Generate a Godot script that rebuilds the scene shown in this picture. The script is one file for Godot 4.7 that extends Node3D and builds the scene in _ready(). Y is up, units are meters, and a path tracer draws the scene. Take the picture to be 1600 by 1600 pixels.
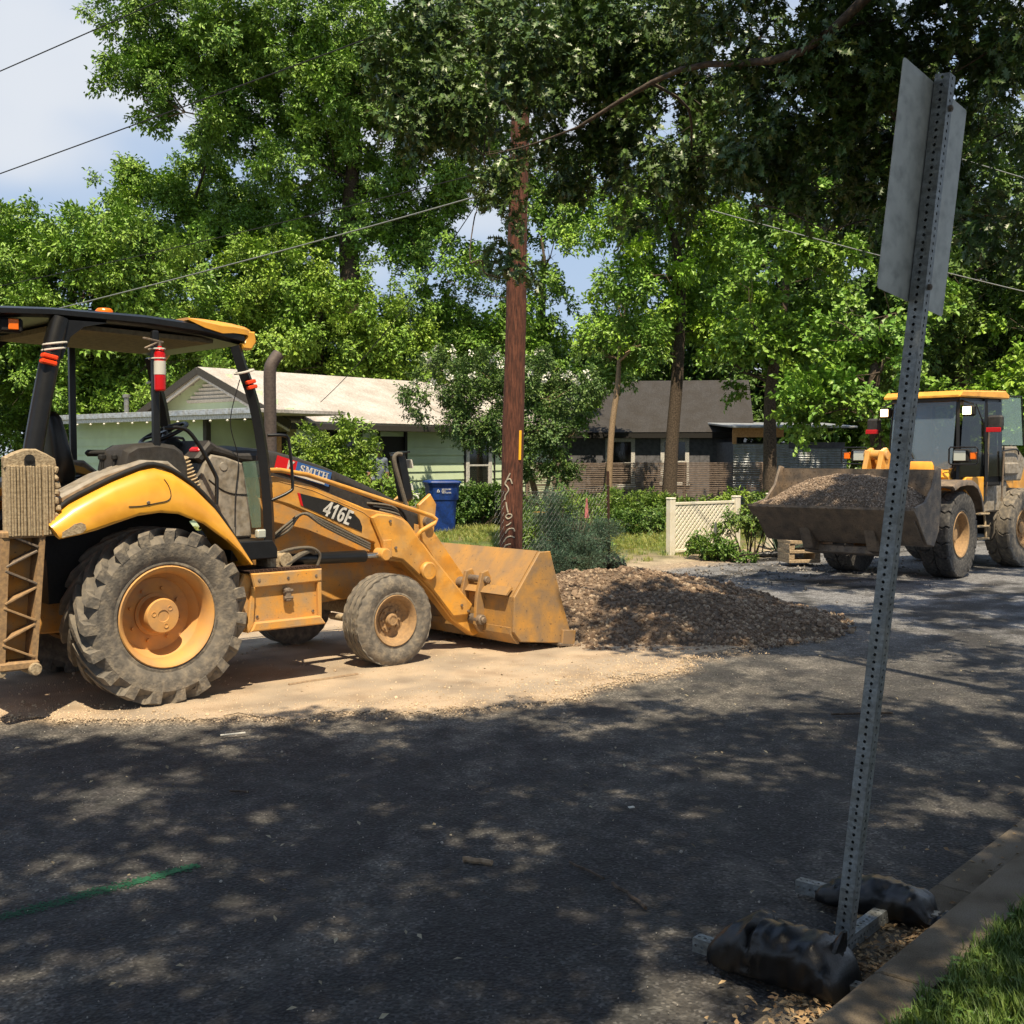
extends Node3D

# ---------------------------------------------------------------- mesh building
class MB:
	var v := PackedVector3Array()      # triangle soup, counter-clockwise seen from outside
	func tri(a, b, c):
		v.push_back(a); v.push_back(b); v.push_back(c)
	func quad(a, b, c, d):
		tri(a, b, c); tri(a, c, d)
	func fix(from: int):                     # turn a closed piece inside out if its volume is negative
		var n := v.size() - from
		var mid := Vector3.ZERO
		for i in range(from, v.size()):
			mid += v[i]
		mid /= max(1, n)
		var vol := 0.0
		for i in range(from, v.size(), 3):
			vol += (v[i] - mid).dot((v[i + 1] - mid).cross(v[i + 2] - mid))
		if vol < 0.0:
			for i in range(from, v.size(), 3):
				var k := v[i + 1]
				v[i + 1] = v[i + 2]
				v[i + 2] = k
	func box(c: Vector3, s: Vector3, b := Basis(), bev := 0.0):
		var from := v.size()
		var h := s / 2.0
		bev = min(bev, min(h.x, min(h.y, h.z)) * 0.9)
		if bev <= 0.0:
			var p := []
			for k in 8:
				p.append(c + b * Vector3(h.x * (1 if k & 1 else -1), h.y * (1 if k & 2 else -1), h.z * (1 if k & 4 else -1)))
			for f in [[0, 2, 3, 1], [4, 5, 7, 6], [0, 1, 5, 4], [2, 6, 7, 3], [0, 4, 6, 2], [1, 3, 7, 5]]:
				quad(p[f[0]], p[f[1]], p[f[2]], p[f[3]])
		else:
			var P := func(sx, sy, sz, ax):   # corner point lying on the face of axis ax
				var q := Vector3(h.x - bev, h.y - bev, h.z - bev)
				q[ax] = h[ax]
				return Vector3(q.x * sx, q.y * sy, q.z * sz)
			var out := []
			for ax in 3:
				var o1 := (ax + 1) % 3
				var o2 := (ax + 2) % 3
				for s0 in [-1, 1]:
					var ring := []
					for q in [[-1, -1], [1, -1], [1, 1], [-1, 1]]:
						var sg := Vector3.ZERO
						sg[ax] = s0; sg[o1] = q[0]; sg[o2] = q[1]
						ring.append(P.call(sg.x, sg.y, sg.z, ax))
					out.append(ring)
				for s1 in [-1, 1]:
					for s2 in [-1, 1]:            # edge along ax
						var ring := []
						for e in [[-1, o1], [1, o1], [1, o2], [-1, o2]]:
							var sg := Vector3.ZERO
							sg[ax] = e[0]; sg[o1] = s1; sg[o2] = s2
							ring.append(P.call(sg.x, sg.y, sg.z, e[1]))
						out.append(ring)
			for k in 8:
				var sg := Vector3(1 if k & 1 else -1, 1 if k & 2 else -1, 1 if k & 4 else -1)
				out.append([P.call(sg.x, sg.y, sg.z, 0), P.call(sg.x, sg.y, sg.z, 1), P.call(sg.x, sg.y, sg.z, 2)])
			for r in out:
				var m := Vector3.ZERO
				for q in r:
					m += q
				var n: Vector3 = (r[1] - r[0]).cross(r[2] - r[0])
				if n.dot(m) < 0.0:
					r.reverse()
				for i in range(1, r.size() - 1):
					tri(c + b * r[0], c + b * r[i], c + b * r[i + 1])
		fix(from)
	func prism(poly: Array, z0: float, z1: float, t := Transform3D(), bev := 0.0):   # outline in x, y; extruded along z
		var from := v.size()
		var pl := PackedVector2Array(poly)
		if Geometry2D.is_polygon_clockwise(pl):
			pl.reverse()
		var n := pl.size()
		if z0 > z1:
			var k := z0
			z0 = z1; z1 = k
		var ins := PackedVector2Array()
		for i in n:
			var e0 := (pl[i] - pl[(i + n - 1) % n]).normalized()
			var e1 := (pl[(i + 1) % n] - pl[i]).normalized()
			var m := (Vector2(-e0.y, e0.x) + Vector2(-e1.y, e1.x))
			m = m.normalized() / max(0.5, m.normalized().dot(Vector2(-e0.y, e0.x)))
			ins.push_back(pl[i] + m * bev)
		var lv := [[ins, z0], [pl, z0 + bev], [pl, z1 - bev], [ins, z1]] if bev > 0.0 else [[pl, z0], [pl, z1]]
		for k in lv.size() - 1:
			var A: PackedVector2Array = lv[k][0]
			var B: PackedVector2Array = lv[k + 1][0]
			for i in n:
				var j := (i + 1) % n
				quad(t * Vector3(A[i].x, A[i].y, lv[k][1]), t * Vector3(A[j].x, A[j].y, lv[k][1]), t * Vector3(B[j].x, B[j].y, lv[k + 1][1]), t * Vector3(B[i].x, B[i].y, lv[k + 1][1]))
		var idx := Geometry2D.triangulate_polygon(pl)
		for i in range(0, idx.size(), 3):
			var q := [idx[i], idx[i + 1], idx[i + 2]]
			if (pl[q[1]] - pl[q[0]]).cross(pl[q[2]] - pl[q[0]]) < 0.0:
				q = [q[0], q[2], q[1]]
			tri(t * Vector3(ins[q[0]].x, ins[q[0]].y, z1), t * Vector3(ins[q[1]].x, ins[q[1]].y, z1), t * Vector3(ins[q[2]].x, ins[q[2]].y, z1))
			tri(t * Vector3(ins[q[0]].x, ins[q[0]].y, z0), t * Vector3(ins[q[2]].x, ins[q[2]].y, z0), t * Vector3(ins[q[1]].x, ins[q[1]].y, z0))
		fix(from)
	func loft(rings: Array, caps := true, closed := false):
		var from := v.size()
		var n: int = rings[0].size()
		var m := rings.size()
		for k in (m if closed else m - 1):
			var A = rings[k]
			var B = rings[(k + 1) % m]
			for i in n:
				var j := (i + 1) % n
				quad(A[i], A[j], B[j], B[i])
		if caps and not closed:
			for e in [0, m - 1]:
				var R = rings[e]
				var c := Vector3.ZERO
				for q in R:
					c += q
				c /= n
				for i in n:
					var j := (i + 1) % n
					if e == 0:
						tri(c, R[j], R[i])
					else:
						tri(c, R[i], R[j])
		fix(from)
	func tube(pts: Array, rad, sides := 8, caps := true, closed := false):
		var m := pts.size()
		var rings := []
		var nrm := Vector3.ZERO
		for k in m:
			var a: Vector3 = pts[(k + m - 1) % m] if (closed or k > 0) else pts[k]
			var b: Vector3 = pts[(k + 1) % m] if (closed or k < m - 1) else pts[k]
			var d := (b - a).normalized()
			if k == 0:
				nrm = d.cross(Vector3.UP if abs(d.y) < 0.9 else Vector3.RIGHT).normalized()
			else:
				nrm = (nrm - d * nrm.dot(d)).normalized()
			var bn := d.cross(nrm)
			var r: float = rad[k] if rad is Array else rad
			var ring := PackedVector3Array()
			for i in sides:
				var an := TAU * i / sides
				ring.push_back(pts[k] + (nrm * cos(an) + bn * sin(an)) * r)
			rings.append(ring)
		loft(rings, caps, closed)
	func cyl(a: Vector3, b: Vector3, r: float, sides := 12, bev := 0.0):
		if bev > 0.0:
			var d := (b - a).normalized() * bev
			tube([a, a + d, b - d, b], [r - bev, r, r, r - bev], sides)
		else:
			tube([a, b], r, sides)
	func lathe(prof: Array, t := Transform3D(), segs := 32, wob = null):   # (radius, along z)
		var from := v.size()
		var n := prof.size()
		var rings := []
		for s in segs:
			var an := TAU * s / segs
			var ring := PackedVector3Array()
			for k in n:
				var r: float = prof[k].x
				var z: float = prof[k].y
				if wob != null:
					var o: Vector2 = wob.call(k, an)
					r += o.x
					z += o.y
				ring.push_back(t * Vector3(cos(an) * r, sin(an) * r, z))
			rings.append(ring)
		for s in segs:
			var A = rings[s]
			var B = rings[(s + 1) % segs]
			for k in n - 1:
				if A[k].distance_squared_to(B[k]) < 1e-10:
					tri(A[k], B[k + 1], A[k + 1])
				elif A[k + 1].distance_squared_to(B[k + 1]) < 1e-10:
					tri(A[k], B[k], A[k + 1])
				else:
					quad(A[k], B[k], B[k + 1], A[k + 1])
		fix(from)
	func mesh(crease := 38.0) -> ArrayMesh:
		var nt := v.size() / 3
		var fn := PackedVector3Array()
		var fu := PackedVector3Array()
		var at := {}
		fn.resize(nt); fu.resize(nt)
		for i in nt:
			fn[i] = (v[3 * i + 1] - v[3 * i]).cross(v[3 * i + 2] - v[3 * i])
			fu[i] = fn[i].normalized()
			for k in 3:
				var key := Vector3i((v[3 * i + k] * 4000.0).round())
				if at.has(key):
					at[key].append(i)
				else:
					at[key] = [i]
		var cc := cos(deg_to_rad(crease))
		var P := PackedVector3Array()
		var N := PackedVector3Array()
		P.resize(nt * 3); N.resize(nt * 3)
		for i in nt:
			for k in 3:
				var p := v[3 * i + k]
				var s := Vector3.ZERO
				for j in at[Vector3i((p * 4000.0).round())]:
					if fu[j].dot(fu[i]) > cc:
						s += fn[j]
				var o: int = 3 * i + [0, 2, 1][k]
				P[o] = p
				N[o] = s.normalized() if s.length_squared() > 0.0 else Vector3.UP
		var a := []
		a.resize(Mesh.ARRAY_MAX)
		a[Mesh.ARRAY_VERTEX] = P
		a[Mesh.ARRAY_NORMAL] = N
		var am := ArrayMesh.new()
		if nt > 0:
			am.add_surface_from_arrays(Mesh.PRIMITIVE_TRIANGLES, a)
		return am

var used := {}
var M := {}
var rng := RandomNumberGenerator.new()
var U := Vector3(0.643, 0, -0.766)     # along the road
var W := Vector3(-0.766, 0, -0.643)    # across the road, away from the near kerb

func numbered(called: String) -> String:
	var n: int = used.get(called, 0)
	used[called] = n + 1
	return called if n == 0 else "%s_%03d" % [called, n]

func tag(o: Node3D, label: String, category: String, group := "", kind := ""):
	o.set_meta("label", label)
	o.set_meta("category", category)
	if group != "":
		o.set_meta("group", group)
	if kind != "":
		o.set_meta("kind", kind)

func thing(called: String, label: String, category: String, at := Vector3.ZERO, turn := 0.0, group := "") -> Node3D:
	var o := Node3D.new()
	o.name = numbered(called)
	add_child(o)
	o.position = at
	o.rotation.y = turn
	tag(o, label, category, group)
	return o

func put(called: String, mesh: Mesh, m: Material, parent: Node = null, t := Transform3D()) -> MeshInstance3D:
	var o := MeshInstance3D.new()
	o.mesh = mesh
	o.material_override = m
	o.transform = t
	if parent == null:
		o.name = numbered(called)
		add_child(o)
	else:
		o.name = called
		parent.add_child(o, true)
	return o

func obj(called: String, mb: MB, m: Material, parent: Node = null, crease := 38.0, t := Transform3D()) -> MeshInstance3D:
	return put(called, mb.mesh(crease), m, parent, t)

func struct(called: String, mesh: Mesh, m: Material) -> MeshInstance3D:
	var o := put(called, mesh, m)
	o.set_meta("kind", "structure")
	return o

func grp(called: String, parent: Node, t := Transform3D()) -> Node3D:
	var o := Node3D.new()
	o.name = called
	parent.add_child(o, true)
	o.transform = t
	return o

func scatter(called: String, mesh: Mesh, m: Material, xs: Array, cols, parent: Node = null) -> MultiMeshInstance3D:
	var mm := MultiMesh.new()
	mm.transform_format = MultiMesh.TRANSFORM_3D
	mm.use_colors = cols != null
	mm.mesh = mesh
	mm.instance_count = xs.size()
	for i in xs.size():
		mm.set_instance_transform(i, xs[i])
		if cols != null:
			mm.set_instance_color(i, cols[i])
	var o := MultiMeshInstance3D.new()
	o.multimesh = mm
	o.material_override = m
	if parent == null:
		o.name = numbered(called)
		add_child(o)
	else:
		o.name = called
		parent.add_child(o, true)
	o.set_meta("kind", "stuff")
	return o

# ---------------------------------------------------------------- materials
func lin(r: float, g: float, b: float) -> Color:
	return Color(r, g, b).linear_to_srgb()

func ramp(stops: Array) -> Gradient:
	var g := Gradient.new()
	var o := PackedFloat32Array()
	var c := PackedColorArray()
	for s in stops:
		o.push_back(s[0]); c.push_back(s[1])
	g.offsets = o
	g.colors = c
	return g

func ntex(freq: float, stops, sd := 1, size := 512, type := FastNoiseLite.TYPE_SIMPLEX_SMOOTH, oct := 4, as_normal := 0.0, cell := FastNoiseLite.RETURN_CELL_VALUE) -> NoiseTexture2D:
	var n := FastNoiseLite.new()
	n.noise_type = type
	n.frequency = freq
	n.seed = sd
	n.fractal_octaves = oct
	if type == FastNoiseLite.TYPE_CELLULAR:
		n.cellular_return_type = cell
		n.fractal_type = FastNoiseLite.FRACTAL_NONE if oct <= 1 else FastNoiseLite.FRACTAL_FBM
	var t := NoiseTexture2D.new()
	t.width = size
	t.height = size
	t.seamless = true
	t.noise = n
	if as_normal > 0.0:
		t.as_normal_map = true
		t.bump_strength = as_normal
	elif stops != null:
		t.color_ramp = ramp(stops)
	return t

func mat(c: Color, rough := 0.6, metal := 0.0, tex: Texture2D = null, tile := 1.0, normal: Texture2D = null, nscale := 0.5, world := false) -> StandardMaterial3D:
	var m := StandardMaterial3D.new()
	m.albedo_color = c
	m.roughness = rough
	m.metallic = metal
	if tex != null or normal != null:
		m.uv1_triplanar = true
		m.uv1_world_triplanar = world
		m.uv1_scale = Vector3.ONE / tile
	if tex != null:
		m.albedo_texture = tex
	if normal != null:
		m.normal_enabled = true
		m.normal_texture = normal
		m.normal_scale = nscale
	return m

func over(m: StandardMaterial3D, tex: Texture2D, tile: float, world := false) -> StandardMaterial3D:   # a second, coarser pattern multiplied in
	m.detail_enabled = true
	m.detail_blend_mode = BaseMaterial3D.BLEND_MODE_MUL
	m.detail_albedo = tex
	m.detail_uv_layer = BaseMaterial3D.DETAIL_UV_2
	m.uv2_triplanar = true
	m.uv2_world_triplanar = world
	m.uv2_scale = Vector3.ONE / tile
	return m

func grey(a: float) -> Color:
	return Color(a, a, a)

func noise_bytes(sd: int, freq: float, oct: int, size := 512) -> PackedByteArray:
	var n := FastNoiseLite.new()
	n.noise_type = FastNoiseLite.TYPE_SIMPLEX_SMOOTH
	n.seed = sd
	n.frequency = freq
	n.fractal_octaves = oct
	var im := n.get_seamless_image(size, size)
	im.convert(Image.FORMAT_L8)
	return im.get_data()

func worn_paint(paint: Color, dust: Color, bare: Color, sd: int, dustiness: float, chips: float) -> ImageTexture:
	# enamel under a film of settled dust, with grime specks, scrapes and chips down to the steel
	var soft := noise_bytes(sd, 0.008, 5)
	var grit := noise_bytes(sd + 1, 0.09, 3)
	var chip := noise_bytes(sd + 2, 0.045, 4)
	var scr := noise_bytes(sd + 3, 0.03, 2)
	var out := PackedByteArray()
	out.resize(512 * 512 * 3)
	for i in 512 * 512:
		var x := i & 511
		var y := i >> 9
		var d := clampf(dustiness * (soft[i] / 255.0 * 1.3 - 0.1) + (grit[i] / 255.0 - 0.5) * 0.22, 0.0, 1.0)
		var c := paint.lerp(dust, d)
		var k := chip[i] / 255.0
		if k < chips:
			c = c.lerp(bare, 0.75)
		var s := scr[((y * 7) & 511) * 512 + (((x + y) >> 3) & 511)] / 255.0      # long thin scrapes
		if s < chips * 0.8:
			c = c.lerp(bare, 0.35)
		out[i * 3] = int(c.r * 255.0)
		out[i * 3 + 1] = int(c.g * 255.0)
		out[i * 3 + 2] = int(c.b * 255.0)
	return ImageTexture.create_from_image(Image.create_from_data(512, 512, false, Image.FORMAT_RGB8, out))

func make_materials():
	var grain := ntex(0.02, [[0.0, grey(0.72)], [0.5, grey(0.9)], [1.0, grey(1.0)]], 3)
	var dusty := ntex(0.012, [[0.0, Color(0.86, 0.83, 0.78)], [0.42, Color(0.93, 0.915, 0.89)], [0.55, grey(0.98)], [1.0, grey(1.0)]], 7, 512, FastNoiseLite.TYPE_SIMPLEX_SMOOTH, 6)
	var scuff := ntex(0.03, [[0.0, grey(0.7)], [0.3, grey(0.9)], [0.5, grey(1.0)], [1.0, grey(1.0)]], 11, 512, FastNoiseLite.TYPE_SIMPLEX_SMOOTH, 6)
	var bump := ntex(0.06, null, 5, 512, FastNoiseLite.TYPE_SIMPLEX_SMOOTH, 4, 4.0)
	var fine := ntex(0.2, null, 6, 512, FastNoiseLite.TYPE_SIMPLEX_SMOOTH, 3, 5.0)
	M.grain = grain
	M.bump = bump
	M.fine = fine
	var paint_tex := ntex(0.01, [[0.0, Color(0.78, 0.62, 0.42)], [0.3, Color(0.85, 0.645, 0.35)], [0.5, Color(0.89, 0.65, 0.29)], [1.0, Color(0.91, 0.655, 0.26)]], 21, 512, FastNoiseLite.TYPE_SIMPLEX_SMOOTH, 5)
	M.paint = over(mat(Color.WHITE, 0.5, 0.0, worn_paint(Color(0.92, 0.645, 0.22), Color(0.74, 0.6, 0.42), Color(0.42, 0.33, 0.22), 210, 0.75, 0.13), 1.1, bump, 0.05), dusty, 1.9)
	M.paint_clean = over(mat(Color(0.95, 0.69, 0.23), 0.34, 0.0, ntex(0.008, [[0.0, Color(0.92, 0.9, 0.87)], [0.5, Color(1, 1, 1)], [1.0, Color(1, 1, 1)]], 24), 1.4), dusty, 3.0)
	M.paint_clean.clearcoat_enabled = true
	M.paint_clean.clearcoat = 0.35
	M.paint_clean.clearcoat_roughness = 0.25
	M.paint_dust = mat(Color.WHITE, 0.7, 0.0, worn_paint(Color(0.86, 0.6, 0.24), Color(0.68, 0.56, 0.41), Color(0.42, 0.33, 0.24), 220, 0.95, 0.14), 0.9, bump, 0.1)
	M.mud = mat(Color.WHITE, 0.95, 0.0, ntex(0.03, [[0.0, Color(0.48, 0.42, 0.33)], [0.5, Color(0.64, 0.57, 0.46)], [1.0, Color(0.74, 0.68, 0.56)]], 23, 512, FastNoiseLite.TYPE_SIMPLEX_SMOOTH, 6), 0.5, bump, 0.6)
	M.bucket = mat(Color.WHITE, 0.6, 0.0, worn_paint(Color(0.74, 0.54, 0.25), Color(0.55, 0.45, 0.33), Color(0.38, 0.31, 0.23), 230, 1.1, 0.17), 1.2, bump, 0.1)
	M.steel_worn = mat(Color.WHITE, 0.6, 0.25, worn_paint(Color(0.38, 0.35, 0.32), Color(0.57, 0.5, 0.42), Color(0.27, 0.2, 0.15), 240, 1.0, 0.24), 0.9, bump, 0.15)
	M.black = over(mat(Color(0.1, 0.1, 0.1), 0.38, 0.0, grain, 0.4, bump, 0.06), dusty, 0.9)
	M.black_matt = mat(Color(0.11, 0.11, 0.11), 0.75, 0.0, grain, 0.4, fine, 0.2)
	M.plastic = over(mat(Color(0.24, 0.23, 0.22), 0.62, 0.0, grain, 0.5, fine, 0.25), dusty, 0.8)
	M.panel_grey = over(mat(Color(0.64, 0.61, 0.56), 0.6, 0.0, grain, 0.7), dusty, 0.7)
	M.tan_lining = mat(Color(0.5, 0.46, 0.36), 0.9, 0.0, grain, 0.6, fine, 0.2)
	M.rubber = mat(Color.WHITE, 0.93, 0.0, ntex(0.02, [[0.0, Color(0.34, 0.325, 0.305)], [0.42, Color(0.41, 0.39, 0.36)], [0.58, Color(0.475, 0.445, 0.4)], [1.0, Color(0.6, 0.555, 0.48)]], 31, 512, FastNoiseLite.TYPE_SIMPLEX_SMOOTH, 6), 0.9, bump, 0.5)
	M.rubber_dark = mat(Color.WHITE, 0.9, 0.0, ntex(0.02, [[0.0, Color(0.17, 0.17, 0.17)], [0.5, Color(0.27, 0.265, 0.26)], [1.0, Color(0.43, 0.415, 0.39)]], 32, 512, FastNoiseLite.TYPE_SIMPLEX_SMOOTH, 6), 0.6, bump, 0.5)
	M.rim = mat(Color(0.97, 0.95, 0.92), 0.7, 0.0, ntex(0.012, [[0.0, Color(0.7, 0.56, 0.41)], [0.45, Color(0.8, 0.62, 0.39)], [1.0, Color(0.88, 0.66, 0.35)]], 37, 512, FastNoiseLite.TYPE_SIMPLEX_SMOOTH, 5), 1.3)
	M.rim_dust = mat(Color.WHITE, 0.85, 0.0, ntex(0.02, [[0.0, Color(0.5, 0.41, 0.31)], [1.0, Color(0.72, 0.58, 0.4)]], 33), 0.4, bump, 0.3)
	M.chrome = mat(Color(0.75, 0.75, 0.74), 0.22, 0.9)
	M.galv = over(mat(Color(0.6, 0.62, 0.62), 0.5, 0.4, ntex(0.05, [[0.0, grey(0.72)], [1.0, grey(1.0)]], 34, 512, FastNoiseLite.TYPE_CELLULAR, 1), 0.3), dusty, 0.7)
	M.alu = over(mat(Color(0.76, 0.765, 0.73), 0.5, 0.2, ntex(0.015, [[0.0, grey(0.86)], [1.0, grey(1.0)]], 35), 0.8, bump, 0.03), scuff, 1.4)
	M.exhaust = mat(Color(0.4, 0.36, 0.34), 0.7, 0.3, grain, 0.3)
	M.hose = mat(Color(0.45, 0.42, 0.37), 0.85, 0.0, grain, 0.2, fine, 0.2)
	M.orange = mat(Color(0.95, 0.27, 0.06), 0.35)
	M.amber = mat(Color(0.98, 0.47, 0.04), 0.3)
	M.red = mat(Color(0.78, 0.06, 0.06), 0.3)
	M.white = mat(Color(0.88, 0.87, 0.84), 0.5, 0.0, grain, 0.6)
	M.white_vinyl = mat(Color(0.9, 0.88, 0.82), 0.45, 0.0, ntex(0.01, [[0.0, Color(0.93, 0.91, 0.86)], [1.0, Color(1, 1, 1)]], 36), 1.0)
	M.blue_decal = mat(Color(0.2, 0.36, 0.6), 0.4)
	M.glass = mat(Color(0.55, 0.68, 0.6, 0.22), 0.05)
	M.glass.transparency = BaseMaterial3D.TRANSPARENCY_ALPHA
	M.wind = mat(Color(0.42, 0.49, 0.54, 0.6), 0.04)  # reflected sky is put into the pale blue-grey colour and opacity
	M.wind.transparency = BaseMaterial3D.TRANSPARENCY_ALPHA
	M.pane = mat(Color(0.05, 0.06, 0.06, 0.6), 0.05)
	M.pane.transparency = BaseMaterial3D.TRANSPARENCY_ALPHA
	M.asphalt_bump = ntex(0.11, null, 41, 1024, FastNoiseLite.TYPE_CELLULAR, 1, 5.0, FastNoiseLite.RETURN_DISTANCE)
	var agg := ntex(0.16, [[0.0, grey(0.52)], [0.3, grey(0.66)], [0.78, grey(0.76)], [0.88, grey(0.9)], [0.94, grey(1.0)], [1.0, grey(1.0)]], 42, 1024, FastNoiseLite.TYPE_CELLULAR, 1)
	M.road = over(mat(Color.WHITE, 0.92, 0.0, agg, 1.9, M.asphalt_bump, 0.8, true), ntex(0.02, [[0.0, grey(0.72)], [0.5, grey(0.92)], [1.0, grey(1.0)]], 43, 1024, FastNoiseLite.TYPE_SIMPLEX_SMOOTH, 7), 3.3, true)
	M.road.vertex_color_use_as_albedo = true
	M.road.uv1_triplanar = false
	M.road.uv2_triplanar = false
	M.soil = over(mat(Color.WHITE, 1.0, 0.0, ntex(0.07, [[0.0, grey(0.6)], [0.5, grey(0.85)], [1.0, grey(1.0)]], 44, 1024, FastNoiseLite.TYPE_SIMPLEX_SMOOTH, 5), 1.5, M.fine, 0.6, true), ntex(0.015, [[0.0, grey(0.7)], [1.0, grey(1.0)]], 45), 4.1, true)
	M.soil.vertex_color_use_as_albedo = true
	M.soil.uv1_triplanar = false
	M.soil.uv2_triplanar = false
	M.concrete = over(mat(Color(0.54, 0.5, 0.44), 0.9, 0.0, ntex(0.12, [[0.0, grey(0.7)], [0.5, grey(0.9)], [1.0, grey(1.0)]], 46, 1024, FastNoiseLite.TYPE_SIMPLEX_SMOOTH, 4), 0.9, M.fine, 0.5), ntex(0.01, [[0.0, Color(0.62, 0.58, 0.5)], [0.5, Color(0.9, 0.88, 0.84)], [1.0, grey(1.0)]], 47, 512, FastNoiseLite.TYPE_SIMPLEX_SMOOTH, 6), 2.1)
	M.sand = over(mat(Color.WHITE, 0.97, 0.0, ntex(0.11, [[0.0, grey(0.78)], [0.5, grey(0.9)], [1.0, grey(1.0)]], 61, 1024, FastNoiseLite.TYPE_SIMPLEX_SMOOTH, 5), 1.3, M.fine, 0.35, true), ntex(0.012, [[0.0, Color(0.8, 0.78, 0.76)], [0.5, Color(0.95, 0.945, 0.94)], [1.0, grey(1.0)]], 62, 512, FastNoiseLite.TYPE_SIMPLEX_SMOOTH, 6), 3.7, true)
	M.sand.vertex_color_use_as_albedo = true
	M.sand.uv1_triplanar = false
	M.sand.uv2_triplanar = false
	M.stone = mat(Color.WHITE, 0.95, 0.0, grain, 0.05)
	M.stone.vertex_color_use_as_albedo = true
	M.bag = mat(Color(0.085, 0.085, 0.09), 0.4, 0.0, ntex(0.3, [[0.0, grey(0.7)], [1.0, grey(1.0)]], 48), 0.25, M.bump, 0.35)
	M.film = mat(Color(0.055, 0.06, 0.075), 0.3, 0.0, null, 1.0, M.bump, 0.5)
	M.leaf = mat(Color.WHITE, 0.5)
	M.leaf.vertex_color_use_as_albedo = true
	M.leaf.backlight = Color(0.75, 0.8, 0.3)
	M.leaf.cull_mode = BaseMaterial3D.CULL_DISABLED
	M.oakleaf = mat(Color.WHITE, 0.42)
	M.oakleaf.vertex_color_use_as_albedo = true
	M.oakleaf.backlight = Color(0.42, 0.46, 0.16)
	M.oakleaf.cull_mode = BaseMaterial3D.CULL_DISABLED
	M.bark = mat(Color.WHITE, 0.95, 0.0, ntex(0.03, [[0.0, Color(0.15, 0.125, 0.1)], [0.5, Color(0.31, 0.265, 0.22)], [1.0, Color(0.47, 0.41, 0.35)]], 51, 512, FastNoiseLite.TYPE_SIMPLEX_SMOOTH, 5), 0.8, M.bump, 1.0)
	M.bark_pale = mat(Color.WHITE, 0.9, 0.0, ntex(0.03, [[0.0, Color(0.42, 0.36, 0.29)], [0.5, Color(0.57, 0.48, 0.38)], [1.0, Color(0.68, 0.6, 0.48)]], 52), 0.7, M.bump, 0.5)
	M.pole = mat(Color.WHITE, 0.9, 0.0, ntex(0.02, [[0.0, Color(0.16, 0.095, 0.07)], [0.4, Color(0.3, 0.17, 0.12)], [0.6, Color(0.37, 0.215, 0.155)], [1.0, Color(0.47, 0.3, 0.22)]], 53, 512, FastNoiseLite.TYPE_SIMPLEX_SMOOTH, 5), 1.0, M.bump, 0.4)
	M.pole.uv1_scale = Vector3(3.0, 0.35, 3.0)
	M.wood = mat(Color.WHITE, 0.9, 0.0, ntex(0.02, [[0.0, Color(0.34, 0.29, 0.25)], [0.5, Color(0.45, 0.39, 0.345)], [1.0, Color(0.57, 0.51, 0.46)]], 54), 1.0, M.bump, 0.3)
	M.wood.uv1_scale = Vector3(0.6, 6.0, 6.0)
	M.wood_new = mat(Color.WHITE, 0.85, 0.0, ntex(0.02, [[0.0, Color(0.7, 0.52, 0.36)], [1.0, Color(0.84, 0.67, 0.47)]], 55), 0.8)
	M.pallet = mat(Color.WHITE, 0.92, 0.0, ntex(0.02, [[0.0, Color(0.5, 0.43, 0.34)], [1.0, Color(0.76, 0.68, 0.56)]], 56), 0.5, M.bump, 0.3)
	M.siding = mat(Color(0.8, 0.87, 0.73), 0.7, 0.0, ntex(0.008, [[0.0, grey(0.93)], [1.0, grey(1.0)]], 60), 2.0)
	M.siding_grey = mat(Color(0.42, 0.42, 0.44), 0.75, 0.0, grain, 1.5)
	M.shingle_pale = over(mat(Color(0.85, 0.835, 0.815), 0.95, 0.0, ntex(0.09, [[0.0, grey(0.8)], [1.0, grey(1.0)]], 57, 512, FastNoiseLite.TYPE_CELLULAR, 1), 1.2, M.fine, 0.4), ntex(0.01, [[0.0, Color(0.8, 0.77, 0.74)], [1.0, grey(1.0)]], 58, 512, FastNoiseLite.TYPE_SIMPLEX_SMOOTH, 6), 5.0)
	M.shingle_dark = over(mat(Color(0.27, 0.26, 0.255), 0.95, 0.0, ntex(0.09, [[0.0, grey(0.75)], [1.0, grey(1.0)]], 59, 512, FastNoiseLite.TYPE_CELLULAR, 1), 1.2, M.fine, 0.4), dusty, 4.0)
	M.trim_dark = mat(Color(0.12, 0.11, 0.1), 0.7, 0.0, grain, 0.5)
	M.trim_fascia = mat(Color(0.26, 0.25, 0.23), 0.7, 0.0, grain, 0.5)
	M.cream = mat(Color(0.62, 0.58, 0.42), 0.8, 0.0, grain, 1.0)
	M.blind = mat(Color(0.72, 0.74, 0.74), 0.7)
	M.iron_sheet = over(mat(Color(0.78, 0.81, 0.84), 0.38, 0.25, grain, 0.7), dusty, 1.5)
	M.rust = mat(Color(0.27, 0.18, 0.13), 0.9, 0.2, grain, 0.2)
	M.wire = mat(Color(0.42, 0.43, 0.42), 0.5, 0.2)
	M.cable = mat(Color(0.1, 0.1, 0.11), 0.6)
	M.cable_pale = mat(Color(0.5, 0.52, 0.52), 0.6)
	M.bin = over(mat(Color(0.08, 0.25, 0.56), 0.5, 0.0, grain, 0.5), dusty, 1.0)
	M.yellow_tag = mat(Color(0.95, 0.7, 0.12), 0.5)
	M.chalk = mat(Color(0.66, 0.63, 0.56), 0.9)
	M.lamp_on = mat(Color(1.0, 0.95, 0.85), 0.3)
	M.lamp_on.emission_enabled = true
	M.lamp_on.emission = Color(1.0, 0.84, 0.6)
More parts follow.
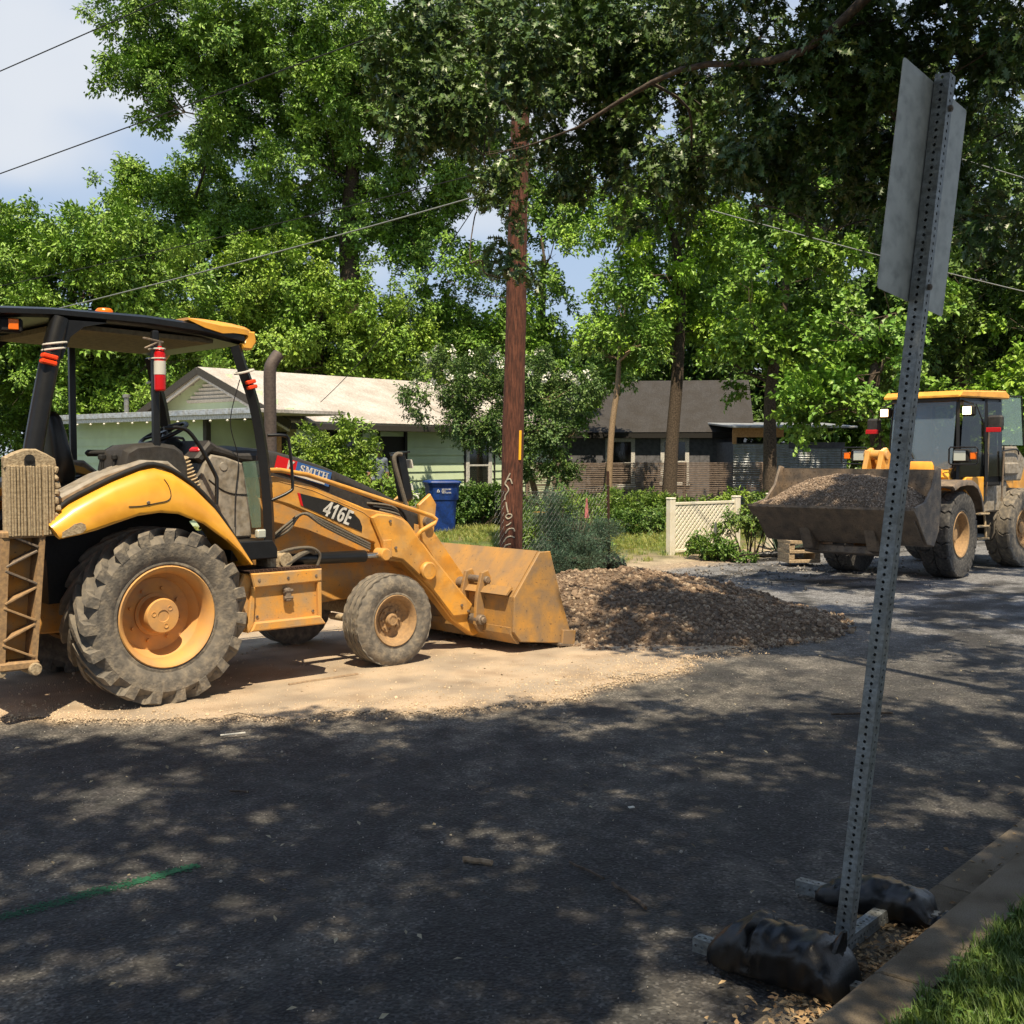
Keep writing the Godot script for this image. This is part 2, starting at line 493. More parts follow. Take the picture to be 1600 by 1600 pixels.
	M.lamp_on.emission_energy_multiplier = 4.0
	M.lens_off = mat(Color(0.8, 0.82, 0.78), 0.15, 0.3)
	M.green_paint = mat(Color(0.1, 0.36, 0.24), 0.9, 0.0, grain, 0.3)
	M.paper = mat(Color(0.8, 0.79, 0.75), 0.9)
	M.skin = mat(Color(0.5, 0.33, 0.25), 0.6)
	M.denim = mat(Color(0.35, 0.42, 0.52), 0.9, 0.0, grain, 0.3, M.fine, 0.3)
	M.pink = mat(Color(0.72, 0.42, 0.42), 0.8)
	M.cloth = mat(Color.WHITE, 0.85)
	M.cloth.vertex_color_use_as_albedo = true
	M.yucca = mat(Color(0.2, 0.3, 0.2), 0.6)
	M.deadleaf = mat(Color.WHITE, 0.9)
	M.deadleaf.vertex_color_use_as_albedo = true
	M.petal = mat(Color.WHITE, 0.7)
	M.petal.vertex_color_use_as_albedo = true
	M.petal.backlight = Color(0.3, 0.3, 0.25)

# ---------------------------------------------------------------- camera, sky, sun
func make_light():
	var cam := Camera3D.new()
	cam.name = "camera"
	cam.position = Vector3(0, 1.85, 0)
	cam.rotation_degrees = Vector3(-2.794, 0, 0)
	cam.fov = 46.9
	cam.near = 0.05
	cam.far = 2000.0
	add_child(cam)
	cam.current = true
	var cl := FastNoiseLite.new()
	cl.seed = 12
	cl.frequency = 1.1
	cl.fractal_octaves = 6
	var w := 1024
	var h := 512
	var im := Image.create(w, h, false, Image.FORMAT_RGBF)
	for y in h:
		var el := (0.5 - (y + 0.5) / h) * PI
		var up: float = max(0.0, sin(el))
		var base := Color(0.66, 0.79, 0.93).lerp(Color(0.2, 0.38, 0.74), pow(up, 0.55))
		for x in w:
			var az := TAU * (x + 0.5) / w
			var d := Vector3(sin(az) * cos(el), sin(el) * 2.2, -cos(az) * cos(el))
			var n := cl.get_noise_3dv(d * 1.6) * 0.5 + 0.5
			var k: float = smoothstep(0.4, 0.7, n) * 0.82
			var c := base.lerp(Color(0.88, 0.905, 0.94), k)
			im.set_pixel(x, y, c)
	var sm := PanoramaSkyMaterial.new()
	sm.panorama = ImageTexture.create_from_image(im)
	var sky := Sky.new()
	sky.sky_material = sm
	var env := Environment.new()
	env.background_mode = Environment.BG_SKY
	env.sky = sky
	env.background_energy_multiplier = 0.63
	env.tonemap_mode = Environment.TONE_MAPPER_LINEAR
	env.tonemap_exposure = 1.5
	env.sdfgi_enabled = true
	env.ssao_enabled = true
	env.ssil_enabled = true
	var we := WorldEnvironment.new()
	we.name = "world_environment"
	we.environment = env
	add_child(we)
	var sun := DirectionalLight3D.new()
	sun.name = "sun"
	sun.light_color = Color(1.0, 0.93, 0.81)
	sun.light_energy = 1.6
	sun.light_angular_distance = 0.5
	sun.shadow_enabled = true
	add_child(sun)
	sun.look_at_from_position(Vector3(0, 50, 0), Vector3(0, 50, 0) + Vector3(-0.045, -0.883, -0.467), Vector3(0, 0, -1))

# ---------------------------------------------------------------- ground, road, verge
var nz := FastNoiseLite.new()

func P(a: float, b: float, y := 0.0) -> Vector3:
	return U * a + W * b + Vector3(0, y, 0)

func yard_h(x: float, z: float) -> float:
	var b := -0.766 * x - 0.643 * z
	return 0.03 + 0.32 * smoothstep(10.6, 15.5, b) + 0.02 * nz.get_noise_2d(x * 14.0, z * 14.0)

func grid_mesh(xs: Array, zs: Array, f: Callable) -> ArrayMesh:   # f(u, v) -> [position, colour]
	var nx := xs.size()
	var nzz := zs.size()
	var V := PackedVector3Array()
	var C := PackedColorArray()
	var I := PackedInt32Array()
	V.resize(nx * nzz); C.resize(nx * nzz)
	for j in nzz:
		for i in nx:
			var r: Array = f.call(xs[i], zs[j])
			V[j * nx + i] = r[0]
			C[j * nx + i] = r[1]
	var N := PackedVector3Array()
	N.resize(nx * nzz)
	for j in nzz:
		for i in nx:
			var dx := V[j * nx + min(i + 1, nx - 1)] - V[j * nx + max(i - 1, 0)]
			var dz := V[min(j + 1, nzz - 1) * nx + i] - V[max(j - 1, 0) * nx + i]
			var n := dx.cross(dz).normalized()
			N[j * nx + i] = n if n.y > 0 else -n
	for j in nzz - 1:
		for i in nx - 1:
			var q := [j * nx + i, j * nx + i + 1, (j + 1) * nx + i + 1, (j + 1) * nx + i]
			var up := (V[q[1]] - V[q[0]]).cross(V[q[2]] - V[q[0]]).y > 0
			for k in ([0, 2, 1, 0, 3, 2] if up else [0, 1, 2, 0, 2, 3]):
				I.push_back(q[k])
	var a := []
	a.resize(Mesh.ARRAY_MAX)
	a[Mesh.ARRAY_VERTEX] = V
	a[Mesh.ARRAY_NORMAL] = N
	var uv := PackedVector2Array()
	uv.resize(V.size())
	for i in V.size():
		uv[i] = Vector2(V[i].x, V[i].z)
	a[Mesh.ARRAY_TEX_UV] = uv
	a[Mesh.ARRAY_TEX_UV2] = uv
	a[Mesh.ARRAY_COLOR] = C
	a[Mesh.ARRAY_INDEX] = I
	var m := ArrayMesh.new()
	m.add_surface_from_arrays(Mesh.PRIMITIVE_TRIANGLES, a)
	return m

func steps(a: float, b: float, s: float) -> Array:
	var o := []
	var n := int(ceil((b - a) / s))
	for i in n + 1:
		o.append(lerp(a, b, float(i) / n))
	return o

func tan_edge(a: float) -> float:      # where the spread gravel begins, across the road
	var t := [[-8.0, 9.3], [0.0, 8.8], [2.5, 8.5], [4.0, 7.9], [5.2, 6.2], [6.6, 5.3], [9.0, 5.35], [11.0, 5.2], [11.8, 6.6], [12.8, 8.6], [14.5, 10.0], [30.0, 10.4], [90.0, 10.4]]
	for i in t.size() - 1:
		if a <= t[i + 1][0]:
			return lerp(t[i][1], t[i + 1][1], clamp((a - t[i][0]) / (t[i + 1][0] - t[i][0]), 0.0, 1.0))
	return 10.4

func tan_mask(a: float, b: float) -> float:
	var n := nz.get_noise_2d(a * 40.0, b * 40.0) * 0.55 + nz.get_noise_2d(a * 170.0 + 50.0, b * 170.0) * 0.3
	return smoothstep(-0.12, 0.22, b - tan_edge(a) + n * 0.6)

func road_col(a: float, b: float) -> Color:
	var n1 := nz.get_noise_2d(a * 12.0, b * 30.0)
	var n2 := nz.get_noise_2d(a * 60.0 + 9.0, b * 90.0)
	var n3 := nz.get_noise_2d(a * 260.0 + 31.0, b * 260.0)
	var c := Color(0.094, 0.092, 0.09) * (1.0 + 0.25 * n1 + 0.3 * n2 + 0.25 * n3)
	var film: float = smoothstep(0.02, 0.5, n1 * 0.5 + n2 * 0.55 + n3 * 0.45)      # pale rock dust ground into the surface
	film = max(film * 0.42, smoothstep(7.5, 15.0, a) * smoothstep(-0.7, 0.25, n2 + n1))
	film = max(film, 0.75 * smoothstep(1.3, 0.0, abs(b - tan_edge(a) + 0.35)) * smoothstep(-0.35, 0.35, n2 + 0.5 * n3))
	c = c.lerp(Color(0.4, 0.36, 0.3).lerp(Color(0.42, 0.42, 0.43), smoothstep(8.0, 14.0, a)), clamp(film, 0.0, 1.0))
	var t := tan_mask(a, b)
	var tc := Color(0.92, 0.7, 0.46).lerp(Color(0.74, 0.58, 0.41), clamp(0.5 + n2 * 0.9, 0.0, 1.0))
	c = c.lerp(tc, t * 0.95)
	c.a = 1.0
	return c

func make_ground():
	nz.seed = 4
	nz.frequency = 0.02
	nz.fractal_octaves = 3
	# the land to the horizon
	var far := grid_mesh([-900.0, -200.0, -60.0, 0.0, 60.0, 200.0, 900.0], [-900.0, -200.0, -60.0, 0.0, 60.0, 200.0, 900.0], func(x, z): return [Vector3(x, -0.06, z), Color(0.13, 0.14, 0.06)])
	struct("ground", far, M.soil)
	var rf := func(a, b): return [P(a, b, 0.012 * nz.get_noise_2d(a * 20.0, b * 20.0) - 0.006 + 0.02 * tan_mask(a, b)), road_col(a, b)]
	var aa := steps(-40.0, -4.0, 1.0)
	aa.pop_back()
	aa.append_array(steps(-4.0, 19.0, 0.085))
	aa.pop_back()
	aa.append_array(steps(19.0, 80.0, 0.5))
	struct("road", grid_mesh(aa, steps(1.78, 10.7, 0.085), rf), M.road)
	# fine sand and rock dust lying over the road under the digger
	var sv := PackedVector3Array()
	var sc := PackedColorArray()
	var su := PackedVector2Array()
	var sa := steps(-6.0, 15.0, 0.07)
	var sb := steps(4.7, 10.6, 0.07)
	var on := {}
	for i in sa.size():
		for j in sb.size():
			on[Vector2i(i, j)] = tan_mask(sa[i], sb[j])
	for i in sa.size() - 1:
		for j in sb.size() - 1:
			var q := [Vector2i(i, j), Vector2i(i + 1, j), Vector2i(i + 1, j + 1), Vector2i(i, j + 1)]
			var low := 1.0
			for c in q:
				low = minf(low, on[c])
			if low < 0.72:
				continue
			for k in [0, 2, 1, 0, 3, 2]:
				var a: float = sa[q[k].x]
				var b: float = sb[q[k].y]
				var n2 := nz.get_noise_2d(a * 60.0 + 9.0, b * 90.0)
				var p := P(a, b, 0.012 * nz.get_noise_2d(a * 20.0, b * 20.0) - 0.002 + 0.02 * on[q[k]])
				sv.push_back(p)
				su.push_back(Vector2(p.x, p.z))
				sc.push_back(Color(0.6, 0.47, 0.33).lerp(Color(0.44, 0.36, 0.27), clampf(0.5 + n2 * 1.5, 0.0, 1.0)))
	var sarr := []
	sarr.resize(Mesh.ARRAY_MAX)
	var sn := PackedVector3Array()
	sn.resize(sv.size())
	sn.fill(Vector3.UP)
	sarr[Mesh.ARRAY_VERTEX] = sv
	sarr[Mesh.ARRAY_NORMAL] = sn
	sarr[Mesh.ARRAY_COLOR] = sc
	sarr[Mesh.ARRAY_TEX_UV] = su
	sarr[Mesh.ARRAY_TEX_UV2] = su
	var sm := ArrayMesh.new()
	sm.add_surface_from_arrays(Mesh.PRIMITIVE_TRIANGLES, sarr)
	struct("sand_bed", sm, M.sand)
	# yard beyond the road
	var yf := func(x, z):
		var b: float = -0.766 * x - 0.643 * z
		var n := nz.get_noise_2d(x * 22.0, z * 22.0)
		var n2 := nz.get_noise_2d(x * 90.0 + 7.0, z * 90.0)
		var c := Color(0.3, 0.29, 0.09).lerp(Color(0.16, 0.24, 0.05), clamp(0.5 + n * 1.2, 0.0, 1.0))
		c = c.lerp(Color(0.52, 0.4, 0.24), smoothstep(0.15, 0.5, n2 + 0.25 * n))
		c = c.lerp(Color(0.68, 0.55, 0.38), smoothstep(12.0, 11.0, b + 0.7 * n + 0.3 * n2))
		c.a = 1.0
		return [Vector3(x, yard_h(x, z) - 0.05 * smoothstep(10.75, 10.3, b), z), c]
	var yg := func(s, t):       # along the road, across it
		var p := P(s, t)
		return yf.call(p.x, p.z)
	struct("yard", grid_mesh(steps(-30.0, 60.0, 0.35), steps(10.45, 26.0, 0.35), yg), M.soil)
	var wf := func(s, t):
		var p := P(s, t)
		return [Vector3(p.x, yard_h(p.x, p.z) - 0.004, p.z), Color(0.12, 0.11, 0.06)]
	struct("woodland_floor", grid_mesh(steps(-60.0, 90.0, 3.0), steps(25.9, 80.0, 3.0), wf), M.soil)
	# walk in front of the house
	var mb := MB.new()
	for k in 8:
		var p := P(3.2 + k * 1.52, 17.1)
		mb = MB.new()
		mb.box(Vector3.ZERO, Vector3(1.5, 0.12, 0.95), Basis(), 0.012)
		var s := struct("path", mb.mesh(), M.concrete) if k == 0 else put("slab", mb.mesh(), M.concrete, get_node("path"))
		s.transform = Transform3D(Basis(Vector3.UP, deg_to_rad(50.0)), Vector3(p.x, 0.355, p.z)) if k == 0 else Transform3D(Basis(), Vector3(k * 1.52, 0, 0))
	# near kerb and gutter, cast in lengths
	var kt := Transform3D(Basis(Vector3.UP, deg_to_rad(50.0)), Vector3.ZERO)
	var kerb := Node3D.new()
	kerb.name = "kerb"
	kerb.transform = kt
	kerb.set_meta("kind", "structure")
	add_child(kerb)
	var gut := Node3D.new()
	gut.name = "gutter"
	gut.transform = kt
	gut.set_meta("kind", "structure")
	add_child(gut)
	var kp := MB.new()
	# cross-section across the road (local z runs towards the verge), extruded along the road
	var sec := [Vector2(-1.575, -0.1), Vector2(-1.575, 0.085), Vector2(-1.562, 0.115), Vector2(-1.535, 0.128), Vector2(-1.36, 0.128), Vector2(-1.36, -0.1)]
	var L := 2.44
	kp.prism(sec, 0.006, L - 0.006, Transform3D(Basis(Vector3(0, 0, 1), Vector3(0, 1, 0), Vector3(1, 0, 0)), Vector3.ZERO), 0.006)
	var km := kp.mesh()
	var gp := MB.new()
	gp.prism([Vector2(-1.80, -0.1), Vector2(-1.80, 0.012), Vector2(-1.577, 0.004), Vector2(-1.577, -0.1)], 0.005, L - 0.005, Transform3D(Basis(Vector3(0, 0, 1), Vector3(0, 1, 0), Vector3(1, 0, 0)), Vector3.ZERO), 0.005)
	var gm := gp.mesh()
	for k in range(-3, 12):
		put("kerb_length", km, M.concrete, kerb, Transform3D(Basis(), Vector3(k * L + 1.3, 0, 0)))
		put("gutter_length", gm, M.concrete, gut, Transform3D(Basis(), Vector3(k * L + 0.1, 0, 0)))
	var vf := func(s, t): return [P(s, t, 0.115 + 0.02 * nz.get_noise_2d(s * 60.0, t * 60.0) + 0.015 * smoothstep(1.3, 0.6, t)), Color(0.1, 0.09, 0.045)]
	struct("verge", grid_mesh(steps(-30.0, 40.0, 0.5), steps(-20.0, 1.358, 0.5), vf), M.soil)

func pebble(sd: int) -> ArrayMesh:
	rng.seed = sd
	var mb := MB.new()
	var t := 1.618
	var p := []
	for q in [Vector3(-1, t, 0), Vector3(1, t, 0), Vector3(-1, -t, 0), Vector3(1, -t, 0), Vector3(0, -1, t), Vector3(0, 1, t), Vector3(0, -1, -t), Vector3(0, 1, -t), Vector3(t, 0, -1), Vector3(t, 0, 1), Vector3(-t, 0, -1), Vector3(-t, 0, 1)]:
		p.append(q.normalized() * rng.randf_range(0.75, 1.15) * Vector3(1, 0.72, 0.85))
	for f in [[0, 11, 5], [0, 5, 1], [0, 1, 7], [0, 7, 10], [0, 10, 11], [1, 5, 9], [5, 11, 4], [11, 10, 2], [10, 7, 6], [7, 1, 8], [3, 9, 4], [3, 4, 2], [3, 2, 6], [3, 6, 8], [3, 8, 9], [4, 9, 5], [2, 4, 11], [6, 2, 10], [8, 6, 7], [9, 8, 1]]:
		mb.tri(p[f[0]], p[f[1]], p[f[2]])
	return mb.mesh(30.0)

func rot() -> Basis:
	return Basis.from_euler(Vector3(rng.randf() * TAU, rng.randf() * TAU, rng.randf() * TAU))

func pile_h(a: float, b: float) -> float:
	var da := (a - 11.1) / 2.15
	var db := (b - 7.65) / 2.3
	var r := sqrt(da * da + db * db) + 0.16 * nz.get_noise_2d(a * 45.0, b * 45.0)
	return 0.56 * pow(clamp(1.0 - r, 0.0, 1.0), 0.85) + (0.03 * nz.get_noise_2d(a * 160.0, b * 160.0) * smoothstep(1.05, 0.8, r)) + 0.05 * smoothstep(1.12, 0.95, r) - 0.03

func make_gravel():
	var stone := [pebble(5), pebble(9), pebble(14)]
	# the heap
	var hf := func(a, b):
		var n := nz.get_noise_2d(a * 130.0, b * 130.0)
		return [P(a, b, pile_h(a, b)), Color(0.3, 0.215, 0.145) * (1.0 + 0.4 * n)]
	var heap := thing("gravel_pile", "low spread heap of brown crushed gravel dumped in front of the digger's bucket", "gravel pile", P(11.1, 7.5))
	put("heap", grid_mesh(steps(8.8, 13.6, 0.06), steps(4.8, 10.3, 0.06), hf), M.soil, heap, Transform3D(Basis(), -P(11.1, 7.5)))
	rng.seed = 77
	for s in 3:
		var xs := []
		var cs := []
		for i in 9000:
			var an := rng.randf() * TAU
			var r := sqrt(rng.randf()) * 1.12
			var a := 11.1 + cos(an) * r * 2.15
			var b := 7.65 + sin(an) * r * 2.3
			var h := pile_h(a, b)
			if h < 0.0 and rng.randf() < 0.6:
				continue
			var k := 0.006 + 0.024 * pow(rng.randf(), 2.2) * (1.8 if rng.randf() < 0.04 else 1.0)
			xs.append(Transform3D(rot() * Basis.from_scale(Vector3.ONE * k), P(a, b, max(h, 0.012) + k * 0.2) - P(11.1, 7.5)))
			var stone_kind := rng.randf()      # every stone has a colour of its own, wherever it lies
			var c := Color(0.19, 0.125, 0.08).lerp(Color(0.44, 0.325, 0.22), stone_kind * stone_kind)
			if rng.randf() < 0.12:
				c = Color(0.5, 0.39, 0.27)
			cs.append(c)
		scatter("stones", stone[s], M.stone, xs, cs, heap)
	# loose tan stones of the spread
	var xs2 := []
	var cs2 := []
	rng.seed = 78
	for i in 20000:
		var a := rng.randf_range(0.5, 15.0)
		var e := tan_edge(a)
		var b: float = e + (abs(rng.randfn(0.0, 0.5)) - 0.25 if rng.randf() < 0.8 else rng.randf_range(-0.1, 5.0))
		if b > 10.5 or b < 2.0 or tan_mask(a, b) < rng.randf() * 0.7:
			continue
		var k := rng.randf_range(0.003, 0.0095) * (1.9 if rng.randf() < 0.04 else 1.0)
		xs2.append(Transform3D(rot() * Basis.from_scale(Vector3.ONE * k), P(a, b, 0.017 + 0.012 * nz.get_noise_2d(a * 20.0, b * 20.0) + k * 0.3)))
		cs2.append(Color(0.5, 0.37, 0.24).lerp(Color(0.76, 0.6, 0.41), rng.randf()))
	var sp := scatter("spread_gravel", stone[0], M.stone, xs2, cs2)
	tag(sp, "pale tan gravel spread over the road under the digger", "gravel", "", "stuff")
	# crumbs of rock and leaf bits lying on the asphalt
	xs2 = []
	cs2 = []
	for i in 11000:
		var a := rng.randf_range(0.5, 26.0)
		var b := rng.randf_range(1.9, 10.3)
		if tan_mask(a, b) > 0.4:
			continue
		var k := rng.randf_range(0.0015, 0.0045) * (2.6 if rng.randf() < 0.035 else 1.0)
		xs2.append(Transform3D(rot() * Basis.from_scale(Vector3.ONE * k), P(a, b, 0.006 + 0.012 * nz.get_noise_2d(a * 20.0, b * 20.0) - 0.006 + k * 0.4)))
		cs2.append(Color(0.2, 0.19, 0.17).lerp(Color(0.5, 0.46, 0.4), rng.randf()))
	tag(scatter("road_grit", stone[1], M.stone, xs2, cs2), "small pale stones scattered over the dark asphalt", "grit", "", "stuff")
	# lumps broken off beside the tyres of the wheel loader
	xs2 = []
	cs2 = []
	for i in 900:
		var a := rng.randfn(17.0, 2.6)
		var b := rng.randfn(8.9, 0.9)
		if b > 10.4:
			continue
		var k := rng.randf_range(0.008, 0.022) * (1.8 if rng.randf() < 0.06 else 1.0)
		xs2.append(Transform3D(rot() * Basis.from_scale(Vector3.ONE * k), P(a, b, 0.004 + k * 0.4)))
		cs2.append(Color(0.13, 0.12, 0.11).lerp(Color(0.4, 0.37, 0.33), rng.randf()))
	tag(scatter("broken_asphalt", stone[2], M.stone, xs2, cs2), "grey crumbs of broken asphalt strewn near the wheel loader", "rubble", "", "stuff")
	# sprayed green survey line: flecks of paint
	var fl := MB.new()
	fl.prism([Vector2(-1, -0.4), Vector2(0.1, -0.7), Vector2(1, 0.1), Vector2(0.3, 0.6), Vector2(-0.6, 0.5)], 0.0, 0.15, Transform3D(Basis(Vector3(1, 0, 0), Vector3(0, 0, -1), Vector3(0, 1, 0)), Vector3.ZERO))
	xs2 = []
	for i in 2600:
		var t := rng.randf()
		var p := Vector3(-2.45, 0, -4.28).lerp(Vector3(-1.42, 0, -5.25), t)
		var off := rng.randfn(0.0, 0.013 + 0.012 * sin(t * 3.0))
		p += Vector3(0.68, 0, 0.73) * off
		var k := rng.randf_range(0.002, 0.0065) * (0.4 + t)
		var ab := [U.dot(p), W.dot(p)]
		p.y = 0.0035 + 0.012 * nz.get_noise_2d(ab[0] * 20.0, ab[1] * 20.0) - 0.006
		xs2.append(Transform3D(Basis(Vector3.UP, rng.randf() * TAU) * Basis.from_scale(Vector3(k, 0.004, k)), p))
	tag(scatter("survey_mark", fl.mesh(), M.green_paint, xs2, null), "faded green spray-painted line on the asphalt", "road marking", "", "stuff")

# ---------------------------------------------------------------- wheels
func lug(mb: MB, R: float, hw: float, side: float, a0: float, wid: float, sweep: float, depth: float, kink := 0.0):
	var rings := []
	var st := [[0.04, 0.0, 0.0], [0.3, 0.28, 0.0], [0.6, 0.62, 0.0], [0.86, 0.9, 0.0], [1.0, 1.0, 0.018], [1.03, 1.03, 0.11 * R / 0.65]]
	for s in st:
		var z: float = side * s[0] * hw
		var an: float = a0 + sweep * s[1] + kink * (1.0 if s[0] > 0.2 and s[0] < 0.7 else -0.4)
		var top: float = R - s[2]
		var bot: float = top - depth - 0.012
		if s[0] > 1.0:
			bot = top - 0.012
			z = side * (hw * 1.0 + 0.004)
		var w: float = wid / R / 2.0
		var w2: float = w * 1.25
		rings.append(PackedVector3Array([
			Vector3(cos(an - w2) * bot, sin(an - w2) * bot, z - side * (0.03 if s[0] > 0.99 else 0.0)), Vector3(cos(an + w2) * bot, sin(an + w2) * bot, z - side * (0.03 if s[0] > 0.99 else 0.0)),
			Vector3(cos(an + w) * top, sin(an + w) * top, z), Vector3(cos(an - w) * top, sin(an - w) * top, z)]))
	mb.loft(rings)

func lug_tyre(R: float, rb: float, w: float, n: int, wid: float, sweep: float, depth: float, kink := 0.0) -> ArrayMesh:
	var mb := MB.new()
	var h := w / 2
	var rt := R - depth
	mb.lathe([Vector2(rb - 0.02, -h * 0.55), Vector2(rb, -h * 0.8), Vector2(rb + 0.03, -h * 0.86), Vector2(lerp(rb, rt, 0.45), -h * 0.985), Vector2(lerp(rb, rt, 0.75), -h * 0.98), Vector2(rt - 0.035, -h * 0.9), Vector2(rt, -h * 0.72), Vector2(rt, 0),
		Vector2(rt, h * 0.72), Vector2(rt - 0.035, h * 0.9), Vector2(lerp(rb, rt, 0.75), h * 0.98), Vector2(lerp(rb, rt, 0.45), h * 0.985), Vector2(rb + 0.055, h * 0.9), Vector2(rb + 0.04, h * 0.86), Vector2(rb + 0.02, h * 0.87), Vector2(rb, h * 0.8), Vector2(rb - 0.02, h * 0.55)], Transform3D(), 56)
	rng.seed = int(R * 1000)
	for i in n:
		for s in [-1.0, 1.0]:
			lug(mb, R + rng.randf_range(-0.006, 0.003), h * rng.randf_range(0.95, 0.985), s, TAU * (i + (0.5 if s > 0 else 0.0)) / n, wid * rng.randf_range(0.92, 1.06), sweep, depth, kink)
	return mb.mesh(30.0)

func rib_tyre(R: float, rb: float, w: float) -> ArrayMesh:
	var mb := MB.new()
	var h := w / 2
	var prof := [Vector2(rb - 0.02, -h * 0.55), Vector2(rb, -h * 0.78), Vector2(lerp(rb, R, 0.4), -h), Vector2(lerp(rb, R, 0.7), -h * 0.98), Vector2(R - 0.025, -h * 0.86), Vector2(R - 0.006, -h * 0.74)]
	var zig := [0, 0, 0, 0, 0, 0]
	for g in [-0.5, -0.17, 0.17, 0.5]:
		for q in [[-0.045, 0.0], [-0.03, -0.014], [0.03, -0.014], [0.045, 0.0]]:
			prof.append(Vector2(R + q[1], (g + q[0]) * w * 0.72))
			zig.append(1)
	for q in [Vector2(R - 0.006, h * 0.74), Vector2(R - 0.025, h * 0.86), Vector2(lerp(rb, R, 0.7), h * 0.98), Vector2(lerp(rb, R, 0.4), h), Vector2(rb + 0.03, h * 0.86), Vector2(rb + 0.015, h * 0.88), Vector2(rb, h * 0.78), Vector2(rb - 0.02, h * 0.55)]:
		prof.append(q)
		zig.append(0)
	mb.lathe(prof, Transform3D(), 112, func(k, an):
		var ph := fposmod(an * 28.0 / TAU, 1.0)
		return Vector2(0, zig[k] * 0.022 * (abs(ph - 0.5) - 0.25)))
	return mb.mesh(28.0)

func wheel(parent: Node, at: Vector3, outward: float, tyre: Mesh, rubber: Material, rimm: Mesh, rim_mat: Material, hub: Mesh, hub_mat: Material, spin: float, turn := 0.0) -> Node3D:
	var b := Basis(Vector3.UP, turn + (0.0 if outward > 0 else PI)) * Basis(Vector3(0, 0, 1), spin)
	var o := grp("wheel", parent, Transform3D(b, at))
	put("tyre", tyre, rubber, o)
	put("rim", rimm, rim_mat, o)
	put("hub", hub, hub_mat, o)
	return o

func text_mesh(s: String, size: float, depth: float, bold := 700, family := "Droid Sans") -> TextMesh:
	var f := SystemFont.new()
	f.font_names = PackedStringArray([family])
	f.font_weight = bold
	var t := TextMesh.new()
	t.text = s
	t.font = f
	t.font_size = 64
	t.pixel_size = size / 46.0
	t.depth = depth
	return t

func v3(a: Array, z: float) -> Array:
	var o := []
	for q in a:
		o.append(Vector3(q[0], q[1], z))
	return o

func v2(a: Array) -> Array:
	var o := []
	for q in a:
		o.append(Vector2(q[0], q[1]))
	return o

func smooth_path(p: Array, n := 4) -> Array:
	var o := []
	for i in p.size() - 1:
		var a: Vector3 = p[max(i - 1, 0)]
		var d: Vector3 = p[min(i + 2, p.size() - 1)]
		for k in n:
			o.append((p[i] as Vector3).cubic_interpolate(p[i + 1], a, d, float(k) / n))
	o.append(p[p.size() - 1])
	return o

